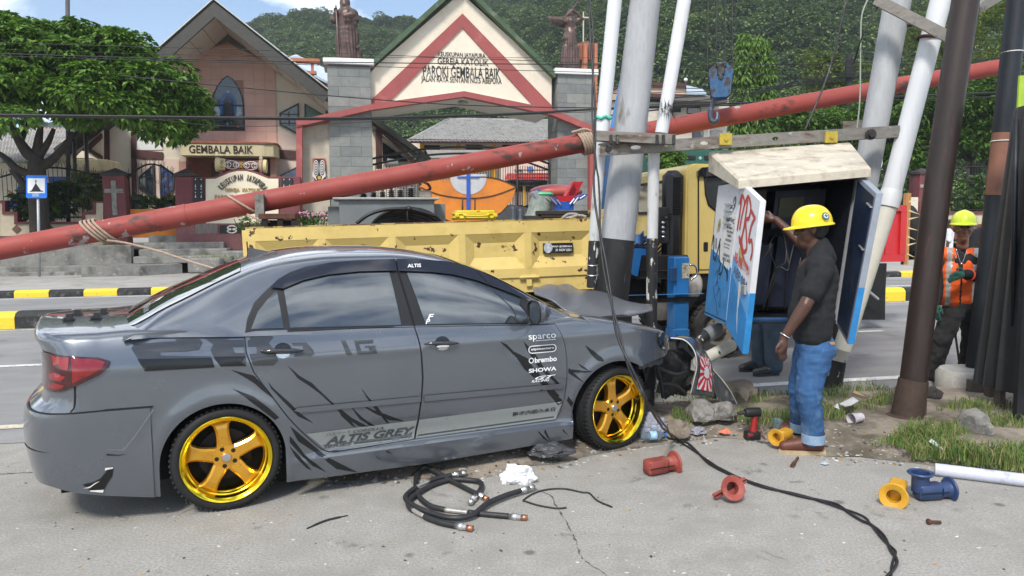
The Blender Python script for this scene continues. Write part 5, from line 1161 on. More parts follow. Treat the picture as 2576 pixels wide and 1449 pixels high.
# drum on top of the sign wall
a,b_=PR(*q2(545,330),PSN+.25),PR(*q2(1062,325),PSN+.25);L=b_.x-a.x;drum=thing('tifa_drum','painted hourglass drum lying on top of the church sign wall','drum',tuple((a+b_)/2),ROADM)
DM=Matrix.Translation(a) @ Matrix.Rotation(R(2),4,'Y')
def dsec(name,prof,m,parent=drum):q=MB();q.lathe([(r,x*L) for x,r in prof],26,axis='X',M=DM);return q.build(name,m,parent,40)
rr_=.235;DRC=mat('drum_cream',(.55,.44,.22),.6,var=.15,scale=6);DRB=mat('drum_brown',(.10,.035,.025),.5,var=.2)
dsec('end_rim',[(0,rr_*.9),(0,rr_*1.02),(.06,rr_*1.0),(.08,rr_*.95)],DRC);dsec('cream_band',[(.08,rr_*.94),(.19,rr_*.84)],DRC);dsec('waist',[(.19,rr_*.86),(.35,rr_*.72),(.5,rr_*.68),(.65,rr_*.72),(.85,rr_*.86)],DRB);dsec('skin_band',[(.85,rr_*.88),(.93,rr_*.95)],mat('drum_hide',(.35,.26,.17),.8,var=.25));dsec('end_rim',[(.93,rr_*.9),(.94,rr_*1.0),(1.0,rr_*.98),(1.0,rr_*.6),(.99,0)],DRC)
q=MB();q.tube([DM @ Vector((L*.9,math.cos(k*.3)*rr_,math.sin(k*.3)*rr_)) for k in range(21)],.03,6,closed=True);q.sphere(DM @ Vector((L*.885,-.02,rr_*1.1)),(.07,.05,.09),10,6);q.build('rope_tie',mat('drum_hide'),drum,True)
def dcurve(pts,r,m):
 out=[]
 for x,h in pts:rad=rr_*interp(x,[(.08,.94),(.19,.86),(.35,.72),(.5,.68),(.65,.72),(.85,.86)])+.006;h=max(-.95,min(.95,h));out.append(DM @ Vector((x*L,-rad*math.sqrt(1-h*h),rad*h)))
 q=MB();q.tube(catmull(out,4),r,5);q.build('painted_scroll',m,drum,True)
for cx in (.33,.69):
 for sx in (-1,1):
  for sy in (-1,1):
   dcurve([(cx+sx*.02,sy*.05),(cx+sx*.05,sy*.45),(cx+sx*.10,sy*.25),(cx+sx*.07,sy*.12)],.012,MASKW);dcurve([(cx,sy*.75),(cx+sx*.06,sy*.68),(cx+sx*.13,sy*.30),(cx+sx*.12,0)],.012,MASKW)
for sx in (-1,1):dcurve([(.5+sx*.035,.6),(.5,.3),(.5+sx*.035,0),(.5,-.3),(.5+sx*.035,-.6)],.012,mat('drum_gold',(.55,.38,.05),.5))
for y in (-.4,0.1,.5):dcurve([(.10,y),(.13,y+.2),(.16,y),(.13,y-.12),(.12,y)],.008,MASKB)
for x in (600,1010):q=MB();c=PR(*q2(x,415),PSN+.25);q.box(c.x-.05,c.x+.05,PSN+.1,PSN+.4,c.z-.25,c.z+.06);q.build('cradle',DRB,drum)
# blue church sign, no-stopping sign
def post_sign(label,name,base_px,p,top_v,r=.035):pass
sgn=thing('blue_place_sign','square blue road sign with black church pictogram on grey post','sign',tuple(GR(105,706,.15)),ROADM);ps=23.9
q=MB();c0,c1=PR(*q1(335,660),ps),PR(*q1(345,1400),ps);q.tube([Vector((c1.x,ps+.06,.15)),Vector((c0.x,ps+.06,c0.z+.2))],.04,10);q.build('post',mat('galvanised_post',(.36,.38,.39),.5,.4,var=.15),sgn,True)
def rrect(x0,y0,x1,y1,r,f):
 out=[]
 for cx,cy,a0 in ((x1-r,y0+r,-90),(x1-r,y1-r,0),(x0+r,y1-r,90),(x0+r,y0+r,180)):out+=[f(cx+r*math.cos(R(a0+k*30)),cy+r*math.sin(R(a0+k*30))) for k in range(4)]
 return out
BLS=mat('blue_sign_sheet',(.015,.16,.62),.4,var=.06);fac('plate',rrect(232,476,418,680,14,q1),ps-.01,.02,BLS,sgn);fac('white_field',rrect(246,503,400,635,4,q1),ps-.016,.006,mat('white_sign_sheet',(.66,.67,.68),.4,var=.06),sgn)
fac('pictogram',[q1(318,545),q1(365,612),q1(384,614),q1(384,622),q1(266,622),q1(266,614),q1(280,612)],ps-.022,.006,BSP,sgn);fac('pictogram',[q1(316,520),q1(322,520),q1(322,550),q1(316,550)],ps-.022,.006,BSP,sgn);fac('pictogram',[q1(309,525),q1(329,525),q1(329,530),q1(309,530)],ps-.023,.006,BSP,sgn);fac('peeled_sticker',[q1(285,640),q1(350,635),q1(345,665),q1(290,668)],ps-.016,.004,mat('peeled_paper',(.25,.33,.52),.7,var=.3,scale=20),sgn)
ns=thing('round_road_sign','round pale road sign back on blue post beside the white conduit','sign',tuple(GR(2195,700,.15)),ROADM);pn=19.6
c=PR(*q7(372,105),pn);rr0=abs(PR(*q7(462,105),pn).x-c.x);q=MB();q.lathe([(0,0),(rr0,0),(rr0,-.02),(0,-.02)],32,axis='Y',M=Matrix.Translation(c));q.build('disc',mat('pale_sign_disc',(.52,.55,.57),.5,var=.12),ns,40);q=MB();q.tube([Vector((c.x-.02,pn+.05,.15)),Vector((c.x-.02,pn+.05,c.z))],.04,10);q.build('post',mat('pale_blue_post',(.35,.45,.55),.5),ns,True)
for pts in ([(372,75),(400,75),(400,95),(372,95)],[(375,115),(395,110),(405,150),(395,150)],[(380,105),(400,100),(400,112),(384,116)]):fac('symbol',[q7(*a) for a in pts],pn-.035,.012,BSP,ns)
# flag poles in the yard, floodlight pole by the tree
for u_,vt,p_,lab in ((186,330,28.5,'grey steel flag pole behind the iron fence nearer the tree'),(216,350,28.6,'grey steel flag pole behind the iron fence nearer the cross pillar')):
 a,b_=PR(*q1(675 if u_<200 else 790,790),p_),PR(*q1(660 if u_<200 else 765,100),p_);q=MB();q.tube([a,b_],.065,10);tag(q.build('flag_pole',mat('dark_grey_pole',(.08,.08,.085),.5,.3,var=.15),smooth=True,base=tuple(a),frame=ROADM),lab,'pole')
q=MB();q.tube([PR(172,560,28),PR(170,-30,28)],.07,10);tag(q.build('tall_mast',mat('dark_grey_pole'),smooth=True,base=tuple(PR(172,560,28)),frame=ROADM),'tall thin steel mast rising behind the big leafy tree','mast')
bx_=thing('playground_panel','blue and orange painted panel behind the iron fence under the tree','panel',tuple(PR(*q1(150,740),28.5)),ROADM);fac('blue_sheet',[q1(180,490),q1(240,490),q1(240,680),q1(130,680)],28.5,.1,BLUEP,bx_);fac('orange_sheet',[q1(55,600),q1(210,690),q1(200,715),q1(145,720)],28.4,.1,ORNG,bx_);fac('blue_base',[q1(55,700),q1(160,700),q1(160,765),q1(55,765)],28.5,.1,BLUEP,bx_)
# ---------------------------------------------------------------- yellow crane truck
r1=crop(2300,850,.4142);r2=crop(2750,750,.5176);r3=crop(3000,1300,.4141);r5=crop(2500,500,.4139);r6=crop(950,800,.5823);k8=crop(2000,900,.7593);kA=crop(2700,600,.897);kB=crop(3300,600,.897)
PT=8.0
YELT=mat('chipped_yellow_truck_paint',(.62,.46,.15),.55,var=.08,scale=1.5,coat=.15,col2=(.075,.028,.018),lo=.618,hi=.628,scale2=7,detail2=10,col3=(.50,.36,.10),lo3=.55,hi3=.75,scale3=2.5)
YELC=mat('yellow_cab_paint',(.60,.46,.15),.4,var=.05,scale=1.5,coat=.4,col3=(.45,.33,.12),lo3=.6,hi3=.8,scale3=2)
RUST=mat('rusty_steel',(.10,.045,.03),.85,.2,var=.4,scale=8,bump=.3,bscale=60)
BLUET=mat('blue_crane_paint',(.02,.16,.42),.45,var=.15,scale=4,coat=.2,col2=(.06,.045,.04),lo=.66,hi=.7,scale2=7)
BLUED=mat('dark_blue_crane_paint',(.015,.06,.15),.5,var=.3,scale=4,col2=(.05,.04,.035),lo=.6,hi=.66,scale2=7)
BLACKM=mat('black_machine',(.012,.012,.013),.55,.2,var=.4,scale=8)
GREASE=mat('greasy_steel',(.045,.043,.042),.5,.4,var=.45,scale=10,col2=(.16,.15,.14),lo=.6,hi=.68,scale2=10)
BTL=PR(*r6(37,170),PT);BTR=PR(*r6(2440,101),PT);
bx=(BTR-BTL).normalized();bz=Vector((-bx.z,0,bx.x));BL_=(BTR-BTL).length
BEDM=Matrix(((bx.x,0,bz.x,BTL.x),(0,1,0,PT),(bx.z,0,bz.z,BTL.z),(0,0,0,1)))  # x along the bed, y across, z up from the top rail
truck=thing('crane_truck','rusty yellow dropside crane truck carrying the long red pole','truck',((BTL.x+BTR.x)/2,PT+.9,0),ROADM)
HB=PR(*r6(1900,500),PT);HS=abs((BEDM.inverted() @ HB).z)  # side board height
sb=MB(M=BEDM);D_=.055
sb.box(0,BL_,.035,.06,-HS,0)  # back sheet
sb.box(-.01,BL_+.01,-.02,.06,-.135,.0);sb.box(-.01,BL_+.01,-.02,.036,-HS,-HS+.10)  # rails
side=sb.build('side_board',YELT,truck)
rb_=[r6(x,300)[0] for x in (70,545,1020,1490,1935,2385)];ribx=[]
for u_ in rb_:q=BEDM.inverted() @ PR(u_,600,PT);ribx.append(q.x)
for k,x in enumerate(ribx):
 w=.075;q=MB(M=BEDM);q.box(x-w/2,x+w/2,-.022,.036,-HS+.101,-.136);q.build('rib',YELT,side)
for a,c in zip(ribx,ribx[1:]):  # sloping pressed panel
 a0,c0=a+.038,c-.038;q=MB(M=BEDM);z0,z1=-HS+.10,-.136;i=.10
 q.add([(a0,-.018,z1),(c0,-.018,z1),(c0-i,.034,z1-.10),(a0+i,.034,z1-.10),(a0,-.018,z0),(c0,-.018,z0),(c0-i,.034,z0+.13),(a0+i,.034,z0+.13)],[(0,1,2,3),(4,5,6,7),(0,3,7,4),(1,2,6,5)]);q.build('pressed_panel',YELT,side,fix=False)
q=MB(M=BEDM);q.box(-.012,BL_+.012,-.024,.064,.001,.012);q.build('worn_top_edge',mat('worn_rust_edge',(.16,.085,.05),.8,.2,var=.5,scale=14,col2=(.5,.36,.1),lo=.5,hi=.55,scale2=9),side)
for x in (ribx[0]+.45,ribx[2],ribx[4]):
 q=MB(M=BEDM);q.box(x-.09,x+.09,-.035,-.021,-HS-.03,-HS+.03,bev=.006);q.tube([(x-.11,-.04,-HS),(x+.11,-.04,-HS)],.014,8);q.box(x-.03,x+.03,-.038,-.02,-HS-.10,-HS-.02);q.build('hinge',YELT,truck)
q=MB(M=BEDM);q.box(0,BL_,.0,.08,-HS-.17,-HS-.012);q.box(0,BL_,.08,1.75,-HS-.10,-HS-.02);q.build('bed_floor',YELT,truck)
q=MB(M=BEDM);q.prism([(BL_-.25,-HS-.012),(BL_+.0,-HS-.012),(BL_+.0,-HS-.33)],.01,.06,axis='Y');q.build('gusset',YELT,truck)
q=MB(M=BEDM);q.box(-.05,-.012,0,1.8,-HS,-.02);q.build('tail_board',YELT,truck);q=MB(M=BEDM);q.box(0,BL_,1.74,1.8,-HS,0);q.build('side_board',YELT,truck);q=MB(M=BEDM);q.box(BL_+.013,BL_+.06,0,1.8,-HS,.1);q.build('head_board',YELT,truck)
pl=fpts([r6(2048,337),r6(2246,334),r6(2246,267),r6(2048,272)],PT-.03)
q=MB();q.prism(pl,PT-.012+.0,PT+.03,axis='Y');plate=q.build('inspection_plate',mat('black_plate',(.012,.013,.016),.5,var=.1),truck)
sign_line('MASA UJI BERKALA',[r6(2104,302),r6(2236,285)],PT-.013,WHITEP,plate,ex=.003,bold=.02);sign_line('31 NOV 2021',[r6(2125,325),r6(2232,307)],PT-.013,WHITEP,plate,ex=.003,bold=.02)
gc=fpts([r6(2073,301)],PT)[0];q=MB();q.prism([(gc[0]+.05*math.cos(a*R(24)),gc[1]+.06*math.sin(a*R(24))) for a in range(15)],PT-.018,PT,axis='Y');q.build('plate_emblem',mat('plate_emblem_grey',(.4,.42,.45),.5,var=.5,scale=30),plate)
ZF=BTL.z-HS-.15
fr=MB();S0,S1=BTL.x-.1,PR(1728,500,PT).x+1.75
for p in (8.55,9.25):fr.box(S0,S1,p,p+.09,.62,.82)
for s in np.linspace(S0+.3,S1-.3,7):fr.box(s,s+.08,8.62,9.25,.66,.78)
fr.build('chassis',BLACKM,truck)
def truck_wheel(s,p,r,parent,m_rim,sgn=1,w=.24):
 o=bpy.data.objects.new('wheel',None);COL.objects.link(o);o.parent=parent;o.matrix_parent_inverse=Matrix.Translation(-_BASE[parent]);o.location=(s,p,r);o.empty_display_size=.1
 if sgn<0:o.rotation_euler=(0,0,math.pi)
 t=MB();t.lathe([(r*.56,.08),(r*.62,w/2),(r*.86,w/2+.01),(r*.95,w/2-.03),(r*.975,w/2-.06),(r*.975,-w/2+.05),(r*.9,-w/2),(r*.56,-w/2)],48,axis='Y',caps=False)
 for k in range(28):
  for sd in (-1,1):t.box(-.026,.026,sd*(w*.30)-.05,sd*(w*.30)+.05,r*.955,r*1.0,M=Matrix.Rotation(2*math.pi*(k+.25*sd)/28,4,'Y') @ Matrix.Rotation(R(14*sd),4,'Z'))
 t.build('tyre',mat('dusty_truck_tyre',(.045,.043,.04),.85,var=.35,scale=6,bump=.2),o,40)
 t=MB();t.lathe([(r*.56,.09),(r*.53,.085),(r*.50,.02),(r*.42,-.01),(r*.30,.03),(r*.22,.06),(r*.20,.10),(0,.11)],36,axis='Y',caps=False);
 for k in range(6):a=2*math.pi*k/6;t.lathe([(.018,.05),(.018,.075),(0,.075)],8,axis='Y',M=Matrix.Translation((r*.26*math.cos(a),0,r*.26*math.sin(a))))
 t.build('rim',m_rim,o,40);return o
RIMM=mat('dirty_steel_rim',(.16,.145,.125),.7,.3,var=.35,scale=8)
fwc=PR(*k8(1085,548),PT+.12);
for p,sg_ in ((PT+.17,1),(PT+1.62,-1)):
 truck_wheel(fwc.x,p,.37,truck,RIMM,sg_);truck_wheel(BTL.x+1.05,p,.37,truck,RIMM,sg_)
# cab
cs0=PR(1728,500,PT).x;cz1=PR(1729,414,PT).z;cz0=PR(1756,690,PT).z;CL=1.75;cw=1.75
def cabsec(p):  # outline in (s, z), rear wall at left
 return [(cs0,cz0),(cs0+CL,cz0),(cs0+CL+.05,cz0+.5),(cs0+CL-.35,cz1-.08),(cs0+CL-.55,cz1),(cs0+.10,cz1+.015),(cs0+.03,cz1-.01),(cs0,cz1-.07)]
cb=MB();cb.prism(cabsec(0),PT+.04,PT+cw-.04,axis='Y')
ins=[(cs0+.02+(a-cs0)*.98,cz0+.01+(z-cz0)*.985) for a,z in cabsec(0)]
cb.prism(ins,PT+.005,PT+.042,axis='Y');cb.prism(ins,PT+cw-.042,PT+cw-.005,axis='Y')
cab=cb.build('cab',YELC,truck,30)
dx0=PR(*r5(605,700),PT).x
wn=fpts([r5(660,480),r5(760,470),r5(1000,470),r5(1000,800),r5(760,790),r5(700,740),r5(672,640)],PT)
q=MB();q.prism([(dx0,cz1-.12),(dx0+.95,cz1-.12),(dx0+1.15,cz0+.5),(dx0+1.1,cz0+.06),(dx0+.02,cz0+.06)],PT-.012,PT+.01,axis='Y',holes=[wn]);dr=q.build('door',YELC,cab)
q=MB();q.prism([(dx0-.014,cz1-.1),(dx0+.0,cz1-.1),(dx0+.02,cz0+.03),(dx0+.006,cz0+.03)],PT-.004,PT+.006,axis='Y');q.build('door_gap',GAPB,cab)
q=MB();q.prism(wn,PT-.002,PT+.004,axis='Y');q.build('side_glass',mat('clear_dark_glass',(.03,.035,.035),.06,var=.3,scale=2,coat=1,rvar=0),dr)
q=MB();q.tube([Vector((x,PT-.015,z)) for x,z in wn],.018,8,closed=True);q.build('window_rubber',TRIMB,dr)
fac('rain_visor',[r5(602,420),r5(640,385),r5(760,375),r5(1000,372),r5(1000,440),r5(700,470),r5(604,472)],PT-.05,.045,VISOR,dr)
facbox('handle_recess',*r5(655,1185),*r5(700,1095),PT-.022,.02,TRIMB,dr,bev=.01)
# rear wall of the cab: window and stamped ribs
def RW(p_from,z):return Vector((cs0,PT+p_from,z))
wz1=cz1-.14;wz0=wz1-.42
q=MB();q.box(cs0-.012,cs0+.01,PT+.42,PT+1.5,wz0,wz1,bev=.006);rwn=q.build('rear_window',TRIMB,cab);q=MB();q.box(cs0-.018,cs0-.012,PT+.46,PT+1.46,wz0+.04,wz1-.04);q.build('glass',GLASS,rwn)
q=MB();q.box(cs0-.05,cs0-.02,PT+.50,PT+.72,wz0+.04,wz0+.34,bev=.014) if False else None
for k in range(6):q=MB();q.box(cs0-.018,cs0+.01,PT+.42+k*.12,PT+.47+k*.12,cz0+.12,wz0-.10,bev=.008);q.build('stamped_rib',YELC,cab)
# snorkel intake
sn=MB();sn.box(cs0-.20,cs0-.02,PT+.03,PT+.30,cz0-.25,cz1-.12,bev=.05);sn.box(cs0-.22,cs0-.01,PT+.02,PT+.26,cz1-.62,cz1-.06,bev=.06);sno=sn.build('air_intake',TRIMB,truck,40)
for k in range(16):q=MB();z=cz1-.15-k*.027;q.box(cs0-.17,cs0-.06,PT+.005,PT+.02,z-.007,z+.007);q.build('louvre',TRIMB,sno)
facbox('step_box',*r1(1010,700),*r1(1190,500),PT+.05,.6,BLACKM,truck)
q=MB();q.box(cs0+.2,cs0+CL,PT+.12,PT+cw-.12,.5,cz0+.05);q.build('under_cab',BLACKM,truck)
q=MB();q.lathe([(.47,0),(.47,.3)],24,axis='Y',caps=False,a0=0,a1=math.pi,M=Matrix.Translation((fwc.x,PT+.32,.37)));q.build('wheel_arch',BLACKM,truck,40)
# crane base, outrigger and machinery between bed and cab
cs=(BTR.x+cs0)/2
q=MB();q.box(BTR.x+.08,cs0-.25,PT+.35,PT+1.4,.62,ZF+.5,bev=.03);q.build('crane_base',BLACKM,truck)
q=MB();q.lathe([(.22,ZF+.3),(.22,ZF+.9),(.18,ZF+1.5),(.15,ZF+1.9)],16,M=Matrix.Translation((cs-.1,PT+.9,0)));q.build('crane_column',BLUED,truck,40)
q=MB()
for k in range(5):
 for j in range(6):q.tube(catmull([(cs-.25+.06*j,PT+.40,ZF+.40+.05*k),(cs-.1+.05*j,PT+.26-.02*k,ZF+.28+.08*k),(cs+.12+.05*j,PT+.34,ZF+.45+.05*k)],5),.011,5)
struct(q.build('hydraulic_hoses',BLUED,truck,True),'stuff')
q=MB()
for k in range(7):q.tube(catmull([PR(*r1(470,170+k*13),PT+.1),PR(*r1(520,185+k*12),PT+.05),PR(*r1(560,150+k*16),PT+.2)],5),.012,6)
for k in range(5):q.tube([PR(*r1(690,200+k*14),PT+.1),PR(*r1(765,190+k*13),PT+.1)],.010,6)
struct(q.build('hydraulic_pipes',mat('pale_blue_pipe',(.10,.22,.42),.4,.3,var=.2),truck,True),'stuff')
q=MB();a=PR(*r1(735,180),PT+.1);q.box(a.x-.06,a.x+.08,PT+.05,PT+.35,a.z-.1,a.z+.32,bev=.01);vb=q.build('valve_block',GREASE,truck)
for k in range(4):c=PR(*r1(750,65+45*k),PT+.03);q=MB();q.sphere(c,.022,10,6);q.tube([c,c+Vector((0,.08,0))],.007,6);q.build('lever',CHROME,vb,True)
c=PR(*r1(780,20),PT+.03);q=MB();q.sphere(c,.025,10,6);q.tube([c,c+Vector((-.01,.02,-.12))],.008,6);q.build('lever',GREASE,vb,True)
leg=MB();a,b_=PR(*r1(850,1180),PT-.28),PR(*r1(1005,390),PT-.28);leg.box(a.x,b_.x,PT-.28,PT-.08,a.z+.12,b_.z,bev=.012);lg=leg.build('outrigger_leg',BLUET,truck)
q=MB();q.box(a.x-.012,b_.x+.012,PT-.295,PT-.065,a.z,a.z+.13,bev=.02);q.build('outrigger_foot',BLUET,lg)
q=MB();z_=b_.z;q.box(a.x+.09,b_.x-.005,PT-.286,PT-.279,z_-.24,z_-.07);q.build('worn_label',mat('worn_paper_label',(.45,.43,.36),.8,var=.3,scale=30,col2=(.2,.17,.1),lo=.5,hi=.6,scale2=25),lg)
q=MB();c0,c1=PR(*r1(812,630),PT-.3),PR(*r1(878,490),PT-.3);q.box(c0.x,c1.x,PT-.32,PT-.27,c0.z,c1.z,bev=.01);q.build('lock_box',BLUED,lg)
q=MB();q.tube(catmull([PR(*r1(1005,465),PT-.2),PR(*r1(1060,480),PT-.2),PR(*r1(1070,560),PT-.2),PR(*r1(1010,612),PT-.2)],5),.012,8);q.build('grab_handle',CHROME,lg,True)
q=MB();a,b_=PR(*r1(530,610),PT-.05),PR(*r1(850,375),PT-.05);q.box(a.x,b_.x+.2,PT-.02,PT+.5,a.z,b_.z,bev=.01);bxm=q.build('battery_box',mat('dark_brown_steel',(.03,.026,.023),.5,.3,var=.4,scale=6),truck)
for y in (515,590):a,b_=PR(*r1(535,y),PT-.05),PR(*r1(840,y+12),PT-.05);q=MB();q.tube([Vector((a.x,PT-.03,a.z)),Vector((b_.x,PT-.03,b_.z))],.008,6);q.build('edge_strip',GREASE,bxm)
fac('crane_bracket',[r1(445,320),r1(590,315),r1(590,372),r1(545,375),r1(510,575),r1(480,570),r1(440,540)],PT-.1,.5,BLUET,truck)
q=MB();a,b_=PR(*r1(700,1000),PT+.1),PR(*r1(830,830),PT+.1);q.lathe([(.10,a.z),(.13,a.z+.1),(.13,b_.z-.05),(.11,b_.z)],16,M=Matrix.Translation(((a.x+b_.x)/2,PT+.25,0)));q.build('air_tank',mat('dusty_grey_tank',(.22,.20,.17),.7,var=.25),truck,40)
q=MB();c=PR(*r1(1060,660),PT+.05);q.sphere((c.x,PT+.1,c.z),(.10,.12,.17),14,8);q.build('reservoir',mat('dirty_white_plastic',(.42,.40,.36),.5,var=.2),truck,True)
# boom and hoist
HK=PR(1812,205,8.5);tip=Vector((HK.x,8.75,9.2));bb_=Vector((cs-.1,PT+.9,ZF+1.75))
def beam(A,B,w,h,m,name,parent,taper=1.0):
 t=(B-A).normalized();sd=t.cross(Vector((0,0,1)));sd=sd.normalized() if sd.length>1e-4 else Vector((1,0,0));up=sd.cross(t);q=MB();vs=[]
 for P_,k in ((A,1),(B,taper)):
  for a,c in ((-1,-1),(1,-1),(1,1),(-1,1)):vs.append(P_+sd*a*w/2*k+up*c*h/2*k)
 q.add(vs,[(0,1,2,3),(4,5,6,7),(0,1,5,4),(1,2,6,5),(2,3,7,6),(3,0,4,7)]);return q.build(name,m,parent)
bo_a=PR(1528,330,PT+.9);beam(Vector((bo_a.x+.06,PT+.9,ZF+1.3)),Vector((bo_a.x+.62,PT+.95,bo_a.z+2.0)),.22,.26,BLUET,'boom',truck,.9);beam(Vector((bo_a.x+.58,PT+.95,bo_a.z+1.9)),tip,.13,.18,BLUET,'boom_extension',truck,.7)
hook=thing('crane_hook_block','worn blue crane hook block hanging on four wire ropes','hook block',tuple(HK),ROADM)
HM=Matrix.Translation(HK) @ Matrix.Rotation(R(-25),4,'Z')
def hpt(x,y):q=PR(*q4(x,y),8.5);return (q.x-HK.x,q.z-HK.z)
cheek=[hpt(*a) for a in ((1025,160),(1110,160),(1195,255),(1160,540),(1125,572),(990,572),(960,545),(940,245))];mx_=sum(a[0] for a in cheek)/8;cheek=[(a[0]-mx_,a[1]) for a in cheek]
HBL=mat('scratched_blue_steel',(.045,.12,.24),.5,.4,var=.4,scale=9,col2=(.06,.045,.04),lo=.5,hi=.58,scale2=9)
for y0 in (-.14,.11):q=MB(M=HM);q.prism(cheek,y0,y0+.035,axis='Y');q.build('cheek_plate',HBL,hook)
q=MB(M=HM)
for k in range(2):q.lathe([(.05,-.09+k*.09),(.15,-.09+k*.09),(.13,-.06+k*.09),(.15,-.02+k*.09),(.05,-.02+k*.09)],28,axis='Y',M=HM @ Matrix.Translation((0,0,.02)))
q.build('sheaves',GREASE,hook,40)
q=MB(M=HM);q.box(-.06,.06,-.16,.17,.14,.20,bev=.01);q.build('yoke',GREASE,hook)
q=MB(M=HM);q.box(-.045,.045,-.16,-.135,.05,.19,bev=.01);q.lathe([(.03,.135),(.03,.16),(0,.16)],12,axis='Y',M=HM @ Matrix.Translation((.0,0,.03)));q.build('pin_plate',GREASE,hook)
hp_=[hpt(*a) for a in ((995,560),(985,620),(965,690),(958,760),(972,825),(1000,845),(1026,815),(1030,760),(1026,720))];hp_=[Vector((a-mx_,0,c)) for a,c in hp_]
q=MB(M=HM);q.tube(catmull(hp_,5),[.028]*10+[.034]*10+[.036]*11+[.034-.0028*k for k in range(10)],12) if len(catmull(hp_,5))==41 else q.tube(catmull(hp_,5),.032,12);q.build('hook',mat('worn_hook_steel',(.09,.10,.13),.35,.7,var=.3,scale=9),hook,True)
for k,u_ in enumerate((1779,1801,1824,1843)):
 a=PR(u_,172,8.4+.06*k);q=MB();q.tube([a,Vector((tip.x+(a.x-HK.x)*.6,a.y+.2,tip.z))],.008,6);q.build('wire_rope',GREASE,hook)
# ---------------------------------------------------------------- red pole on the truck
PP=8.85
REDPOLE=mat('red_oxide_pole_paint',(.27,.05,.04),.65,var=.12,scale=2,col2=(.06,.032,.026),lo=.595,hi=.66,scale2=3.4,stretch=(.5,1,1),col3=(.33,.29,.28),lo3=.655,hi3=.675,scale3=3.2)
A,B=PR(-160,656,PP),PR(2532,165.5,PP);rpole=thing('red_utility_pole','long red painted steel utility pole lashed sloping over the truck','pole',tuple(A),ROADM)
def on_pole(u_):
 best=None
 for k in range(4001):
  t=k/4000;c=ROADM @ A.lerp(B,t);q=c-CAM_O;x=1288+FOC*q.dot(cam_rt)/q.dot(cam_fwd)
  if x >= u_:return t
 return 1.0
ts={u_:on_pole(u_) for u_ in (250,397,470,640,1375,1480)}
def psec(name,t0,t1,r0,r1,m=REDPOLE):
 n=16;q=MB();q.tube([A.lerp(B,t0+(t1-t0)*k/n) for k in range(n+1)],[r0+(r1-r0)*k/n for k in range(n+1)],28);return q.build(name,m,rpole,40)
psec('pole_section',0,ts[397]+.001,.114,.116);psec('sleeve',ts[397],ts[470],.123,.124);psec('pole_section',ts[470]-.001,ts[1375],.120,.121);psec('pole_section',ts[1375]-.001,1,.118,.106)
for k in (397,470,1375):
 t_=(B-A).normalized();c=A.lerp(B,ts[k]);psec('weld_bead',ts[k]-.0006,ts[k]+.0006,.126,.126)
ROPE=mat('pale_rope',(.36,.27,.20),.9,var=.3,scale=60,bump=.5,bscale=150)
def lashing(u_,n,r,label,tail=None,dx=.045,lean=.25):
 t=thing('rope_lashing',label,'rope',tuple(A.lerp(B,on_pole(u_))),ROADM);d=(B-A).normalized();sd=d.cross(Vector((0,0,1))).normalized();up=sd.cross(d);c0=A.lerp(B,on_pole(u_))
 for k in range(n):
  c=c0+d*dx*(k-n/2);pts=[c+(sd*math.cos(a)+up*math.sin(a))*(.121+r)-d*lean*.12*math.sin(a) for a in [2*math.pi*j/28 for j in range(28)]]
  q=MB();q.tube(pts,r,8,closed=True);q.build('rope_turn',ROPE,t,True)
 if tail:q=MB();q.tube(catmull(tail,8),r*.9,8);q.build('rope_tail',ROPE,t,True)
lashing(255,4,.014,'rope wound round the red pole beside the sleeve with a slack tail',[A.lerp(B,on_pole(275))+Vector((0,-.1,-.12)),PR(320,612,PP-.1),PR(400,632,PP-.2),PR(470,655,PP-.3),PR(540,676,PP-.5)],.042,.8)
lashing(618,1,.013,'single rope turn tying the red pole to the truck tail trestle',[A.lerp(B,on_pole(625))+Vector((0,-.13,-.12)),PR(*q2(930,870),PP-.2),PR(*q2(1000,905),PP-.2),PR(*q2(1100,915),PP-.2)],.04,1.2)
lashing(1476,5,.018,'thick rope bundle tying the red pole beside the concrete pole',[A.lerp(B,on_pole(1480))+Vector((0,-.1,.12)),PR(1470,325,PP-.1),PR(1450,330,PP-.1),PR(1438,333,PP-.1)],.034,.3)
tr=thing('steel_trestle','rusty steel trestle with upright channel holding the red pole at the truck tail','trestle',(PR(660,560,8.5).x,8.5,BTL.z-HS),ROADM)
q=MB();a,b_=PR(*q2(930,870),PP-.3),PR(*q2(1020,628),PP-.3);q.box(a.x,b_.x,PP-.19,PP-.13,a.z,b_.z);q.box(b_.x-.03,b_.x,PP-.25,PP-.13,a.z,b_.z);q.build('upright_channel',mat('galvanised_channel',(.22,.21,.19),.6,.4,var=.3,scale=8,col2=(.10,.07,.05),lo=.55,hi=.68,scale2=7),tr)
a,b_=PR(*q2(985,970),PP-.3),PR(*q2(1355,830),PP-.3);q=MB();q.box(a.x,b_.x,PP-.35,PP+.5,b_.z-.06,b_.z,bev=.005);q.build('cross_beam',RUST,tr)
for x in (a.x+.03,(a.x+b_.x)/2,b_.x-.05):q=MB();q.box(x,x+.06,PP-.33,PP-.27,BTL.z-HS,b_.z-.06);q.build('post',BLACKM,tr)
q=MB();q.box(a.x,b_.x,PP-.2,PP+.4,BTL.z-HS,b_.z-.07);q.build('crate',BLACKM,tr)
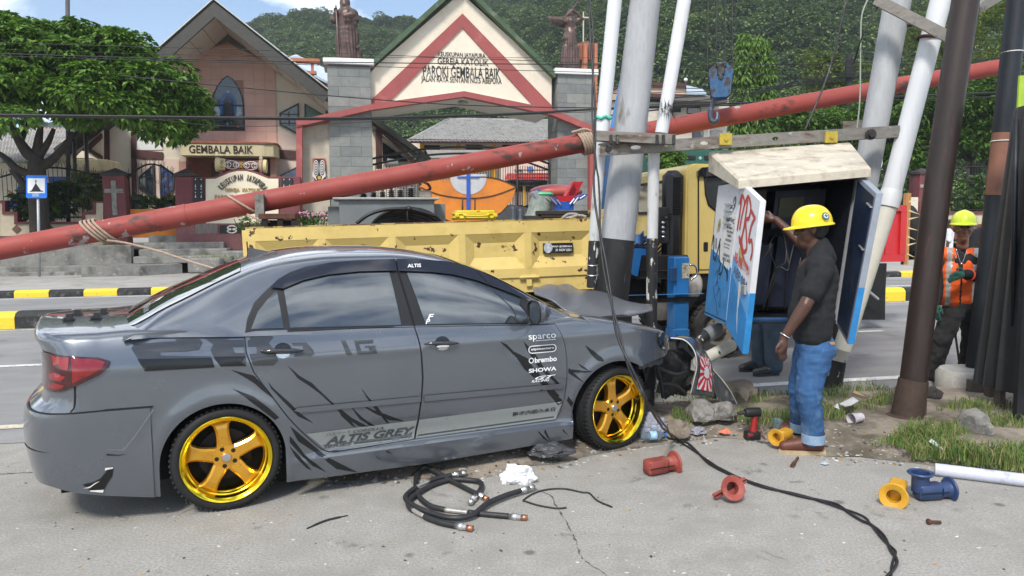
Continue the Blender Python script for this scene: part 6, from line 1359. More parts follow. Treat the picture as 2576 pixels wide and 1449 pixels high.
# ---------------------------------------------------------------- load in the bed
trf=thing('transformer','grey distribution transformer with ribbed porcelain bushings in the truck bed','transformer',(PR(975,560,9.0).x,9.0,BTL.z-HS),ROADM)
TG=mat('grey_transformer_paint',(.16,.175,.18),.5,var=.12,scale=3);PG=8.75
facbox('tank',*q3(-180,1330),*q3(890,985),PG,.8,TG,trf,bev=.01);facbox('lid',*q3(-260,990),*q3(945,965),PG-.05,.92,mat('pale_worn_lid',(.33,.33,.31),.6,.2,var=.25,scale=6),trf,bev=.006);facbox('cooling_fin',*q3(888,1300),*q3(1012,1038),PG+.15,.5,TG,trf);facbox('cooling_fin',*q2(1690,960),*q2(1810,758),PG+.15,.5,TG,trf)
for x,h in ((205,900),(305,890),(405,875),(505,865),(625,845),(90,930)):
 c=PR(*q3(x,968),PG+.3+.1*(x%3));top=PR(*q3(x,h),PG+.3).z;q=MB();prof=[(.05,c.z)];n=4 if x != 625 else 5
 for k in range(n):z=c.z+(top-c.z)*k/n;w=.055 if x != 625 else .085;prof+=[(.028,z+.004),(w*(1.15-.1*k),z+.012),(.03,z+(top-c.z)/n*.8)]
 prof+=[(.02,top),(.012,top+.05),(0,top+.05)];q.lathe(prof,18,M=Matrix.Translation((c.x,c.y,0)));q.build('bushing',mat('brown_porcelain',(.13,.12,.11),.25,var=.15,coat=.5),trf,35)
q=MB();q.tube(catmull([PR(*q3(730,940),PG+.2),PR(*q3(780,900),PG+.2),PR(*q3(840,870),PG+.2),PR(*q3(820,820),PG+.2),PR(*q3(780,800),PG+.3)],5),.016,8);q.build('lead',mat('red_brown_lead',(.12,.03,.02),.6),trf,True);c=PR(*q3(780,925),PG+.2);q=MB();q.box(c.x-.08,c.x+.08,PG+.15,PG+.25,c.z-.05,c.z+.04,bev=.015);q.build('terminal_clamp',mat('pale_clamp',(.35,.30,.25),.6,.3,var=.3),trf)
CABB=mat('black_cable',(.010,.010,.011),.45,var=.2)
coil=thing('cable_coil','coil of thick black cable standing against the grey transformer','cable',(PR(*q3(590,1250),8.55).x,8.5,BTL.z-HS),ROADM)
cc=PR(*q3(590,1400),8.5)
for k,(rx,ry) in enumerate(((440,300),(425,262),(390,235),(350,205),(310,175),(270,150),(225,125))):
 cxx=590-10*k;pts=[PR(*q3(cxx+rx*math.cos(a),1400-(ry+12)*math.sin(a)),8.5+.03*math.sin(3*a+k)+.02*k) for a in [math.pi*2*j/44 for j in range(44)]]
 q=MB();q.tube(pts,.021,8,closed=True);q.build('cable_turn',CABB,coil,True)
q=MB();q.tube(catmull([PR(*q3(10,1260),8.45),PR(*q3(150,1160),8.44),PR(*q3(330,1105),8.44),PR(*q3(560,1095),8.44),PR(*q3(720,1120),8.44),PR(*q3(912,1178),8.44)],8),.02,8);q.build('cable_end',CABB,coil,True)
q=MB();q.tube(catmull([PR(*q3(590,1090),8.42),PR(*q3(584,1180),8.41),PR(*q3(592,1250),8.42)],5),.012,6);q.sphere(PR(*q3(600,1095),8.42),.035,8,6);q.build('tie',CABB,coil,True)
yc=thing('tool_case','bright yellow plastic tool case lying on the truck load','case',tuple(PR(*q3(1360,1220),8.5)),ROADM)
YC=mat('yellow_case_plastic',(.66,.50,.03),.4,var=.05)
a,b_=PR(*q3(1122,1220),8.35),PR(*q3(1595,1110),8.35);h_=b_.z-a.z
q=MB();q.box(a.x,b_.x,8.35,8.75,a.z,a.z+h_*.45,bev=.025);q.build('case_base',YC,yc,40);q=MB();q.box(a.x+.005,b_.x-.005,8.355,8.745,a.z+h_*.47,b_.z-.015,bev=.025);q.box(a.x+.02,a.x+.30,8.36,8.72,b_.z-.03,b_.z,bev=.01);q.box(b_.x-.24,b_.x-.02,8.36,8.72,b_.z-.03,b_.z,bev=.01);q.build('case_lid',YC,yc,40)
m_=(a.x+b_.x)/2;q=MB();q.tube(catmull([(m_-.14,8.36,a.z+h_*.62),(m_-.11,8.31,a.z+h_*.45),(m_+.11,8.31,a.z+h_*.45),(m_+.14,8.36,a.z+h_*.62)],5),.014,8);q.build('case_handle',YC,yc,True)
for x in (m_-.22,m_+.22):q=MB();q.box(x-.025,x+.025,8.335,8.352,a.z+h_*.3,a.z+h_*.65,bev=.005);q.build('latch',YC,yc)
tb=thing('cantilever_toolbox','blue cantilever toolbox standing open with red upper lid','toolbox',tuple(PR(*q3(2350,1110),8.6)),ROADM)
BTB=mat('blue_toolbox_paint',(.015,.08,.36),.35,var=.08,coat=.5);RTB=mat('red_toolbox_paint',(.42,.012,.02),.3,var=.06,coat=.6);GALV=mat('zinc_strip',(.5,.5,.5),.35,.7,var=.15)
facbox('bottom_tray',*q3(2250,1110),*q3(2460,1015),8.5,.22,BTB,tb)
for pts in ([(2035,880),(2080,885),(2330,1020),(2250,1020),(2090,960)],[(2575,925),(2620,930),(2560,985),(2460,1020),(2420,1010)]):fac('folding_tray',[q3(*a) for a in pts],8.5,.22,BTB,tb)
fac('folding_tray',[q3(2000,915),q3(2050,880),q3(2090,985),q3(2045,1000)],8.48,.22,mat('clear_tray',(.25,.27,.32),.2,var=.1),tb)
for (a_,b2) in (((2140,965),(2195,1005)),((2195,970),(2265,1040)),((2265,990),(2310,1045)),((2415,1040),(2465,980)),((2455,1035),(2510,965)),((2530,980),(2590,940))):q=MB();q.tube([PR(*q3(*a_),8.47),PR(*q3(*b2),8.47)],.009,6);q.build('hinge_strip',GALV,tb)
fac('red_tray',[q3(2265,955),q3(2470,945),q3(2420,1010),q3(2290,1010)],8.55,.22,RTB,tb);fac('red_lid',[q3(2470,790),q3(2570,785),q3(2480,945),q3(2385,945)],8.7,.05,RTB,tb);fac('red_lid_rim',[q3(2455,785),q3(2475,785),q3(2395,945),q3(2375,945)],8.62,.14,RTB,tb)
facbox('outrigger_beam',*r1(140,768),*r1(1135,736),PT-.34,.05,mat('light_blue_crane_paint',(.06,.25,.52),.4,var=.12,coat=.2),truck);facbox('beam_plate',*r1(250,838),*r1(1070,770),PT-.30,.02,BLACKM,truck)
tarp=MB();c=PR(*q3(2260,905),9.2);tarp.sphere(c,(.35,.2,.10),18,10);tag(tarp.build('plastic_canister',mat('pink_red_plastic',(.45,.10,.09),.4,var=.08),smooth=True,base=tuple(c),frame=ROADM),'pinkish red plastic canister lying behind the open toolbox','canister')
bag=MB();c=PR(*q3(2040,1110),8.5);rows=[]
for j in range(13):
 t=j/12;rows.append([Vector((c.x+(.16*(1-.35*t)+.012*math.sin(5*a+7*t))*math.cos(a)+.10*t,8.55+.12*(1-.4*t)*math.sin(a),c.z-.12+.34*t)) for a in [2*math.pi*k/18 for k in range(18)]])
bag.grid(rows,closed=True);bag.add(rows[-1],[tuple(range(18))]);tag(bag.build('plastic_sack',mat('translucent_sack',(.20,.23,.19),.25,var=.4,scale=9,coat=.4),smooth=True,base=tuple(c),frame=ROADM),'dusty translucent plastic sack with green rim beside the blue toolbox','sack')
gr=MB();gr.tube([Vector((p.x*1,p.y,p.z)) for p in rows[-2]],.016,6,closed=True);tag(gr.build('green_band',mat('mint_plastic',(.12,.55,.25),.4,var=.1),smooth=True,base=tuple(rows[-2][0]),frame=ROADM),'mint green plastic band round the mouth of the dusty sack','band')
for i,x in enumerate((1785,1865)):
 q=MB();c=PR(*q3(x,1220),8.45);t_=PR(*q3(x,1068+25*i),8.45).z;rows=[]
 for j in range(11):
  t=j/10;w=.047*(1-.25*math.sin(math.pi*t))*(1 if t<.85 else math.sqrt(max(0.02,1-((t-.85)/.15) ** 2)));rows.append([Vector((c.x+w*math.cos(a),8.45+.03*math.sin(a)+.03*t,c.z+(t_-c.z)*t)) for a in [2*math.pi*k/14 for k in range(14)]])
 q.grid(rows,closed=True);tag(q.build('rubber_boot',mat('grey_rubber_boot',(.045,.055,.07),.5,var=.25),smooth=True,base=tuple(c),frame=ROADM),('taller' if i==0 else 'shorter')+' grey rubber boot standing among the truck load','boot','rubber boots in the truck bed')
plank=thing('timber_planks','dark weathered timber planks under the open toolbox','planks',tuple(PR(*q3(2300,1200),8.4)),ROADM)
for k,(x0,y0,x1,y1) in enumerate(((2060,1160,2620,1120),(2090,1195,2640,1165),(1910,1215,2300,1190))):a,b_=PR(*q3(x0,y0),8.3+.02*k),PR(*q3(x1,y1),8.3+.02*k);q=MB();q.box(a.x,b_.x,8.3+.01*k,8.85,min(a.z,b_.z),min(a.z,b_.z)+.045,bev=.005);q.build('plank',mat('dark_wet_timber',(.035,.028,.024),.8,var=.4,scale=5,stretch=(.3,3,3)),plank)
q=MB();q.tube(catmull([PR(*q3(2330,1200),8.2),PR(*q3(2400,1155),8.22),PR(*q3(2500,1160),8.24),PR(*q3(2440,1190),8.2),PR(*q3(2380,1200),8.2),PR(*q3(2520,1170),8.24),PR(*q3(2600,1185),8.22)],8),.017,8);tag(q.build('rope_coil',mat('grey_rope',(.30,.28,.25),.9,var=.35,scale=50,bump=.5,bscale=120),smooth=True,base=tuple(PR(*q3(2400,1200),8.2)),frame=ROADM),'loose grey twisted rope lying on the truck side rail','rope')
# ---------------------------------------------------------------- red truck ahead
rt=thing('red_truck','red tailed lorry with splintered timber edge and black mud flap','truck',(PR(2240,600,9.9).x,9.9,0),ROADM)
REDT=mat('red_truck_paint',(.52,.025,.03),.45,var=.12,scale=2,coat=.2);px=9.7
e1=PR(*q7(690,800),px).x;e0=e1-2.2;z1=PR(*q7(690,548),px).z;z0=PR(*q7(650,1132),px).z
q=MB();q.box(e0,e1,px,px+.05,z0,z1);q.box(e0,e1,px-.035,px,z0,z0+.11);q.box(e0,e1,px-.035,px,z1-.09,z1);q.build('side_board',REDT,rt)
for k in range(4):x=e1-.28-k*.42;q=MB();q.box(x-.06,x+.06,px-.03,px+.001,z0+.111,z1-.091);q.build('rib',REDT,rt)
q=MB();q.box(e1-.10,e1+.002,px-.04,px+.001,z0+.111,z1-.091);q.build('end_post',REDT,rt)
q=MB();q.box(e1+.004,e1+.09,px,px+.06,z0-.05,z1+.18);q.build('splintered_timber',mat('raw_splintered_wood',(.42,.22,.08),.8,var=.35,scale=6,stretch=(4,4,.4)),rt)
q=MB()
for k in range(7):a=Vector((e1+.06,px,z0+.1+k*.13));q.add([a,a+Vector((0,0,.03)),a+Vector((random.uniform(.08,.2),-.05,random.uniform(-.05,.08)))],[(0,1,2)])
q.build('wood_splinters',mat('pale_splinter',(.62,.46,.26),.8,var=.2),rt)
q=MB();q.box(e0,e1,px+.05,px+1.9,z0+.02,z0+.10);q.build('bed_floor',BLACKM,rt);q=MB();q.box(e0-1,e1-.1,px+.5,px+.62,.6,z0);q.build('chassis',BLACKM,rt)
fac('mud_flap',[q7(355,1150),q7(505,1150),q7(490,1500),kA(875,735),kA(770,735),q7(345,1400)],px-.02,.02,mat('black_rubber_flap',(.010,.010,.010),.7,var=.4),rt);truck_wheel(e1-1.1,px+.2,.42,rt,RIMM);q=MB();q.tube([PR(*kA(790,600),px-.2),PR(*kA(845,645),px-.2)],.02,6);q.build('bracket',GALV,rt)
q=MB();c=PR(*q7(735,800),px+.3);q.sphere(c,(.12,.2,.38),14,10);q.build('spare_tyre',RUBBER,rt,True)
# ---------------------------------------------------------------- leaning poles of the wrecked switch portal
CONCP=mat('grey_concrete_pole',(.36,.37,.38),.8,var=.14,scale=1.6,bump=.3,bscale=40,col2=(.16,.14,.13),lo=.60,hi=.72,scale2=2.2,stretch=(3,3,.8),col3=(.22,.09,.06),lo3=.72,hi3=.76,scale3=4)
BLKP=mat('black_pole_paint',(.018,.018,.019),.6,var=.4,scale=4,col2=(.12,.11,.11),lo=.60,hi=.68,scale2=7,stretch=(2,2,.6))
PVC=mat('white_pvc_pipe',(.62,.63,.64),.42,var=.05,scale=2,col2=(.42,.41,.38),lo=.60,hi=.75,scale2=2,stretch=(3,3,.5))
PVCD=mat('dirty_white_pipe',(.50,.50,.49),.6,var=.12,scale=3,col2=(.20,.18,.16),lo=.58,hi=.66,scale2=5,stretch=(2,2,.6))
CHIP=mat('chipped_black_white_paint',(.016,.016,.017),.55,var=.3,scale=5,col2=(.55,.53,.48),lo=.57,hi=.60,scale2=8,stretch=(2,2,.7))
PALEB=mat('chipped_pale_band',(.55,.53,.46),.7,var=.15,scale=5,col2=(.03,.03,.03),lo=.60,hi=.63,scale2=8)
def leaning(name,label,cat,segs,n=28,extra=None):
 """segs: (partname, [(point, radius) ...], material)"""
 allp=[p for s in segs for p,r in s[1]];low=min(allp,key=lambda p:p.z);t=thing(name,label,cat,tuple(low))
 for nm,pr,m in segs:
  q=MB();q.tube([p for p,r in pr],[r for p,r in pr],n);q.build(nm,m,t,40)
 return t
def px(w,Y):return w*Y/FOC/2
Y1=6.95
def ext(a,b,k):return a+(b-a)*k
pA,pB,pM=P(1498,995,Y1),P(1640,-10,Y1),P(1560,600,Y1)
pA,pM,pB=Vector((P(1505,985,Y1).x,Y1,-.05)),P(1553,602,Y1),P(1628,-40,Y1)
up1=ext(pM,pB,1.6)
leaning('concrete_pole','thick leaning grey concrete utility pole with black painted foot','pole',[('black_foot',[(pA,px(92,Y1)),(pM,px(88,Y1))],BLKP),('shaft',[(pM+(pM-pA).normalized()*.002,px(86,Y1)),(ext(pM,pB,.5),px(80,Y1)),(up1,px(66,Y1))],CONCP)])
Y2=6.72
a,b_,c=P(1489,722,Y2),P(1494,606,Y2),P(1512,355,Y2);d=P(1550,-30,Y2)
t=leaning('cable_conduit','white conduit with cut off black end hanging left of the concrete pole','conduit',[('black_end',[(a,px(27,Y2)),(b_,px(27,Y2))],CHIP),('lower_pipe',[(b_+Vector((0,0,.002)),px(26,Y2)),(c,px(27,Y2))],PVCD),('upper_pipe',[(c+Vector((0,0,.002)),px(35,Y2)),(ext(c,d,1.6),px(34,Y2))],PVC)])
q=MB();q.lathe([(.0,0),(.042,0),(.042,.01),(0,.01)],16,M=Matrix.Translation(a-Vector((0,0,.005))));q.build('open_end',BLACKM,t)
for y in (665,690):q=MB();cc_=P(1490,y,Y2);q.tube([cc_+Vector((math.cos(k*.5236)*.052,math.sin(k*.5236)*.052,.01*math.sin(k*.5236))) for k in range(12)],.004,5,closed=True);q.build('wire_band',GALV,t)
gt=P(1516,298,Y2);q=MB();q.tube([gt+Vector((math.cos(k*.314)*.070,math.sin(k*.314)*.070,.012*math.sin(k*1.7))) for k in range(20)],.014,6,closed=True);q.build('green_tape',mat('green_tape',(.06,.42,.30),.5,var=.2),t,True)
a,b_,c,d=P(1640,800,Y2),P(1641,600,Y2),P(1645,385,Y2),P(1725,-20,Y2);c2=P(1664,335,Y2)
t=leaning('cable_conduit','white conduit with black foot standing right of the concrete pole','conduit',[('black_end',[(P(1637,985,Y2),px(28,Y2)),(b_,px(28,Y2))],CHIP),('lower_pipe',[(b_+Vector((0,0,.002)),px(27,Y2)),(c,px(29,Y2))],PVCD),('upper_pipe',[(c2,px(32,Y2)),(ext(c2,d,1.6),px(34,Y2))],PVC)])
hb=P(*q4(375,705),Y2);q=MB()
for k in range(260):
 a_=random.uniform(0,6.283);v0=hb+Vector((math.cos(a_)*.058,math.sin(a_)*.058,random.uniform(-.05,.05)));v1=v0+Vector((math.cos(a_)*random.uniform(.01,.07),math.sin(a_)*random.uniform(.01,.07),random.uniform(-.10,.08)));s_=Vector((-math.sin(a_),math.cos(a_),0))*.003;q.add([v0-s_,v0+s_,v1],[(0,1,2)])
struct(q.build('black_fibre_tuft',mat('black_fibre',(.02,.02,.02),.9,var=.3),t,fix=False),'stuff')
Y3=7.25
gb0=G(2086,985);gm1=P(2100,905,Y3);gm2=P(2112,862,Y3);g2=P(2183,420,Y3);g3=P(2262,-20,Y3);g0=Vector((P(2084,968,Y3).x,Y3,-.03))
leaning('steel_pole','leaning grey steel pole with flaked black and white foot behind the cabinet','pole',[('black_foot',[(g0,px(62,Y3)),(gm1,px(56,Y3))],CHIP),('pale_band',[(gm1,px(56,Y3)),(gm2,px(57,Y3))],PALEB),('chipped_band',[(gm2,px(57,Y3)),(ext(gm2,g2,.25),px(58,Y3))],CHIP),('shaft',[(ext(gm2,g2,.25),px(58,Y3)),(g2,px(60,Y3)),(ext(g2,g3,1.5),px(64,Y3))],CONCP)])
Y4=6.95
w0,w1,w2,w3=P(2118,880,Y4),P(2232,520,Y4),P(2240,492,Y4),P(2372,-20,Y4)
leaning('cable_conduit','white jointed conduit leaning up beside the open cabinet door','conduit',[('lower_pipe',[(w0,px(44,Y4)),(w1,px(46,Y4))],mat('cream_pvc_pipe',(.60,.58,.50),.45,var=.06,col2=(.1,.09,.08),lo=.66,hi=.7,scale2=7)),('socket',[(w1,px(54,Y4)),(w2,px(54,Y4)),(ext(w2,w3,.03),px(48,Y4))],PVC),('upper_pipe',[(ext(w2,w3,.03),px(47,Y4)),(ext(w2,w3,1.5),px(49,Y4))],PVC)])
BRN=mat('brown_rust_pole_paint',(.030,.020,.017),.5,.1,var=.3,scale=3,coat=.1,col2=(.10,.032,.02),lo=.60,hi=.7,scale2=5,stretch=(2,2,.5))
b0=G(2277,1072);Y5=b0.y;b1=P(2298,955,Y5);b2=P(2359,470,Y5);b3=P(2432,-20,Y5)
t=leaning('brown_steel_pole','dark brown rusty steel pole leaning between the two workers','pole',[('base_sleeve',[(b0+Vector((0,0,-.02)),px(80,Y5)),(b1,px(70,Y5))],mat('rusty_brown_sleeve',(.055,.035,.026),.8,var=.3,scale=5,bump=.3)),('shaft',[(b1,px(64,Y5)),(b2,px(63,Y5)),(ext(b2,b3,1.5),px(62,Y5))],BRN)])
q=MB();q.lathe([(.16,0),(.17,.06),(.12,.10)],16,M=Matrix.Translation(b0));q.box(b0.x+.08,b0.x+.15,b0.y-.03,b0.y+.03,.05,.22);q.build('foot_plate',mat('rusty_brown_sleeve'),t,40)
cf=G(2430,985);Y6=7.15
c0,c1,c2_,c3=P(2450,968,Y6),P(2502,492,Y6),P(2522,335,Y6),P(2562,-20,Y6)
t=leaning('black_steel_pole','black steel pole with brown painted band on round concrete footing','pole',[('lower_shaft',[(Vector((c0.x,Y6,.1)),px(44,Y6)),(c1,px(42,Y6))],mat('dark_navy_pole',(.012,.016,.022),.5,var=.3,scale=3)),('brown_band',[(c1+Vector((0,0,.002)),px(42,Y6)),(c2_,px(45,Y6))],mat('brown_band_paint',(.22,.10,.065),.6,var=.15,scale=3)),('upper_shaft',[(c2_+Vector((0,0,.002)),px(46,Y6)),(ext(c2_,c3,1.5),px(50,Y6))],mat('dark_navy_pole'))])
q=MB();q.lathe([(.30,0),(.30,.16),(.27,.20),(.0,.20)],24,M=Matrix.Translation((c0.x-.1,Y6-.1,0)));q.build('concrete_footing',mat('pale_footing',(.40,.39,.36),.9,var=.2,bump=.3),t,40)
for v_ in (132,355):cc_=P(2546 if v_<200 else 2520,v_,Y6);q=MB();q.tube([cc_+Vector((math.cos(k*.314)*.092,math.sin(k*.314)*.092,0)) for k in range(20)],.005,5,closed=True);q.build('white_tie',WHITEP,t,True)
# steel cross beams
CHAN=mat('weathered_galvanised_beam',(.24,.225,.20),.65,.35,var=.25,scale=5,col2=(.11,.075,.055),lo=.50,hi=.64,scale2=5,stretch=(.5,2,2),col3=(.40,.39,.36),lo3=.62,hi3=.7,scale3=6)
def chan(name,label,A,B,h,d,web=.012,holes=()):
 t_=(B-A).normalized();M=Matrix.Translation(A) @ t_.to_track_quat('X','Z').to_matrix().to_4x4();L=(B-A).length;t=thing(name,label,'beam',tuple(A))
 hs=[]
 for hx,hw in holes:hs.append([(hx+hw*math.cos(a) if abs(math.cos(a))>.2 else hx,.018*math.sin(a)) for a in [2*math.pi*(k+.5)/10 for k in range(10)]])
 q=MB(M=M);q.prism([(0,-h/2),(L,-h/2),(L,h/2),(0,h/2)],-d/2,-d/2+web,axis='Y',holes=hs);q.build('web',CHAN,t)
 q=MB(M=M);q.box(0,L,-d/2+web,d/2,h/2-web,h/2);q.build('flange',CHAN,t);q=MB(M=M);q.box(0,L,-d/2+web,d/2,-h/2,-h/2+web);q.build('flange',CHAN,t)
 return t,M,L
Yb=6.55
t,M,L=chan('long_cross_beam','long weathered steel channel bolted across the leaning poles above the cabinet',P(1508,377,Yb),P(2258,331,6.95),.105,.07,holes=((.32,.05),(.62,.045),(.95,.04),(1.18,.035),(1.62,.03)))
for hx in (.32,):q=MB(M=M);q.lathe([(.028,.036),(.028,.055),(0,.055)],6,axis='Y',M=M @ Matrix.Translation((hx-.25,0,0)));q.build('bolt',GREASE,t)
for u_,Yk in ((1815,6.66),(2078,6.8)):
 cc_=P(u_+5,352 if u_<1900 else 347,Yk);q=MB();q.box(cc_.x-.055,cc_.x+.055,cc_.y-.075,cc_.y-.055,cc_.z-.05,cc_.z+.05);q.lathe([(.018,.075),(.018,.09),(0,.09)],6,axis='Y',M=Matrix.Translation(cc_));q.build('yellow_bracket',mat('yellow_zinc_bracket',(.45,.34,.05),.5,.4,var=.25,scale=9),t)
cc_=P(2183,340,6.88);q=MB();q.lathe([(.05,.05),(.05,.065),(.028,.065),(.028,.09),(0,.09)],20,axis='Y',M=Matrix.Translation(cc_));q.build('bolt_washer',GREASE,t,40)
t,M,L=chan('clamp_beam','short galvanised steel channel clamped across the concrete pole and conduits',P(1498,342,6.52),P(1697,352,6.52),.085,.09)
for u_ in (1536,1552,1652,1668,1694):cc_=P(u_,348,6.46);q=MB();q.box(cc_.x-.012,cc_.x+.012,cc_.y-.03,cc_.y,cc_.z-.055,cc_.z+.03,bev=.005);q.build('clamp_bolt',GREASE,t)
chan('rear_cross_beam','steel channel behind the leaning grey steel pole beside the cabinet roof',P(2118,318,7.4),P(2210,312,7.4),.09,.06)
chan('upper_brace','rusty steel angle brace joining the tops of the leaning poles',P(2205,0,7.0),P(2415,108,6.6),.09,.08);chan('upper_brace','short steel angle brace between the brown and black poles',P(2455,22,6.5),P(2545,-30,6.9),.08,.07)
for (u_,v_,Y_,r_) in ((2278,55,7.25,.13),(2337,97,6.95,.095)):
 cc_=P(u_,v_,Y_);q=MB();q.tube([cc_+Vector((math.cos(k*.3)*r_,math.sin(k*.3)*r_,-.012*math.cos(k*.3))) for k in range(21)],.016,6,closed=True);tag(q.build('pole_clamp',mat('rusty_clamp',(.06,.03,.025),.7,.3,var=.3),smooth=True,base=tuple(cc_)),'rusty steel band clamp round the %s'%('grey steel pole' if Y_>7 else 'white jointed conduit'),'clamp')
# small broken pipes on the verge behind the bumper
t=thing('broken_pipe','broken black and white pipe stub with grey plastic elbow behind the torn bumper','pipe',tuple(P(1750,890,6.55)))
q=MB();q.tube([P(*r1(1020,1260),6.4),P(*r1(1170,1130),6.5)],.045,16);q.build('painted_stub',CHIP,t,40);q=MB();q.tube(catmull([P(*r1(1160,1140),6.5),P(*r1(1215,1110),6.52),P(*r1(1250,1085),6.54),P(*r1(1245,1045),6.56)],6),.066,16);q.build('elbow',mat('grey_pvc_elbow',(.13,.14,.15),.5,var=.15),t,40)
q=MB();q.tube([P(*r1(1090,1390),6.25),P(*r1(1400,1230),6.7)],.055,16);tag(q.build('broken_pipe',PALEB,smooth=40,base=tuple(P(*r1(1240,1310),6.5))),'snapped pole piece with flaking cream paint lying behind the torn bumper','pipe')
# ---------------------------------------------------------------- switch cabinet
FBL,FTL,FTR,FBR=P(1825,816,6.0),P(1863,458,6.0),P(2160,441,6.0),P(2103,815,6.0);DB=Vector((0,.66,.0))
def CB(x,y,z):return (FBL.lerp(FBR,x)).lerp(FTL.lerp(FTR,x),z)+DB*y
cabn=thing('switch_cabinet','tilted white and blue steel switch cabinet with open doors and sloped roof','cabinet',tuple((FBL+FBR)/2))
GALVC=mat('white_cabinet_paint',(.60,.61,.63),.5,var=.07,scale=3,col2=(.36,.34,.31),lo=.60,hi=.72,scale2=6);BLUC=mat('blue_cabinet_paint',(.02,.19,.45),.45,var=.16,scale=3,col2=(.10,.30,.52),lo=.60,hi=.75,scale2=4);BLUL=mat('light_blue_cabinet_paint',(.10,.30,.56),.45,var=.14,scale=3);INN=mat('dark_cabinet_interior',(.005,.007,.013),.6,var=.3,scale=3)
def panel(name,f,x0,x1,z0,z1,m,parent,th=.012,nrm=None,n=1,poly=None):
 """quad panel on mapping f(a, z) with thickness along nrm"""
 pts=[f(a,z) for a,z in (poly or [(x0,z0),(x1,z0),(x1,z1),(x0,z1)])];k=len(pts);q=MB();q.add(pts+[p+nrm*th for p in pts],[tuple(range(k)),tuple(range(2*k-1,k-1,-1))]+[(i,(i+1)%k,(i+1)%k+k,i+k) for i in range(k)]);return q.build(name,m,parent)
NX=Vector((-1,0,0));NY=Vector((0,-1,0))
lw=lambda a,z:CB(0,1-a,z)
wall=panel('side_wall',lw,0,1,0,1,GALVC,cabn,.02,-NX);panel('blue_lower_paint',lw,0,1,0,.5,BLUC,wall,.0015,NX,poly=[(0,0),(1,0),(1,.40),(0,.52)])
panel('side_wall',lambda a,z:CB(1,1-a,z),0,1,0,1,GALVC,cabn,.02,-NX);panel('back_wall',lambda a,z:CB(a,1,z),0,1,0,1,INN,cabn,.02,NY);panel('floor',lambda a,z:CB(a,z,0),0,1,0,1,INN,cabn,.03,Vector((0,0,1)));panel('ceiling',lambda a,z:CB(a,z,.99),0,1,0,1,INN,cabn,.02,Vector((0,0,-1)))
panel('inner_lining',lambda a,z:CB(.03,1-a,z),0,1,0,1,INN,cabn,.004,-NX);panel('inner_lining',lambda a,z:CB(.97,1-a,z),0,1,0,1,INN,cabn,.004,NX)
for k in range(4):panel('vent_louvre',lw,.50,.82,.845-k*.045,.860-k*.045,mat('louvre_grey',(.35,.36,.37),.6,var=.1),wall,.02,NX)
# roof
RFM=mat('dirty_cream_cabinet_roof',(.50,.45,.36),.75,var=.14,scale=3,bump=.15,bscale=60,col2=(.24,.20,.15),lo=.50,hi=.70,scale2=5,col3=(.66,.63,.56),lo3=.6,hi3=.75,scale3=4)
rf=[P(1858,455,5.86),P(2191,424,5.86),P(2141,362,6.78),P(1783,386,6.78)];ins=[(rf[i]+(sum(rf,Vector())/4-rf[i])*.0) for i in range(4)]
q=MB();lowr=[rf[0]-Vector((0,0,.062)),rf[1]-Vector((0,0,.062)),rf[2]-Vector((0,0,.16)),rf[3]-Vector((0,0,.16))];mid=[p.lerp(sum(rf,Vector())/4,.03)+Vector((0,0,.016)) for p in rf]
q.add(rf+lowr+mid,[(8,9,10,11),(0,1,9,8),(1,2,10,9),(2,3,11,10),(3,0,8,11),(0,1,5,4),(1,2,6,5),(2,3,7,6),(3,0,4,7),(4,5,6,7)]);q.build('roof',RFM,cabn)
# doors
def door(hb_,ht_,fb_,ft_,name):return lambda a,z:hb_.lerp(fb_,a).lerp(ht_.lerp(ft_,a),z)
f1=door(P(1826,817,5.97),P(1864,460,5.97),P(1868,890,5.5),P(1912,506,5.5),'');th1=.045
d1=panel('left_door',f1,0,1,0,1,GALVC,cabn,th1,Vector((1,0,0)));d1['label']='open left door with red graffiti tag above faded blue paint'
panel('blue_lower_paint',f1,0,1,0,.5,BLUC,d1,.0015,NX,poly=[(0,0),(1,0),(1,.24),(0,.385)]);panel('light_blue_band',f1,0,1,0,.5,BLUL,d1,.0012,NX,poly=[(0,.385),(1,.24),(1,.385),(0,.50)])
panel('edge_blue',lambda a,z:f1(1,z)+Vector((a*th1,-.0005,0)),0,1,0,.40,BLUC,d1,.001,NY);panel('worn_patch',f1,.5,.62,.17,.40,mat('worn_white_patch',(.5,.5,.48),.7,var=.2),d1,.0024,NX,poly=[(.42,.40),(.58,.37),(.55,.20),(.62,.06),(.52,.16),(.46,.34)])
panel('door_lining',lambda a,z:f1(a,z)+Vector((th1,0,0)),.04,.96,.03,.97,INN,d1,.004,-NX)
q=MB();cc_=f1(.78,.385);q.box(cc_.x-.02,cc_.x,cc_.y-.05,cc_.y+.05,cc_.z-.04,cc_.z+.04,bev=.008);q.build('lock',GALV,d1)
f2=door(P(2104,815,5.97),P(2158,443,5.97),P(2132,866,5.6),P(2205,487,5.6),'')
d2=panel('right_door',f2,0,1,0,1,mat('bluish_grey_door_paint',(.26,.29,.34),.5,var=.1),cabn,.05,Vector((1,0,0)));d2['label']='open right door showing its dark blue inner face'
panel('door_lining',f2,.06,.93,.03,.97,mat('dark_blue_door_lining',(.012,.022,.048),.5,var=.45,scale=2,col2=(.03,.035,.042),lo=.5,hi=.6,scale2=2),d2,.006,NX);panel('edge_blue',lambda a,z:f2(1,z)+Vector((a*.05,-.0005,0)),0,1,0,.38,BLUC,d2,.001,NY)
for z in (.90,.62):panel('stiffener',f2,.72,.94,z,z+.008,GALV,d2,.02,NX)
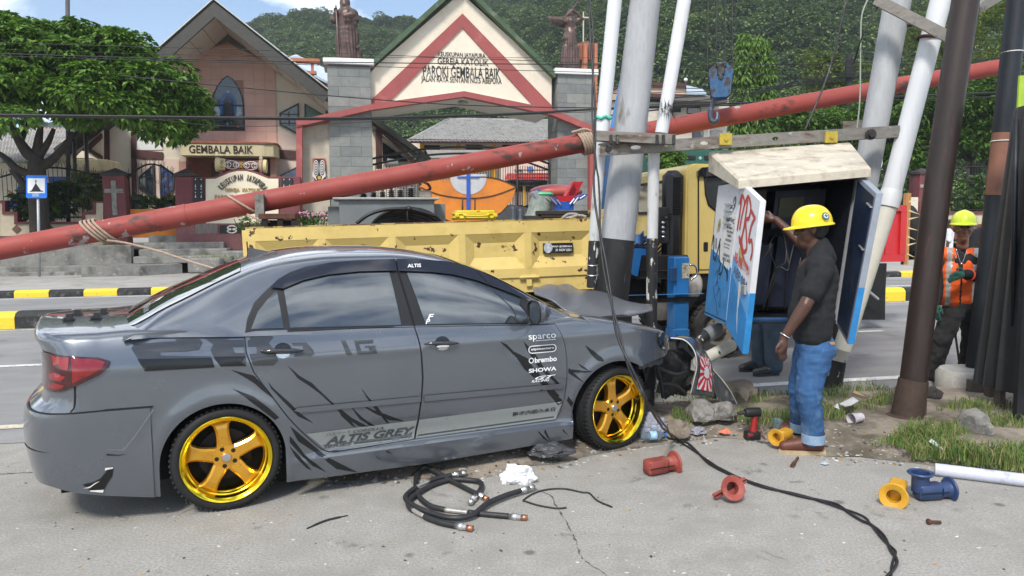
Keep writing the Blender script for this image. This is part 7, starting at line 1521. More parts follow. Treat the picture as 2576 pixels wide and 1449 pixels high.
# inside equipment
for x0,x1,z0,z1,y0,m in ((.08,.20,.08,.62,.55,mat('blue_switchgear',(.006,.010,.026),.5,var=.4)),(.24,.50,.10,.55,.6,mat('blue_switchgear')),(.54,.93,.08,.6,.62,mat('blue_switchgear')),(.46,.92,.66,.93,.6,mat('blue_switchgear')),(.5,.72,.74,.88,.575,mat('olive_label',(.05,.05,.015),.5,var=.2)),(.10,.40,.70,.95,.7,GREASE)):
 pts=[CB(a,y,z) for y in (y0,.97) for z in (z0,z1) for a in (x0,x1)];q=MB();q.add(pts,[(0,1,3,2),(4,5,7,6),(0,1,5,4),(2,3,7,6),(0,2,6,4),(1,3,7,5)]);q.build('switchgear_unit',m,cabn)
rg=random.Random(8)
for k in range(11):x=rg.uniform(.08,.85);q=MB();q.tube(catmull([CB(x,.5,rg.uniform(.5,.75)),CB(x+rg.uniform(-.1,.1),.35,rg.uniform(.3,.55)),CB(x+rg.uniform(-.12,.15),.4,rg.uniform(.15,.4)),CB(x+rg.uniform(-.1,.1),.5,.06)],6),rg.uniform(.005,.011),6);q.build('inner_cable',mat('dark_grey_cable',(.018,.018,.02),.5),cabn,True)
q=MB();q.tube([CB(.02,.02,.03),CB(.98,.02,.03)],.02,6);q.build('sill_bar',BLUED,cabn)
# graffiti: flat strokes
def strokes(name,f,lines,w,m,parent,off=.003,nrm=NX):
 q=MB()
 for ln_ in lines:
  c=catmull([Vector((a,z,0)) for a,z in ln_],5);L_=[];Rr=[]
  for i,p in enumerate(c):
   d_=(c[min(i+1,len(c)-1)]-c[max(i-1,0)]);d_=Vector((d_.x*.5,d_.y*1.15,0));d_=d_.normalized() if d_.length>1e-6 else Vector((1,0,0));s_=Vector((-d_.y/.5,d_.x/1.15,0))*w/2
   L_.append(f(p.x+s_.x,p.y+s_.y)+nrm*off);Rr.append(f(p.x-s_.x,p.y-s_.y)+nrm*off)
  q.grid([L_,Rr])
 return q.build(name,m,parent,fix=False)
RSP=mat('red_spray_paint',(.42,.045,.035),.6,var=.15,scale=20);KSP=mat('dark_marker_ink',(.02,.035,.06),.6,var=0);BSP=mat('black_spray',(.012,.012,.014),.6,var=0)
strokes('graffiti_tag',f1,[[(.06,.86),(.14,.93),(.30,.90),(.24,.80),(.20,.70)],[(.14,.93),(.12,.80),(.08,.68)],[(.30,.88),(.44,.96),(.62,.92),(.60,.84),(.46,.80),(.56,.72),(.64,.64),(.5,.60),(.36,.66),(.44,.78)],[(.44,.94),(.42,.80),(.36,.68),(.24,.62)],[(.62,.90),(.80,.88),(.90,.87)],[(.86,.87),(.74,.80),(.70,.70),(.84,.72),(.92,.66),(.88,.60)],[(.2,.66),(.4,.60),(.6,.55),(.84,.53)]],.030,RSP,d1)
strokes('paint_scrape',f1,[[(.3,.60),(.45,.56),(.4,.52),(.5,.50)],[(.28,.57),(.42,.55)]],.05,mat('ochre_scrape',(.42,.34,.12),.7,var=.2),d1,.002)
def wall_text(body,f,a0,a1,z0,z1,m,parent,off=.0035,sl=0.0,**k):
 vs,fs=fit_text(body,a0,a1,z0,z1,**k);return obj('lettering',[f(v.x,v.y+sl*(v.x-a0))+NX*off for v in vs],fs,m,parent,fix=False)
wall_text('AB-098',f1,.08,.52,.470,.545,mat('red_stencil',(.50,.06,.06),.6),d1,bold=.02);wall_text('ABE 094',f1,.12,.86,.385,.450,mat('faded_black_stencil',(.10,.10,.11),.6),d1,bold=.01);wall_text('KEPADA',f1,.5,.92,.49,.555,mat('pale_red_stencil',(.55,.22,.2),.6),d1)
panel('paper_notice',lw,.42,.96,.42,.80,mat('torn_paper_notice',(.56,.56,.54),.85,var=.08,scale=6,col2=(.42,.41,.38),lo=.58,hi=.66,scale2=9),wall,.0016,NX,poly=[(.44,.44),(.90,.38),(.97,.42),(.98,.76),(.70,.79),(.62,.82),(.46,.80)])
for i,(b_,a0,a1,z,h) in enumerate((('AHLI WC',.58,.94,.722,.036),('di atasi',.64,.88,.680,.020),('SALURAN',.66,.92,.648,.020),('TUMPAT',.68,.88,.618,.020),('BONGKAR',.64,.90,.588,.020),('tanpa bongkar',.60,.86,.560,.014),('siap datang',.60,.84,.536,.014),('HUBUNGI',.62,.88,.478,.022),('0852 5455',.60,.92,.445,.024))):wall_text(b_,lw,a0,a1,z,z+h,BSP,wall,.004,-.04,bold=.015)
strokes('graffiti_scrawl',lw,[[(.02,.54),(.06,.62),(.12,.55),(.16,.46),(.26,.44),(.34,.52),(.40,.60)],[(.40,.56),(.44,.46),(.5,.42)],[(.52,.42),(.5,.34),(.62,.36),(.66,.44)],[(.70,.40),(.84,.36),(.88,.30),(.86,.38)],[(.2,.60),(.24,.52)]],.02,BSP,wall)
strokes('graffiti_scrawl',lw,[[(.34,.32),(.40,.36),(.46,.30),(.40,.24),(.48,.28),(.54,.22),(.50,.17),(.60,.24),(.66,.18),(.70,.10),(.60,.14)],[(.30,.24),(.38,.18),(.52,.12),(.62,.04),(.66,.07)],[(.42,.38),(.52,.34),(.62,.36),(.54,.30)],[(.16,.44),(.24,.46),(.3,.42),(.36,.45),(.44,.42)],[(.7,.40),(.78,.38),(.86,.39)]],.009,KSP,wall)
strokes('graffiti_scrawl',lw,[[(.66,.80),(.74,.83),(.82,.81),(.90,.84)],[(.8,.86),(.86,.90),(.9,.86),(.84,.84)]],.012,KSP,wall);strokes('paint_scrape',lw,[[(.2,.66),(.3,.68),(.26,.72),(.32,.74)],[(.22,.70),(.34,.70)]],.04,mat('ochre_scrape'),wall)
# ---------------------------------------------------------------- black tarpaulin stall at the right
st_=thing('tarpaulin_stall','black tarpaulin covered roadside stall behind the grass','stall',tuple(G(2560,1150)))
TARP=mat('black_tarpaulin',(.012,.014,.018),.55,var=.3,scale=3,bump=.2,bscale=12,sheen=.1);rows=[]
tl,tr_=[P(2550,285,6.3),P(2580,262,5.9),P(2680,240,5.2)],[P(2458,962,6.3),P(2525,985,5.9),P(2680,1010,5.2)]
for j in range(21):
 t=j/20;a=catmull(tl,14);b_=catmull(tr_,14);rows.append([a[k].lerp(b_[k],t)+Vector((.02,-.05,0))*math.sin(k*1.15+t*1.2)*(.35+t) for k in range(len(a))])
q=MB();q.grid(rows);o=q.build('hanging_sheet',TARP,st_,True)
q=MB();a=G(2555,1090);q.box(a.x,a.x+1.4,a.y,a.y+.05,0,2.3);q.build('back_board',mat('dark_board',(.010,.011,.014),.7,var=.3),st_)
for (u0,v0,u1,v1,Y_,m) in ((2488,1010,2505,960,6.4,mat('grey_timber',(.12,.10,.085),.85,var=.25)),(2440,1055,2475,985,6.6,mat('grey_timber')),(2510,1110,2530,990,6.0,mat('grey_timber'))):a,b_=P(u0,v0,Y_),P(u1,v1,Y_);q=MB();q.box(a.x,b_.x,Y_,Y_+.08,max(-.02,a.z)*0-.02,b_.z+.1);q.build('timber_post',m,st_)
q=MB();q.tube([P(2556,300,5.85),P(2548,820,5.85)],.02,8);q.build('stall_pole',mat('dark_navy_pole'),st_,True);q=MB();q.box(P(2570,100,6.4).x,P(2700,100,6.4).x,6.4,6.42,P(2560,270,6.4).z,P(2560,190,6.4).z);q.build('lime_banner',mat('lime_fabric',(.35,.50,.05),.7),st_)
# ---------------------------------------------------------------- overhead wires and hanging cables
WIRE=mat('black_wire',(.012,.012,.013),.5,var=0,rvar=0)
def wire(label,pts,r,p=None,name='overhead_wire',group=None,m=WIRE,cat='wire'):
 q=MB();q.tube(catmull(pts,10),r,6);return tag(q.build(name,m,smooth=True,base=tuple(pts[0])),label,cat,group)
def W(u,v,p):return ROADM @ PR(u,v,p)
wire('bundled black cables crossing low in front of the gate beam',[W(-60,288,20),W(340,293,20),W(860,297,20),W(1300,286,20),W(1600,270,20),W(2700,225,20)],.030)
wire('thick black cable just under the bundled cables at the gate',[W(-60,292,20.2),W(480,298,20.2),W(1000,299,20.2),W(1500,276,20.2),W(2700,238,20.2)],.020)
wire('thin wire sagging under the bundled cables at the gate',[W(380,300,20.5),W(620,318,20.5),W(1000,303,20.5),W(1500,280,20.5)],.008)
wire('single black wire dropping from the tree across the church window',[W(300,190,21),W(480,208,21),W(830,241,21),W(1180,265,21),W(1560,272,21)],.014)
for i,(vl,vr,r_) in enumerate(((118,178,.009),(145,171,.014),(151,196,.009),(134,150,.006))):wire(('uppermost thin','second','third','faint extra')[i]+' wire stretched across the church gable and gate letters',[W(-60,vl-12,22),W(640,vl+8,22),W(1288,(vl+vr)/2+3,22),W(1900,vr-8,22),W(2700,vr-30,22)],r_)
for k in range(7):wire('one of the many thin wires running behind the crane hook and red pole',[W(1500,215+k*13+(k%3)*8,34),W(1850,222+k*5,34),W(2120,196-k*2+(k%2)*9,34),W(2700,120+k*12,34)],.018,group='wires behind the crane hook')
dp=thing('distant_pole','dark distant utility pole with cable boxes behind the red pole','pole',tuple(W(2133,420,34)));q=MB();q.tube([W(2133,430,34),W(2137,135,34)],.16,10);q.build('shaft',BLKP,dp,40)
q=MB();cc_=W(2137,175,33.8);q.box(cc_.x-.2,cc_.x+.2,cc_.y-.1,cc_.y+.1,cc_.z-.4,cc_.z+.5);q.build('cable_box',BLACKM,dp)
DC=mat('drooping_cable',(.014,.014,.016),.45,var=.2)
def lift_(pts):return [Vector((p.x,p.y,max(p.z,.012))) for p in pts]
cp=[P(1480,-60,5.4),P(1490,120,5.2),P(1495,330,5.0),P(1507,560,4.8),P(1540,770,4.5),P(1575,900,4.3),P(1640,1030,4.15),G(1700,1105,.03),G(1800,1178),G(1900,1222),G(2000,1248),G(2100,1275),G(2185,1320),G(2235,1375),G(2252,1410),G(2235,1460),G(2200,1500)]
for k in range(2):
 c=catmull(cp,10);n=len(c);pts=[p+Vector((math.cos(i*.35+k*math.pi),.6*math.sin(i*.35+k*math.pi),0))*(.010+.014*(i%40>24)*(.5+.5*math.sin(i*.12))) for i,p in enumerate(c)]
 q=MB();q.tube(lift_(pts),.0078 if k==0 else .0065,7);tag(q.build('drooping_cable',DC,smooth=True,base=tuple(c[-1])),('thicker' if k==0 else 'thinner')+' strand of the twisted black cable drooping onto the concrete','cable','paired drooping cables')
for lab,pts,m,r_ in (('grey wire rope sloping down to the cabinet beam',[P(2130,0,6.9),P(2085,180,6.9),P(2024,330,6.8)],GREASE,.009),('thin pale wire loop hanging beside the grey steel pole',[P(2185,-5,7.1),P(2168,40,7.1),P(2165,120,7.1),P(2163,250,7.1),P(2155,330,7.1)],mat('pale_green_wire',(.28,.32,.27),.5),.007),('thin dark wire hanging near the rusty angle brace',[P(2215,5,7.0),P(2170,90,7.0),P(2148,160,7.2)],WIRE,.006)):wire(lab,pts,r_,name='hanging_wire',m=m)
# ---------------------------------------------------------------- verge, litter and tools on the ground
s1=crop(1500,1700,.4658);s2=crop(2500,1500,.5947)
def gp(f,x,y,z=0.0):return on_verge(*f(x,y))
edge=sorted([(q.x,q.y) for q in [GR(*a) for a in ((1180,1205),(1320,1178),(1430,1162),(1500,1142),(1700,1110),(1800,1102),(1900,1106),(2060,1150),(2180,1152),(2300,1165),(2400,1178),(2576,1200),(2800,1230))]])
edge=[(-3.2,5.4)]+edge
SOIL=mat('dry_verge_soil',(.235,.20,.16),.95,var=.3,scale=3,bump=.9,bscale=50,col2=(.10,.085,.06),lo=.48,hi=.62,scale2=2.2,col3=(.30,.265,.215),lo3=.58,hi3=.7,scale3=6)
def vz(s,p):
 e=interp(s,edge);w=min(1,max(0,(s+.9)/.5))*min(1,max(0,(p-e)/.25))*min(1,max(0,(6.2-p)/.25));k=(p-e)/max(.1,6.2-e)
 return .003+w*(.035+.05*max(0,math.sin(math.pi*min(1,max(0,k))))*(1 if s>.9 else .15)+.02*hash2(s*3,p*3)+.012*hash2(s*11,p*11))
q=MB();q.grid([[Vector((s,p,vz(s,p))) for p in [interp(s,edge)+.05*hash2(s*4,1)+(6.22-interp(s,edge))*k/22 for k in range(23)]] for s in np.linspace(-.9,7.5,130)]);struct(q.build('verge',SOIL,smooth=True,frame=ROADM))
def on_verge(u,v):
 r=GR(u,v);z=vz(r.x,r.y) if interp(r.x,edge)<r.y<6.2 else 0;return G(u,v,z)
GRS=[mat('grass_blade_a',(.075,.15,.025),.7,var=.25,scale=8),mat('grass_blade_b',(.15,.19,.05),.7,var=.25,scale=8),mat('dry_grass_blade',(.30,.25,.12),.8,var=.2,scale=8)]
rng=random.Random(3);q=MB()
zones=[([(1985,985),(2090,965),(2200,968),(2260,1000),(2180,1050),(2080,1060),(2000,1050)],2000,.12),([(1880,985),(1990,980),(1990,1070),(1880,1075)],700,.12),([(2210,1130),(2300,1060),(2420,1010),(2576,1030),(2600,1195),(2420,1172),(2300,1155)],5200,.115),([(1690,1010),(1900,1000),(1910,1060),(1690,1075)],600,.09),([(2190,1120),(2330,1085),(2330,1160),(2220,1165)],500,.09),([(1600,960),(1720,960),(1720,1010),(1600,1010)],300,.12),([(1650,1000),(1720,985),(1930,985),(1950,1075),(1700,1060)],1300,.11)]
for poly,n,h in zones:
 k=0;xs=[a[0] for a in poly];ys=[a[1] for a in poly]
 while k<n:
  u_,v_=rng.uniform(min(xs),max(xs)),rng.uniform(min(ys),max(ys))
  if not inpoly(u_,v_,poly):continue
  b=on_verge(u_,v_);d=mnoise.noise(Vector((b.x*2.2,b.y*2.2,1)));k+=1
  if d<-.12:continue
  hh=h*rng.uniform(.4,1.1)*(.7+.8*max(0,d));a=rng.uniform(0,6.28);w=Vector((math.cos(a),math.sin(a),0))*rng.uniform(.002,.0045);l=Vector((rng.uniform(-1,1),rng.uniform(-1,1),0))*hh*.55;m1=b+l*.35+Vector((0,0,hh*.65));t_=b+l+Vector((0,0,hh*rng.uniform(.75,1)))
  q.add([b-w,b+w,m1+w*.7,m1-w*.7,t_],[(0,1,2,3),(3,2,4)],rng.choice((0,0,0,1,1,1,2)))
struct(q.build('verge_grass',GRS,fix=False),'stuff')
def rock(label,c,r,m,seed,name='rock',flat=.7,group=None):
 bm=bmesh.new();bmesh.ops.create_icosphere(bm,subdivisions=3,radius=1)
 for v in bm.verts:
  n=v.co.normalized();k=1+.35*mnoise.noise(n*1.3+Vector((seed,0,0)))+.16*mnoise.noise(n*3.5+Vector((seed,5,0)))+.05*mnoise.noise(n*9+Vector((0,seed,0)));v.co=Vector((n.x*r[0]*k,n.y*r[1]*k,max(-.45*r[2],n.z*r[2]*k)))
 me=bpy.data.meshes.new(name);bm.to_mesh(me);bm.free();me.materials.append(m);me.polygons.foreach_set('use_smooth',[True]*len(me.polygons));me.set_sharp_from_angle(angle=R(32));o=bpy.data.objects.new(name,me);COL.objects.link(o);o.location=c+Vector((0,0,r[2]*.40));o.rotation_euler=(0,0,seed);return tag(o,label,'rock',group)
RK=mat('brown_grey_rock',(.20,.165,.125),.9,var=.25,scale=9,bump=.6,bscale=50);RK2=mat('pale_grey_rock',(.22,.21,.19),.9,var=.25,scale=9,bump=.6,bscale=40,col2=(.12,.12,.11),lo=.5,hi=.6,scale2=12);RKD=mat('dark_lump',(.035,.032,.03),.9,var=.4,scale=9,bump=.6)
rock('rounded brown rock beside the plastic bottles at the front wheel',on_verge(1706,1093),(.105,.085,.085),RK,1.3);rock('pale mossy stone in the grass under the tarpaulin stall',on_verge(2452,1082),(.12,.1,.12),RK2,2.2);rock('flat broad stone half buried below the tarpaulin stall',on_verge(2455,1125),(.17,.12,.05),RK,5.1);rock('dark asphalt lump on the verge by the orange vest worker',on_verge(2343,1003),(.08,.07,.08),RKD,3.3)
rock('long pale boulder behind the torn bumper',on_verge(1860,1005),(.26,.16,.13),RK,4.4);rock('dark stone block under the torn front bumper',on_verge(1765,1050),(.14,.12,.10),RK2,7.7);rock('grey stone wedged under the torn bumper tip',on_verge(1820,1050),(.11,.1,.09),RK2,9.1);rock('rough grey boulder at the feet of the broken pipes',on_verge(1740,985),(.18,.15,.15),RK,6.2);rock('brown clod at the foot of the road edge near the brown pole',on_verge(2268,985),(.07,.05,.04),RK,8.2)
q=MB();rng=random.Random(5)
PEB=[mat('grey_pebble',(.26,.25,.23),.9,var=.3),mat('dark_pebble',(.07,.065,.06),.9,var=.3),mat('pale_chip',(.55,.52,.46),.8,var=.2),mat('dead_leaf',(.30,.19,.08),.8,var=.3)]
for k in range(1500):
 if k<1150:s=rng.uniform(-.3,5.5);e=interp(s,edge);b=ROADM @ Vector((s,e+abs(rng.gauss(0,.35))-.12,0))
 else:b=G(rng.uniform(0,2576),rng.uniform(1150,1449) ** 1.0)
 r=ROADI @ b;z=vz(r.x,r.y) if interp(r.x,edge)<r.y<6.2 else 0;sz=rng.uniform(.004,.016)*(.6 if k >= 1150 else 1);mi=rng.choice((0,0,1,2,3));a=rng.uniform(0,6.28);ca,sa=math.cos(a),math.sin(a);h=sz*(.9 if mi<2 else .25);l=sz*rng.uniform(1,2.2)
 q.add([(b.x+ca*l,b.y+sa*l,z),(b.x-sa*sz,b.y+ca*sz,z),(b.x-ca*l,b.y-sa*l,z),(b.x+sa*sz,b.y-ca*sz,z),(b.x,b.y,z+h)],[(0,1,4),(1,2,4),(2,3,4),(3,0,4)],mi)
struct(q.build('gravel_and_litter',PEB,fix=False),'stuff')
q=MB();c=catmull([gp(s1,*a) for a in ((1245,455),(1340,500),(1440,545),(1470,610),(1540,720),(1600,830),(1650,930),(1690,1050),(1760,1120),(1860,1180),(1960,1260))],8);rng=random.Random(9)
q.grid([[p+Vector((rng.uniform(-.006,.006)+sg*rng.uniform(.0015,.004),0,.0025)) for sg in (-1,1)] for p in c]);struct(q.build('concrete_crack',mat('crack_dark',(.09,.085,.075),.95,var=.3)))
q=MB();a,b=G(-40,1195),G(640,1160);q.grid([[a.lerp(b,t)+Vector((0,rng.uniform(-.01,.01)+sg*.006,.0025)) for sg in (-1,1)] for t in np.linspace(0,1,60)]);struct(q.build('slab_joint',mat('crack_dark')))
# cut cables with lugs
CUT=mat('black_cable_sheath',(.022,.022,.024),.5,var=.25,scale=20);ALU=mat('aluminium_lug',(.60,.60,.58),.3,.9,var=.2,scale=30);COP=mat('copper_lug',(.50,.24,.15),.35,.9,var=.2)
def cutcable(label,pts,lug0,lug1,bare,rz=.016,hump=0.0):
 t=thing('cut_cable',label,'cable',tuple(gp(s1,*pts[0])),group='cut cables on the concrete');n=len(pts);P3=[gp(s1,*a)+Vector((0,0,rz+hump*math.sin(math.pi*i/(n-1)))) for i,a in enumerate(pts)];c=catmull(P3,8);m=len(c)
 i0,i1=int(bare[0]*m),int(bare[1]*m)
 for nm,seg,r,mt in (('sheath',c[:i0+1],.0165,CUT),('bare_strands',c[i0:i1+1],.0125,mat('bare_wire_strands',(.45,.43,.40),.45,.6,var=.3,scale=60)),('sheath',c[i1:],.0165,CUT)):q=MB();q.tube(seg,r,10);q.build(nm,mt,t,True)
 for e,d,cop in ((c[0],(c[0]-c[2]).normalized(),lug0),(c[-1],(c[-1]-c[-3]).normalized(),lug1)):
  q=MB();q.tube([e,e+d*.018,e+d*.02,e+d*.045,e+d*.047,e+d*.075],[.015,.015,.020,.020,.016,.016],10);l=q.build('crimp_lug',ALU,t,True);q=MB();q.tube([e+d*.07,e+d*.105],[.016,.017],10);q.build('lug_eye',COP if cop else ALU,l,True)
cutcable('looped cut cable with bare middle and copper ended lugs',[(815,550),(620,450),(450,348),(370,320),(312,365),(295,470),(320,565),(400,640),(520,678),(690,700),(880,720),(1080,738)],True,True,(.74,.84));cutcable('cut cable curving from the car side to a copper lug at the front',[(798,575),(850,500),(835,452),(750,435),(600,430),(450,470),(330,535),(240,610),(238,660),(280,695),(370,745),(500,795),(628,822)],False,True,(.74,.83),.02);cutcable('long cut cable ending in a raised bright lug beside the thin wire',[(595,408),(480,432),(380,470),(285,520),(215,580),(220,622),(290,675),(420,728),(560,768),(690,770),(790,738),(900,650),(1050,582),(1180,540)],False,False,(.14,.22),.03)
q=MB();q.tube([p+Vector((0,0,.006)) for p in catmull([gp(s1,*a) for a in ((1568,650),(1480,655),(1330,630),(1225,597),(1205,585),(1290,530),(1400,497),(1550,490),(1700,520),(1760,527),(1830,590),(1955,645))],8)],.0052,6);tag(q.build('thin_wire',CUT,smooth=True,base=tuple(gp(s1,1300,560))),'thin black wire bent into a hook on the concrete','wire')
q=MB();q.tube([p+Vector((0,0,.006)) for p in catmull([G(772,1332),G(820,1312),G(875,1299)],6)],[.004]*3+[.006]*7+[.003]*3,6);tag(q.build('wire_scrap',CUT,smooth=True,base=tuple(G(820,1312))),'short black scrap of cable sheath on the concrete beside the car','scrap')
# transformer bushing covers
def cover(name,label,c,yaw,m,roll=0.0,pitch=0.0,k=1.0,arms=False):
 M=Matrix.Translation(c) @ Matrix.Rotation(yaw,4,'Z') @ Matrix.Rotation(pitch,4,'Y') @ Matrix.Rotation(roll,4,'X') @ Matrix.Diagonal((k,k,k,1));t=thing(name,label,'insulator cover',(c.x,c.y,0))
 q=MB();q.lathe([(.044,.0),(.044,.045),(.060,.052),(.084,.058),(.088,.052),(.082,.043),(.060,.038),(.052,.02),(.052,-.03),(.044,-.03)],28,axis='X',M=M @ Matrix.Translation((.05,0,0)),caps=False);q.lathe([(0,-.028),(.05,-.028)],28,axis='X',M=M @ Matrix.Translation((.05,0,0)),caps=False);q.build('flared_collar',m,t,40)
 q=MB(M=M)
 if arms:q.box(.0,.03,.045,.16,-.022,.022,bev=.006);q.build('clamp_arm',m,t);q=MB(M=M);q.box(.0,.03,-.12,-.045,-.02,.02,bev=.006);q.build('clamp_arm',m,t)
 else:q.box(-.15,.02,-.05,.05,-.05,.05,bev=.012);q.box(-.02,.03,-.042,.042,-.055,.055,bev=.012);q.build('body',m,t,40)
 q=MB(M=M);(q.box(.031,.036,-.12,.16,-.004,.004) if arms else q.box(-.152,.06,-.0585,-.0565,-.003,.003));q.build('seam',BLACKM,t);return t
RCV=mat('faded_red_rubber',(.27,.055,.04),.6,var=.12,scale=12,col2=(.34,.13,.10),lo=.55,hi=.7,scale2=9);YCV=mat('yellow_rubber',(.58,.30,.02),.45,var=.12,scale=12,coat=.2);BCV=mat('blue_rubber',(.02,.045,.12),.45,var=.15,scale=12,coat=.2)
cover('bushing_cover','faded red bushing cover lying beside the drooping cable',gp(s2,190,615,.0)+Vector((0,.02,.056)),R(25),RCV,k=.9);cover('bushing_cover','open red bushing cover with clamp arms facing up on the concrete',gp(s2,615,785)+Vector((0,.03,.05)),R(-78),RCV,R(20),R(-25),.85,arms=True)
cover('bushing_cover','yellow bushing cover with its open collar turned to the road side',gp(s2,1720,815)+Vector((.02,.03,.06)),R(-125),YCV,k=.9);cover('bushing_cover','dark blue bushing cover standing with its collar upward',gp(s2,1950,800)+Vector((.06,.04,.055)),R(8),BCV,pitch=0,k=.85)
q=MB();cc=gp(s2,1915,800);M=Matrix.Translation(cc+Vector((-.005,.04,.10)));q.lathe([(.048,-.05),(.048,.045),(.066,.05),(.074,.058),(.068,.066),(.05,.062),(.046,.0),(0,-.01)],28,M=M,caps=False);tag(q.build('collar_ring',BCV,smooth=40,base=tuple(cc)),'round dark blue rubber collar on top of the blue cover','collar');cover('bushing_cover','small yellow bushing cover at the toe of the brown boots',gp(s2,960,408)+Vector((.02,.03,.042)),R(-140),YCV,k=.72)
# cordless drill
dc=gp(s2,775,385);DM_=Matrix.Translation(dc) @ Matrix.Rotation(R(8),4,'Z');t=thing('impact_wrench','red and black cordless impact wrench standing on its battery','power tool',tuple(dc));BPL=mat('black_tool_plastic',(.015,.015,.016),.45,var=.2);RPL=mat('red_tool_plastic',(.30,.02,.02),.4,var=.15)
for nm,m,fn in (('battery',BPL,lambda q:q.box(-.055,.055,-.04,.04,0,.06,bev=.01)),('battery_mark',RPL,lambda q:q.box(-.05,-.015,-.0425,-.0395,.035,.052)),('handle',RPL,lambda q:q.tube([(.01,0,.055),(.015,0,.12),(.02,0,.18)],[.028,.023,.024],12)),('motor_body',BPL,lambda q:q.tube([(.06,0,.205),(.055,0,.205),(-.03,0,.205),(-.06,0,.205),(-.065,0,.205)],[.02,.036,.037,.03,.018],16)),('anvil',GREASE,lambda q:q.tube([(-.06,0,.205),(-.12,0,.203)],[.015,.012],10)),('strap',mat('tan_strap',(.25,.16,.11),.8),lambda q:q.tube(catmull([(.05,-.04,.10),(.07,-.05,.04),(.09,-.06,.005),(.13,-.05,.004)],5),.006,6))):q=MB(M=DM_);fn(q);q.build(nm,m,t,40)
# bottles, cups, bags, pipe, bolt
CLR=mat('clear_plastic',(.55,.66,.72),.08,var=.1,trans=.85,ior=1.2,rvar=0);BCAP=mat('blue_cap',(.02,.12,.5),.4)
def bottle(label,c,yaw,k=1.0):
 M=Matrix.Translation(c) @ Matrix.Rotation(yaw,4,'Z') @ Matrix.Diagonal((k,k,k,1));t=thing('water_bottle',label,'bottle',tuple(c));q=MB();q.lathe([(0,0),(.028,.002),(.032,.015),(.030,.04),(.032,.06),(.0295,.08),(.032,.10),(.032,.13),(.024,.155),(.013,.17),(.013,.18)],20,axis='X',M=M);q.build('bottle_body',CLR,t,True);q=MB();q.lathe([(.0145,.178),(.0145,.196),(0,.196)],14,axis='X',M=M);q.build('cap',BCAP,t,40);q=MB();q.lathe([(.0327,.065),(.0327,.115)],20,axis='X',M=M,caps=False);q.build('wrapper',mat('blue_white_wrapper',(.30,.48,.66),.4,var=.35,scale=40),t,True)
bottle('crushed clear water bottle with blue cap pointing at the rock',gp(s2,40,395)+Vector((0,0,.034)),R(8));bottle('second clear water bottle behind the crushed one at the wheel',gp(s2,60,365)+Vector((0,.05,.034)),R(35),.95);bottle('dusty clear bottle lying in the dark under the car sill',gp(s1,1360,240)+Vector((0,0,.03)),R(120),.8)
def crumple(name,label,cat,c,r,m,seed,sub=4,flat=.8):
 bm=bmesh.new();bmesh.ops.create_icosphere(bm,subdivisions=sub,radius=1)
 for v in bm.verts:n=v.co.normalized();k=1+.45*mnoise.noise(n*1.7+Vector((seed,0,0)))+.28*abs(mnoise.noise(n*4.5+Vector((0,seed,0))))-.12*abs(mnoise.noise(n*10+Vector((0,0,seed))));v.co=Vector((n.x*r[0]*k,n.y*r[1]*k,max(-.5*r[2],n.z*r[2]*k)))
 me=bpy.data.meshes.new(name);bm.to_mesh(me);bm.free();me.materials.append(m);o=bpy.data.objects.new(name,me);COL.objects.link(o);o.location=c+Vector((0,0,.48*r[2]));return tag(o,label,cat)
WBAG=mat('white_plastic_bag',(.72,.73,.75),.45,var=.06,scale=9);TBAG=mat('clear_plastic_bag',(.45,.46,.52),.2,var=.2,trans=.5,ior=1.1)
crumple('plastic_bag','crumpled white plastic bag on the concrete beside the car sill','bag',gp(s1,1160,425),(.095,.06,.075),WBAG,2.0);crumple('plastic_bag','crumpled clear plastic bag behind the water bottles','bag',gp(s2,110,330),(.09,.07,.08),TBAG,4.0);crumple('plastic_bag','flat clear plastic wrapper beside the brown rock','bag',gp(s2,415,345),(.06,.04,.03),TBAG,6.0);crumple('plastic_bag','dark torn plastic bag under the car in front of the wheel','bag',gp(s1,1420,190),(.14,.08,.05),mat('dark_plastic_bag',(.05,.05,.055),.4),8.0)
def cup(label,c,rot,k=1.0,m=None):
 q=MB();q.lathe([(.0,0),(.026,0),(.038,.085),(.040,.088),(.037,.086),(.025,.003),(0,.003)],20,M=Matrix.Translation(c) @ rot @ Matrix.Diagonal((k,k,k,1)),caps=False);tag(q.build('plastic_cup',m or CLR,smooth=40,base=tuple(c)),label,'cup')
cup('crushed white plastic cup lying on its side in the gravel',gp(s2,1500,272)+Vector((0,0,.042)),Matrix.Rotation(R(-95),4,'Y') @ Matrix.Rotation(R(20),4,'X'),1.2,mat('milky_cup',(.62,.58,.62),.3,trans=.2));cup('clear plastic cup cut open beside the small yellow cover',gp(s2,935,335)+Vector((0,0,.01)),Matrix.Rotation(R(15),4,'X'),.95)
def paper(name,label,pts,m,f=s2,lift=.02):b=[gp(f,*a) for a in pts];n=len(b);z=[vz(*((ROADI @ p).xy)) if interp((ROADI @ p).x,edge)<(ROADI @ p).y<6.2 else 0 for p in b];q=MB();b=[p+Vector((0,0,z[i]+.006+lift*(i%2))) for i,p in enumerate(b)];q.add(b+[p+Vector((0,0,.002)) for p in b],[tuple(range(n)),tuple(range(2*n-1,n-1,-1))]+[(i,(i+1)%n,(i+1)%n+n,i+n) for i in range(n)]);tag(q.build(name,m,base=tuple(b[0])),label,'litter')
PAP=mat('grey_white_wrapper',(.55,.56,.58),.4,var=.2,scale=20)
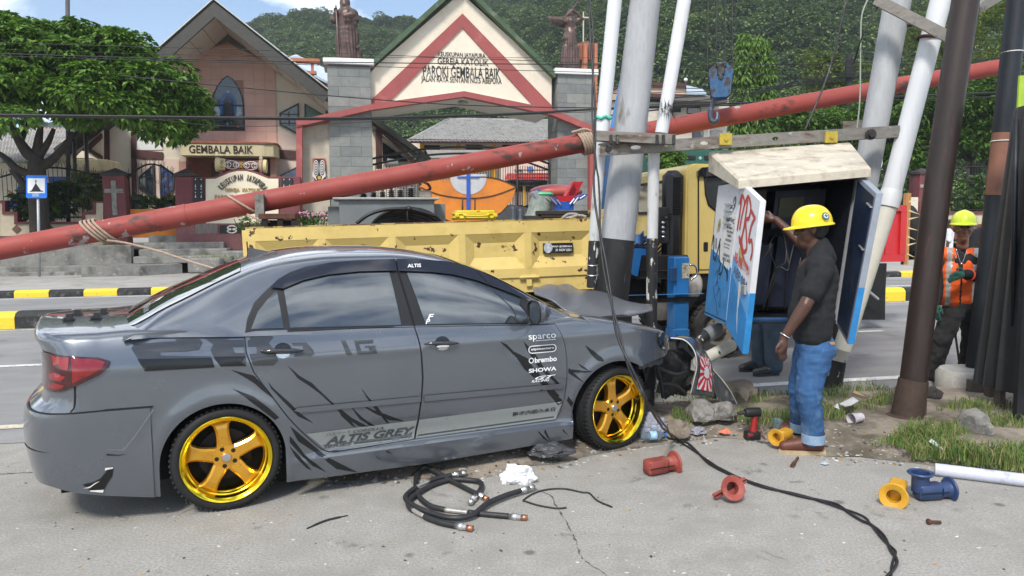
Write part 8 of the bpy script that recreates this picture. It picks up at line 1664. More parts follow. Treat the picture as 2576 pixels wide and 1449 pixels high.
paper('foil_wrapper','crumpled silver wrapper beside the crushed cup',[(1350,215),(1440,195),(1480,200),(1430,245),(1390,235)],PAP);paper('paper_scrap','small white paper scrap in the gravel by the cups',[(1310,238),(1340,230),(1352,255),(1318,258)],PAP);paper('snack_packet','red and yellow snack packet beside the impact wrench',[(545,350),(610,335),(640,358),(600,370)],mat('orange_red_packet',(.5,.12,.06),.4,var=.4,scale=30),lift=.01);paper('tissue_packet','small pale blue square packet on the concrete',[(1225,552),(1255,542),(1288,556),(1258,564)],mat('pale_blue_packet',(.45,.56,.62),.4),lift=.003);paper('wooden_strip','pale split wood strip on the verge by the brown pole',[(1440,135),(1450,132),(1545,188),(1530,192)],mat('pale_split_wood',(.45,.34,.18),.8));paper('paper_strip','torn white strip of plastic at the grass edge',[(1945,450),(1960,447),(2080,490),(2060,498)],PAP,lift=.01);paper('cable_sleeve','flat dark grey plastic sleeve lying in front of the boots',[(800,405),(815,402),(985,428),(975,436)],mat('grey_sleeve',(.10,.11,.13),.5),lift=.004)
a,b=gp(s2,1985,625)+Vector((0,0,.04)),gp(s2,2900,740)+Vector((0,0,.04));t=thing('plastic_pipe','pale blue grey plastic pipe lying along the grass edge','pipe',tuple(a));q=MB();q.tube([a,a.lerp(b,.5),b],.040,20);q.build('pipe',mat('pale_lilac_pipe',(.50,.52,.60),.5,var=.08,col2=(.25,.25,.28),lo=.6,hi=.7,scale2=7),t,40)
c=gp(s2,1935,950);t=thing('steel_bolt','rusty hexagonal bolt lying on the stained concrete','bolt',tuple(c));q=MB();q.lathe([(.017,0),(.017,.014)],6,axis='X',M=Matrix.Translation(c+Vector((0,0,.015))));q.build('head',RUST,t);q=MB();q.lathe([(.009,.014),(.009,.07)],12,axis='X',M=Matrix.Translation(c+Vector((0,0,.015))) @ Matrix.Rotation(R(-6),4,'Z'));q.build('shank',RUST,t,40)
c0,c1=gp(s2,1040,575),gp(s2,1078,520);q=MB();q.tube([c0+Vector((0,0,.012)),c0.lerp(c1,.4)+Vector((0,0,.012)),c0.lerp(c1,.42)+Vector((0,0,.012)),c1+Vector((0,0,.012))],[.014,.014,.008,.010],8);tag(q.build('rusty_pin',RUST,smooth=40,base=tuple(c0)),'rusty steel pin lying in front of the brown boots','pin')
# ---------------------------------------------------------------- trees, shrubs and the forested hill
def leafmat(name,col,var=.35,tr=.25):
 if name in _M:return _M[name]
 m=bpy.data.materials.new(name);m.use_nodes=True;_M[name]=m;nt=m.node_tree;b=nt.nodes['Principled BSDF'];L=nt.links;oi=nt.nodes.new('ShaderNodeObjectInfo');tc=nt.nodes.new('ShaderNodeTexCoord');n=nt.nodes.new('ShaderNodeTexNoise');n.inputs['Scale'].default_value=1.3;n.inputs['Detail'].default_value=6;L.new(tc.outputs['Object'],n.inputs['Vector'])
 ad=nt.nodes.new('ShaderNodeMath');ad.operation='MULTIPLY_ADD';L.new(oi.outputs['Random'],ad.inputs[0]);ad.inputs[1].default_value=.5;L.new(n.outputs['Fac'],ad.inputs[2]);cr=nt.nodes.new('ShaderNodeValToRGB');e=cr.color_ramp.elements;e[0].position=.3;e[1].position=1.0;e[0].color=(*[c*(1-var) for c in col],1);e[1].color=(col[0]*(1+var*1.3),col[1]*(1+var),col[2]*(1+var*.6),1);L.new(ad.outputs[0],cr.inputs[0]);L.new(cr.outputs[0],b.inputs['Base Color']);b.inputs['Roughness'].default_value=.5;b.inputs['Specular IOR Level'].default_value=.35
 t=nt.nodes.new('ShaderNodeBsdfTranslucent');L.new(cr.outputs[0],t.inputs['Color']);mx=nt.nodes.new('ShaderNodeMixShader');mx.inputs[0].default_value=tr;o=nt.nodes['Material Output'];L.new(b.outputs[0],mx.inputs[1]);L.new(t.outputs[0],mx.inputs[2]);L.new(mx.outputs[0],o.inputs['Surface']);return m
def leaf_arrays(C,D,size,width,rs,curl=.25):
 """C base points, D unit directions -> folded four-corner leaves"""
 n=len(C);up=np.array([0,0,1.])+rs.normal(0,.35,(n,3));S=np.cross(D,up);S /= np.linalg.norm(S,axis=1,keepdims=True)+1e-9;N=np.cross(S,D);sz=size*rs.uniform(.7,1.25,(n,1));mid=C+D*sz*.5;w=sz*width
 V=np.empty((n,4,3));V[:,0]=C;V[:,1]=mid+S*w+N*w*curl;V[:,2]=C+D*sz-np.array([0,0,1.])*sz*.18;V[:,3]=mid-S*w+N*w*curl
 return V.reshape(-1,3)
def leaf_obj(name,V,m,parent=None,base=(0,0,0),mi=None):
 n=len(V) // 4;me=bpy.data.meshes.new(name);me.vertices.add(len(V));me.vertices.foreach_set('co',(V-np.array(base)).ravel().astype(np.float32));f=np.arange(n)[:,None]*4;loops=np.concatenate([f,f+1,f+2,f,f+2,f+3],1).ravel();me.loops.add(len(loops));me.loops.foreach_set('vertex_index',loops.astype(np.int32));me.polygons.add(2*n);me.polygons.foreach_set('loop_start',np.arange(0,6*n,3,dtype=np.int32))
 for k in (m if isinstance(m,list) else [m]):me.materials.append(k)
 if isinstance(m,list):me.polygons.foreach_set('material_index',np.repeat(mi,2).astype(np.int32))
 me.update();me.validate();o=bpy.data.objects.new(name,me);COL.objects.link(o)
 if parent is not None:o.parent=parent;o.matrix_parent_inverse=Matrix.Translation(-Vector(_BASE[parent]));o.location=base
 return o
def whorls(blobs,per,leaves,size,width,seed,bias=.25,droop=.35,shell=(.72,1.0)):
 rs=np.random.RandomState(seed);Cs=[];Ds=[]
 for c,r in blobs:
  c=np.array(c);r=np.array(r if hasattr(r,'__len__') else (r,r,r));k=int(per);d=rs.normal(0,1,(k,3));d[:,2]+=bias*2;d /= np.linalg.norm(d,axis=1,keepdims=True);p=c+d*r*rs.uniform(*shell,(k,1))
  for j in range(leaves):
   a=rs.uniform(0,2*np.pi,k);h=np.stack([np.cos(a),np.sin(a),np.zeros(k)],1);L=h*.8+d*.7-np.array([0,0,droop])+rs.normal(0,.15,(k,3));L /= np.linalg.norm(L,axis=1,keepdims=True);Cs.append(p+L*size*.15);Ds.append(L)
 C=np.concatenate(Cs);D=np.concatenate(Ds);return leaf_arrays(C,D,size,width,rs)
BARK=mat('grey_brown_bark',(.045,.037,.032),.9,var=.35,scale=6,bump=.8,bscale=30,stretch=(3,3,.6))
def tree(name,label,base,blobs,per,leaves,size,width,m,seed,limbs,group=None,bias=.25,droop=.35,shell=(.7,1.0)):
 t=thing(name,label,'tree',tuple(base),group=group);V=whorls(blobs,per,leaves,size,width,seed,bias,droop,shell);rs=np.random.RandomState(seed+1);leaf_obj('crown',V,m,t,tuple(base),rs.choice(len(m),len(V) // 4,p=[.45,.35,.2][:len(m)] if len(m)==3 else None))
 q=MB()
 for pts,r0,r1 in limbs:c=catmull(pts,6);q.tube(c,[r0+(r1-r0)*i/(len(c)-1) for i in range(len(c))],9)
 q.build('trunk',BARK,t,True);return t
LG=[leafmat('leaf_mid_green',(.075,.165,.024)),leafmat('leaf_bright_green',(.12,.23,.034)),leafmat('leaf_deep_green',(.038,.092,.018))]
# big umbrella tree at left
rs=np.random.RandomState(11);TC=ROADM @ PR(150,330,25.9);b0=ROADM @ Vector((PR(*q1(330,560),25.9).x,25.9,.9));blobs=[]
prof=[(-280,60),(-150,40),(-50,40),(20,34),(90,40),(180,46),(250,62),(320,88),(380,118),(430,152),(465,200),(480,250),(500,300),(490,350)]
bot=[(-280,360),(0,350),(60,330),(120,322),(170,345),(230,322),(300,296),(340,322),(400,352),(430,388),(448,380),(465,338),(480,318)]
for k in range(210):
 u_=rs.uniform(-300,490);top=interp(u_,prof);bt=interp(u_,bot);f=rs.beta(1.1,1.6);v_=top+22+(bt-top-36)*f;Yo=rs.uniform(-1,1)*3.6*math.sqrt(max(.05,1-((u_-90)/460) ** 2))*(.35+.65*f);p=ROADM @ PR(u_,v_,25.9+Yo*(1 if Yo>0 else 1.0));r=rs.uniform(.42,.75)*(.8 if u_>430 else 1);blobs.append((tuple(p),(r*1.25,r*1.25,r*.62)))
lim=lambda*pts:[ROADM @ PR(*q1(*a[:2]),25.9+(a[2] if len(a)>2 else 0)) for a in pts]
tree('shade_tree','big umbrella shaped leafy tree in front of the church fence',b0,blobs,84,5,.21,.24,LG,21,[([b0+Vector((0,0,-.1))]+lim((330,470),(320,330),(250,280),(180,180),(110,40)),.30,.10),(lim((320,340),(345,150),(365,40)),.17,.07),(lim((330,420),(470,330),(590,200),(650,90)),.17,.06),(lim((350,300),(430,180),(480,60)),.13,.06),(lim((300,480),(150,420),(60,330),(-40,260,.5)),.15,.07),(lim((240,600),(180,520),(110,420)),.12,.10),(lim((110,60),(60,-40,-.8),(20,-140,-1)),.10,.04),(lim((590,200),(700,80,.4),(850,-60,.6)),.08,.03),(lim((180,180),(240,40,1),(300,-120,1.4)),.10,.04)],bias=.35,droop=.5)
def lump(us,vs,p,n,r,seed,dp=1.0):rs_=np.random.RandomState(seed);return [(tuple(ROADM @ PR(rs_.uniform(*us),rs_.uniform(*vs),p+rs_.uniform(-dp,dp))),(rr*1.15,rr*1.15,rr*.7)) for rr in rs_.uniform(r*.7,r*1.3,n)]
def base_at(u,p,z=.8):return ROADM @ Vector((PR(u,500,p).x,p,z))
b1=base_at(2440,29);tree('shade_tree','dark broadleaf tree behind the iron fence at the black stall',b1,lump((2190,2540),(215,330),29.5,60,.8,5,2)+lump((2200,2600),(325,420),29.5,40,.7,6,1.5),60,5,.24,.24,LG,31,[([b1,ROADM @ PR(2450,420,29),ROADM @ PR(2430,330,29)],.22,.12),([ROADM @ PR(2448,430,29),ROADM @ PR(2500,340,29),ROADM @ PR(2540,280,29)],.14,.06),([ROADM @ PR(2450,420,29),ROADM @ PR(2380,330,29.4)],.12,.06)])
YG=[leafmat('leaf_yellow_green',(.14,.18,.035)),leafmat('leaf_bright_green',(1,1,1)),leafmat('leaf_olive',(.085,.10,.03))]
b2=base_at(2440,40);tree('feathery_tree','tall yellowish green feathery tree behind the white conduit',b2,lump((2300,2620),(15,190),40,60,1.0,7,2),60,5,.22,.22,YG,32,[([b2,ROADM @ PR(2440,300,40),ROADM @ PR(2445,120,40)],.2,.06),([ROADM @ PR(2440,250,40),ROADM @ PR(2350,130,40)],.12,.04)],shell=(.3,1))
b3=base_at(2120,44);tree('feathery_tree','small yellow green tree beside the distant pole and red pole',b3,lump((2045,2165),(140,245),44,22,.9,8,1.5)+lump((2080,2140),(250,330),44,10,.9,9),60,5,.26,.22,YG,33,[([b3,ROADM @ PR(2115,300,44),ROADM @ PR(2110,190,44)],.16,.05)],shell=(.3,1))
b4=base_at(1895,38);tree('mast_tree','narrow column shaped drooping tree beside the crane hook',b4,[(tuple(ROADM @ PR(1895+34*math.sin(k*2.1)*min(1,(k+2)/8),118+k*7.6,38+.6*math.cos(k*2.1))),(.62,.62,.8)) for k in range(32)]+[(tuple(ROADM @ PR(1872+42*(k%2),108+k*6,38)),(.3,.3,.7)) for k in range(5)],75,4,.34,.13,[leafmat('leaf_lime',(.085,.16,.028)),LG[0],LG[1]],34,[([b4,ROADM @ PR(1893,120,38)],.14,.03)],bias=0,droop=1.3)
for i,(us,vs,p,n,r,lab) in enumerate((((1955,2110),(295,335),31,26,.55,'bright green hedge tree above the cabinet roof beam'),((2100,2200),(285,345),33,20,.6,'leafy tree seen between the red pole and the cabinet beam'),((1660,1700),(385,420),27.5,10,.35,'small shrub beside the yellow cab rear window'))):bb=base_at(sum(us)/2,p);tree('leafy_tree',lab,bb,lump(us,vs,p,n,r,50+i,.8),60,5,.2,.24,[LG[1],LG[0],LG[2]],60+i,[([bb,ROADM @ PR(sum(us)/2,vs[1],p)],.1,.05)])
# shrubs and yard plants
def shrub(label,us,vs,p,n,r,size,width,m,seed,droop=.2,per=26,flowers=0):
 bb=ROADM @ Vector((PR(sum(us)/2,560,p).x,p,PR(0,vs[1],p).z-.25));t=thing('shrub',label,'shrub',tuple(bb));V=whorls(lump(us,vs,p,n,r,seed,.3),per,4,size,width,seed,.3,droop,(.2,1));leaf_obj('foliage',V,m,t,tuple(bb),np.random.RandomState(seed).choice(len(m),len(V) // 4));q=MB()
 for k in range(5):q.tube([bb+Vector((.1*k-.2,0,-.1)),bb+Vector((.25*k-.5,0,.7))],.012,5)
 q.build('stems',BARK,t)
 if flowers:
  q=MB();rr=random.Random(seed)
  for k in range(flowers):q.sphere(ROADM @ PR(rr.uniform(*us),vs[0]+rr.uniform(-8,10),p-.25),.045,6,4)
  struct(q.build('blossoms',mat('pink_blossom',(.55,.22,.35),.7),t,True),'stuff')
shrub('flowering shrub with pink blossoms behind the truck tail',(750,825),(540,570),25.6,12,.28,.09,.3,LG,71,flowers=26);shrub('white flowering weed shrub at the sign wall foot',(605,650),(548,590),25.4,8,.22,.08,.3,[leafmat('leaf_sage',(.12,.16,.08)),LG[0]],72);shrub('broad leaved yellow green plant behind the iron fence',q1(560,0)[0:1]*2 if False else (180,225),(460,500),27.6,8,.3,.34,.2,[YG[0],LG[1]],73,per=14);shrub('dark broad leaved bush under the shade tree',(70,160),(480,545),27.3,14,.4,.34,.22,[LG[2],LG[0]],74,per=20);shrub('grassy yard plants behind the arched fence gate',(318,440),(515,525),28.5,14,.25,.3,.09,LG,75,-.5)
shrub('dark bush behind the right hand iron fence',(2430,2520),(450,540),28,16,.45,.3,.22,[LG[2],LG[0]],76);shrub('bush behind the fence beside the round road sign',(2240,2330),(420,480),28,12,.5,.26,.22,[LG[2],LG[0]],77);shrub('leafy weed growing at the black stall footing',(2440,2500),(1000,1035),6.45,7,.06,.06,.3,LG,78,per=8)
# grass tufts on the banks
q=MB();rr=random.Random(4)
for k in range(2600):
 s,p=rr.choice(((rr.uniform(-13,-7.5),rr.uniform(25.2,26.4)),(rr.uniform(-5,1),rr.uniform(24.3,26.2)),(rr.uniform(15,22),rr.uniform(24.9,26.4))));z=.95 if s<-6 else (.62 if s<3 else .75);h=rr.uniform(.04,.14);q.add([(s-.012,p,z),(s+.012,p,z),(s+rr.uniform(-.05,.05),p+rr.uniform(-.05,.05),z+h)],[(0,1,2)],rr.choice((0,1,2)))
struct(q.build('bank_grass',GRS,frame=ROADM,fix=False),'stuff')
# forested hill
SIL=[(-2500,420),(-800,360),(0,330),(400,245),(560,160),(640,118),(720,84),(800,66),(860,76),(960,70),(1050,84),(1100,68),(1210,20),(1400,-80),(1700,-230),(2100,-260),(2600,-230),(3400,-100),(5200,100)]
def hillpt(u,t):
 Y1=235-40*min(1,max(0,(u-1000)/600))+12*math.sin(u*.006);Y0=62;Y=Y0+(Y1-Y0)*t;top=P(u,interp(u,SIL),Y1);d=ray(u,560);x=d.x/d.y*Y
 z=max(0,top.z)*(t ** 1.25 if t <= 1 else 1-(t-1)*1.5);z+=(6*mnoise.noise(Vector((x*.022,Y*.022,0)))+2.5*mnoise.noise(Vector((x*.07,Y*.07,2))))*min(1,t*3)*(1 if t<.97 else .3);return Vector((x,Y,z))
q=MB();us=list(np.linspace(-2200,5000,110));q.grid([[hillpt(u_,t) for t in np.linspace(0,1.25,40)] for u_ in us]);struct(q.build('hill',mat('dark_forest_floor',(.018,.032,.010),.95,var=.4,scale=.2),smooth=True))
var_col=bpy.data.collections.new('hill_tree_kinds');HG=[leafmat('hill_leaf_mid',(.095,.165,.055),.4,.15),leafmat('hill_leaf_light',(.15,.225,.075),.4,.15),leafmat('hill_leaf_dark',(.052,.095,.045),.4,.15)]
for k in range(5):
 rs_=np.random.RandomState(90+k);bl=[((rs_.uniform(-1.9,1.9),rs_.uniform(-1.9,1.9),rs_.uniform(1.6,4.2)),(rr0*1.2,rr0*1.2,rr0*.8)) for rr0 in rs_.uniform(.8,1.6,8)];V=whorls(bl,60,4,.52,.30,90+k,.35,.4,(.7,1));o=leaf_obj('hill_tree',V,HG,None,(0,0,0),rs_.choice(3,len(V) // 4,p=[[.6,.2,.2],[.25,.6,.15],[.3,.1,.6],[.5,.4,.1],[.4,.1,.5]][k]));COL.objects.unlink(o);var_col.objects.link(o)
pts=[];rr=random.Random(12)
while len(pts)<13000:
 u_=rr.uniform(480,2750) if rr.random()<.93 else rr.uniform(-1500,4500);t=rr.random() ** .75*1.03;pts.append(hillpt(u_,t))
me=bpy.data.meshes.new('hill_forest');me.from_pydata([tuple(p) for p in pts],[],[]);fo=bpy.data.objects.new('hill_forest',me);COL.objects.link(fo);struct(fo,'stuff')
ng=bpy.data.node_groups.new('scatter','GeometryNodeTree');ng.interface.new_socket('Geometry',in_out='INPUT',socket_type='NodeSocketGeometry');ng.interface.new_socket('Geometry',in_out='OUTPUT',socket_type='NodeSocketGeometry')
N=ng.nodes.new;gi,go,ci,ip,rv,rs2=N('NodeGroupInput'),N('NodeGroupOutput'),N('GeometryNodeCollectionInfo'),N('GeometryNodeInstanceOnPoints'),N('FunctionNodeRandomValue'),N('FunctionNodeRandomValue')
ci.inputs['Collection'].default_value=var_col;ci.inputs['Separate Children'].default_value=True;ci.inputs['Reset Children'].default_value=True;ip.inputs['Pick Instance'].default_value=True;rv.data_type='FLOAT_VECTOR';rv.inputs[0].default_value=(-.12,-.12,0);rv.inputs[1].default_value=(.12,.12,6.28);rs2.data_type='FLOAT';rs2.inputs[2].default_value=.38;rs2.inputs[3].default_value=1.05;rs2.inputs['Seed'].default_value=5
for a,b in ((gi.outputs[0],ip.inputs['Points']),(ci.outputs[0],ip.inputs['Instance']),(rv.outputs[0],ip.inputs['Rotation']),(rs2.outputs[1],ip.inputs['Scale']),(ip.outputs[0],go.inputs[0])):ng.links.new(a,b)
fo.modifiers.new('scatter','NODES').node_group=ng
# ---------------------------------------------------------------- people and statues: capsule figures fused into one skin
def blob(name,caps,m,parent,vox=.011,smooth=6,fold=0.0,fs=(9,9,4),seed=0,matfn=None,inflate=0.0,pleat=None):
 q=MB()
 for c in caps:
  if len(c)==2:
   p,r=c;q.sphere(p,tuple(a+inflate for a in r) if hasattr(r,'__len__') else r+inflate,16,10)
  else:
   p0,r0,p1,r1=Vector(c[0]),c[1]+inflate,Vector(c[2]),c[3]+inflate;d=p1-p0;n=max(3,int(d.length/(.5*min(r0,r1)))+1)
   for k in range(n+1):t=k/n;q.sphere(p0.lerp(p1,t),r0+(r1-r0)*t,12,8)
 o=q.build(name,m,parent);o.modifiers.new('fuse','REMESH').mode='VOXEL';o.modifiers[0].voxel_size=vox;s=o.modifiers.new('soft','SMOOTH');s.iterations=smooth;s.factor=.5
 dg=bpy.context.evaluated_depsgraph_get();dg.update();me=bpy.data.meshes.new_from_object(o.evaluated_get(dg));o.modifiers.clear();o.data=me
 if fold or pleat:
  me.update();N_=[v.normal.copy() for v in me.vertices]
  for v,n in zip(me.vertices,N_):
   if fold:v.co+=n*fold*(mnoise.noise(Vector((v.co.x*fs[0]+seed,v.co.y*fs[1],v.co.z*fs[2])))+.5*mnoise.noise(Vector((v.co.x*fs[0]*2.3+seed,v.co.y*fs[1]*2.3,v.co.z*fs[2]*2.6))))
   if pleat:v.co+=n*pleat(v.co)
 if matfn:me.polygons.foreach_set('material_index',[matfn(p.center,p.normal) for p in me.polygons])
 me.polygons.foreach_set('use_smooth',[True]*len(me.polygons));return o
SKIN=mat('dark_brown_skin',(.075,.034,.022),.45,var=.12,scale=9,sub=.05);HAIR=mat('black_hair',(.008,.007,.007),.7,var=.2)
def V3(u,v,Y):return P(u,v,Y)
def hand(w,d,side,k=1.0,curl=.5,n=Vector((0,0,-1))):
 """palm, four bent fingers and a thumb as capsules; w wrist, d pointing direction, side thumb direction, n curl direction"""
 d,side,n=d.normalized(),side.normalized(),n.normalized();pc=w+d*.05*k;out=[(w,.026*k,pc,.033*k),(pc,.03*k,w+d*.085*k+side*.02*k,.02*k),(pc,.03*k,w+d*.085*k-side*.02*k,.02*k)]
 for i,L in enumerate((.070,.080,.075,.058)):
  b=w+d*.088*k+side*(.033-.022*i)*k;m1=b+(d*(1-curl*.4)+n*curl*.6).normalized()*L*.5*k;m2=m1+(d*(1-curl)+n*curl).normalized()*L*.5*k;out+=[(b,.0105*k,m1,.0095*k),(m1,.0095*k,m2,.0075*k)]
 b=w+d*.03*k+side*.03*k;m1=b+(d*.6+side*.6).normalized()*.045*k;out+=[(b,.014*k,m1,.011*k),(m1,.011*k,m1+(d+side*.1+n*.2).normalized()*.032*k,.009*k)];return out
def head(c,f,up=Vector((0,0,1)),k=1.0):
 f=f.normalized();s=f.cross(up).normalized();up=s.cross(f);L=lambda a,b_,e:c+f*a*k+s*b_*k+up*e*k
 return [(L(-.012,0,.03),(.088*k,.088*k,.098*k)),(L(.02,0,-.02),(.068*k,.068*k,.085*k)),(L(.055,0,-.085),.032*k,L(.035,0,-.09),.042*k),(L(.088,0,.01),.012*k,L(.104,0,-.022),.0165*k),(L(.072,.03,.022),.014*k,L(.072,-.03,.022),.014*k),(L(.080,.02,-.055),.011*k,L(.080,-.02,-.055),.011*k),(L(.082,.016,-.068),.010*k,L(.082,-.016,-.068),.010*k),(L(.055,.045,-.015),.024*k,L(.05,.04,-.03),.024*k),(L(.055,-.045,-.015),.024*k,L(.05,-.04,-.03),.024*k),(L(-.005,.083,0),(.014*k,.014*k,.030*k)),(L(-.005,-.083,0),(.014*k,.014*k,.030*k)),(L(-.02,0,-.05),.055*k,L(-.03,0,-.16),.058*k)],L
def helmet(parent,c,f,m,k=1.0,tilt=0.0):
 f=f.normalized();s=f.cross(Vector((0,0,1))).normalized();M=Matrix.Translation(c) @ Matrix(((f.x,-s.x,0,0),(f.y,-s.y,0,0),(0,0,1,0),(0,0,0,1))) @ Matrix.Rotation(tilt,4,'Y') @ Matrix.Diagonal((k,k,k,1));q=MB();rows=[]
 for j in range(12):
  a=R(90)*j/11;rr=math.cos(a) ** .8;h=.125*math.sin(a) ** .95;rows.append([Vector((rr*.138*math.cos(t),rr*.115*math.sin(t),h+.010*math.exp(-(math.sin(t)*rr/.22) ** 2)*math.sin(a))) for t in [2*math.pi*i/40 for i in range(40)]])
 q.grid(rows,closed=True,M=M);rows=[]
 for rr,z in ((1.0,0),(1.06,-.004),(1.09,-.012),(1.085,-.017),(.99,-.008)):rows.append([Vector(((.138*rr+(.045*max(0,math.cos(t)) ** 2 if rr>1.03 else 0))*math.cos(t),.115*rr*math.sin(t),z-(.006*max(0,math.cos(t)) if rr>1.03 else 0))) for t in [2*math.pi*i/40 for i in range(40)]])
 q.grid(rows,closed=True,M=M);h=q.build('helmet',m,parent,50);return h,M
# -- worker at the cabinet
Fw=Vector((-1,.12,0));w1=thing('person','person in yellow helmet, dark tee and jeans reaching into the cabinet','person',tuple((G(2040,1142)+G(1990,1105))/2))
hc=V3(2040,580,5.2);hcap,HL=head(hc,Fw+Vector((0,.15,0)),k=1.0);wrist=V3(1972,850,4.95);elb=V3(2026,768,4.93);sh=V3(2072,668,5.02);fw=V3(1952,553,5.68);fe=V3(2028,622,5.5);fsh=V3(2050,660,5.38)
arms=[(sh,.062,elb,.046),(elb,.047,elb.lerp(wrist,.35),.044),(elb.lerp(wrist,.35),.044,wrist,.029),(fsh,.06,fe,.046),(fe,.047,fw,.030)]+hand(wrist,Vector((-.10,.02,-1)),Vector((-.8,-.5,0)),1.05,.55,Vector((.6,.5,-.2)))+hand(fw,Vector((-.8,.5,.1)),Vector((0,0,1)),.95,.6)
torso=[(V3(2046,850,5.2),.13,V3(2040,790,5.2),.15),(V3(2040,790,5.2),.15,V3(2055,690,5.2),.14),(V3(2058,672,5.08),.09,V3(2052,670,5.34),.09)]
nl,fl=[(V3(2050,860,5.1),.1,V3(2032,985,5.05),.07),(V3(2032,985,5.05),.065,V3(2046,1112,5.06),.045)],[(V3(2036,860,5.3),.1,V3(2012,985,5.3),.07),(V3(2012,985,5.3),.065,V3(2012,1080,5.36),.045)]
blob('body',hcap+arms+torso+[(a,r*.68,b,s*.7) for a,r,b,s in nl+fl],SKIN,w1,.0085,4)
TEE=mat('charcoal_cotton',(.011,.012,.014),.9,var=.15,scale=14,bump=.25,bscale=180)
shirt=[(V3(2042,835,5.12),.135,V3(2040,790,5.12),.145),(V3(2042,835,5.28),.135,V3(2040,790,5.28),.145),(V3(2040,790,5.15),.16,V3(2056,700,5.14),.145),(V3(2040,790,5.26),.16,V3(2056,700,5.27),.145),(V3(2062,672,5.04),.098,V3(2056,668,5.36),.095),(sh,.080,sh.lerp(elb,.68),.076),(fsh,.075,fsh.lerp(fe,.7),.066),(V3(2066,640,5.14),.082,V3(2062,640,5.27),.082),(V3(2060,618,5.2),.072,V3(2066,650,5.2),.10)]
blob('t_shirt',shirt,TEE,w1,.011,5,.011,(7,7,9),3)
DEN=mat('worn_blue_denim',(.028,.085,.20),.85,var=.25,scale=5,bump=.3,bscale=220,col2=(.15,.25,.38),lo=.50,hi=.72,scale2=4,stretch=(1,1,.6))
jean=[(V3(2046,862,5.13),.125,V3(2046,862,5.27),.125),(V3(2062,875,5.14),.115,V3(2060,875,5.26),.115),(V3(2052,890,5.1),.118,V3(2034,985,5.06),.092),(V3(2034,985,5.06),.092,V3(2046,1098,5.06),.073),(V3(2036,890,5.3),.115,V3(2014,985,5.3),.09),(V3(2014,985,5.3),.09,V3(2014,1068,5.36),.072),(V3(2050,870,5.2),.125,V3(2046,905,5.2),.11)]
blob('jeans',jean,DEN,w1,.010,4,.010,(8,8,15),7)
for c,r in ((V3(2046,1102,5.06),.079),(V3(2014,1074,5.36),.076)):q=MB();q.lathe([(r*.95,-.03),(r,-.032),(r*1.02,.03),(r*.96,.032)],24,M=Matrix.Translation(c),caps=False);q.build('trouser_cuff',mat('pale_denim_cuff',(.22,.31,.42),.85,var=.2,scale=14),w1,40)
BOOT=mat('brown_leather',(.115,.036,.022),.5,var=.2,scale=10,bump=.2,bscale=60);SOLE=mat('tan_sole',(.45,.34,.20),.8,var=.15);BELT=mat('belt_leather',(.35,.19,.06),.6)
def boot(h,f,parent,k=1.0,m=BOOT,sole=SOLE,laces=True):
 f=f.normalized();h=Vector((h.x,h.y,0));up=Vector((0,0,1));s=f.cross(up);T=lambda a,b_,z:h+f*a*k+s*b_*k+up*z*k
 o=blob('boot',[(T(0,0,.06),.045*k,T(.0,0,.12),.048*k),(T(.0,0,.055),.042*k,T(.10,0,.062),.045*k),(T(.10,0,.06),.045*k,T(.20,0,.045),.036*k)],m,parent,.008,3);out=[(-.052,.0),(-.042,.034),(.05,.036),(.14,.044),(.20,.036),(.236,0),(.20,-.036),(.14,-.043),(.05,-.036),(-.042,-.034)];q=MB();pts=[T(a,b_,0) for a,b_ in out];q.add(pts+[p+up*.026*k for p in pts],[tuple(range(10)),tuple(range(19,9,-1))]+[(i,(i+1)%10,(i+1)%10+10,i+10) for i in range(10)]);q.build('sole',sole,o)
 if laces:q=MB();[q.tube([T(.07+.02*i,-.03,.10-.008*i),T(.078+.02*i,0,.118-.010*i),T(.07+.02*i,.03,.10-.008*i)],.005,6) for i in range(4)];q.build('laces',mat('red_lace',(.35,.02,.02),.7),o,True)
boot(G(2056,1142),Fw,w1,1.12);boot(G(2020,1104)+Vector((0,.0,0)),Fw+Vector((0,.15,0)),w1,1.08)
blob('hair',[(HL(-.03,0,.02),(.088,.088,.085)),(HL(-.045,.03,-.02),.045,HL(-.045,-.03,-.02),.045)],HAIR,w1,.009,3);HY=mat('yellow_helmet_plastic',(.80,.58,.01),.28,var=.04,coat=.4);hm,HM_=helmet(w1,HL(-.005,0,.045),Fw+Vector((0,.12,0)),HY,1.0,R(6))
eb=HM_ @ Vector((-.075,.095,.045));nrm=(HM_.to_3x3() @ Vector((-.45,.8,.35))).normalized();tq=nrm.to_track_quat('Z','Y').to_matrix().to_4x4();EM=Matrix.Translation(eb+nrm*.006) @ tq
for nm,m,pts in (('emblem_gear',mat('emblem_teal',(.01,.10,.16),.5),[((.030 if k%2 else .025)*math.cos(k*.2618),(.030 if k%2 else .025)*math.sin(k*.2618)) for k in range(24)]),('emblem_disc',WHITEP,[(.018*math.cos(k*.5236),.018*math.sin(k*.5236)) for k in range(12)]),('emblem_cross',mat('emblem_teal'),[(-.004,-.013),(.004,-.013),(.004,-.004),(.013,-.004),(.013,.004),(.004,.004),(.004,.013),(-.004,.013),(-.004,.004),(-.013,.004),(-.013,-.004),(-.004,-.004)])):h0={'emblem_gear':0,'emblem_disc':.002,'emblem_cross':.004}[nm];q=MB();q.prism(pts,h0,h0+.002,M=EM);q.build(nm,m,hm)
bc=elb.lerp(wrist,.93);bd=(wrist-elb).normalized();bs=bd.orthogonal().normalized();q=MB();q.tube([bc+(bs*math.cos(a)+bd.cross(bs)*math.sin(a))*.036 for a in [k*.3142 for k in range(20)]],.0045,6,closed=True);q.build('bracelet',mat('silver_bangle',(.75,.73,.70),.25,.9,var=0),w1,True)
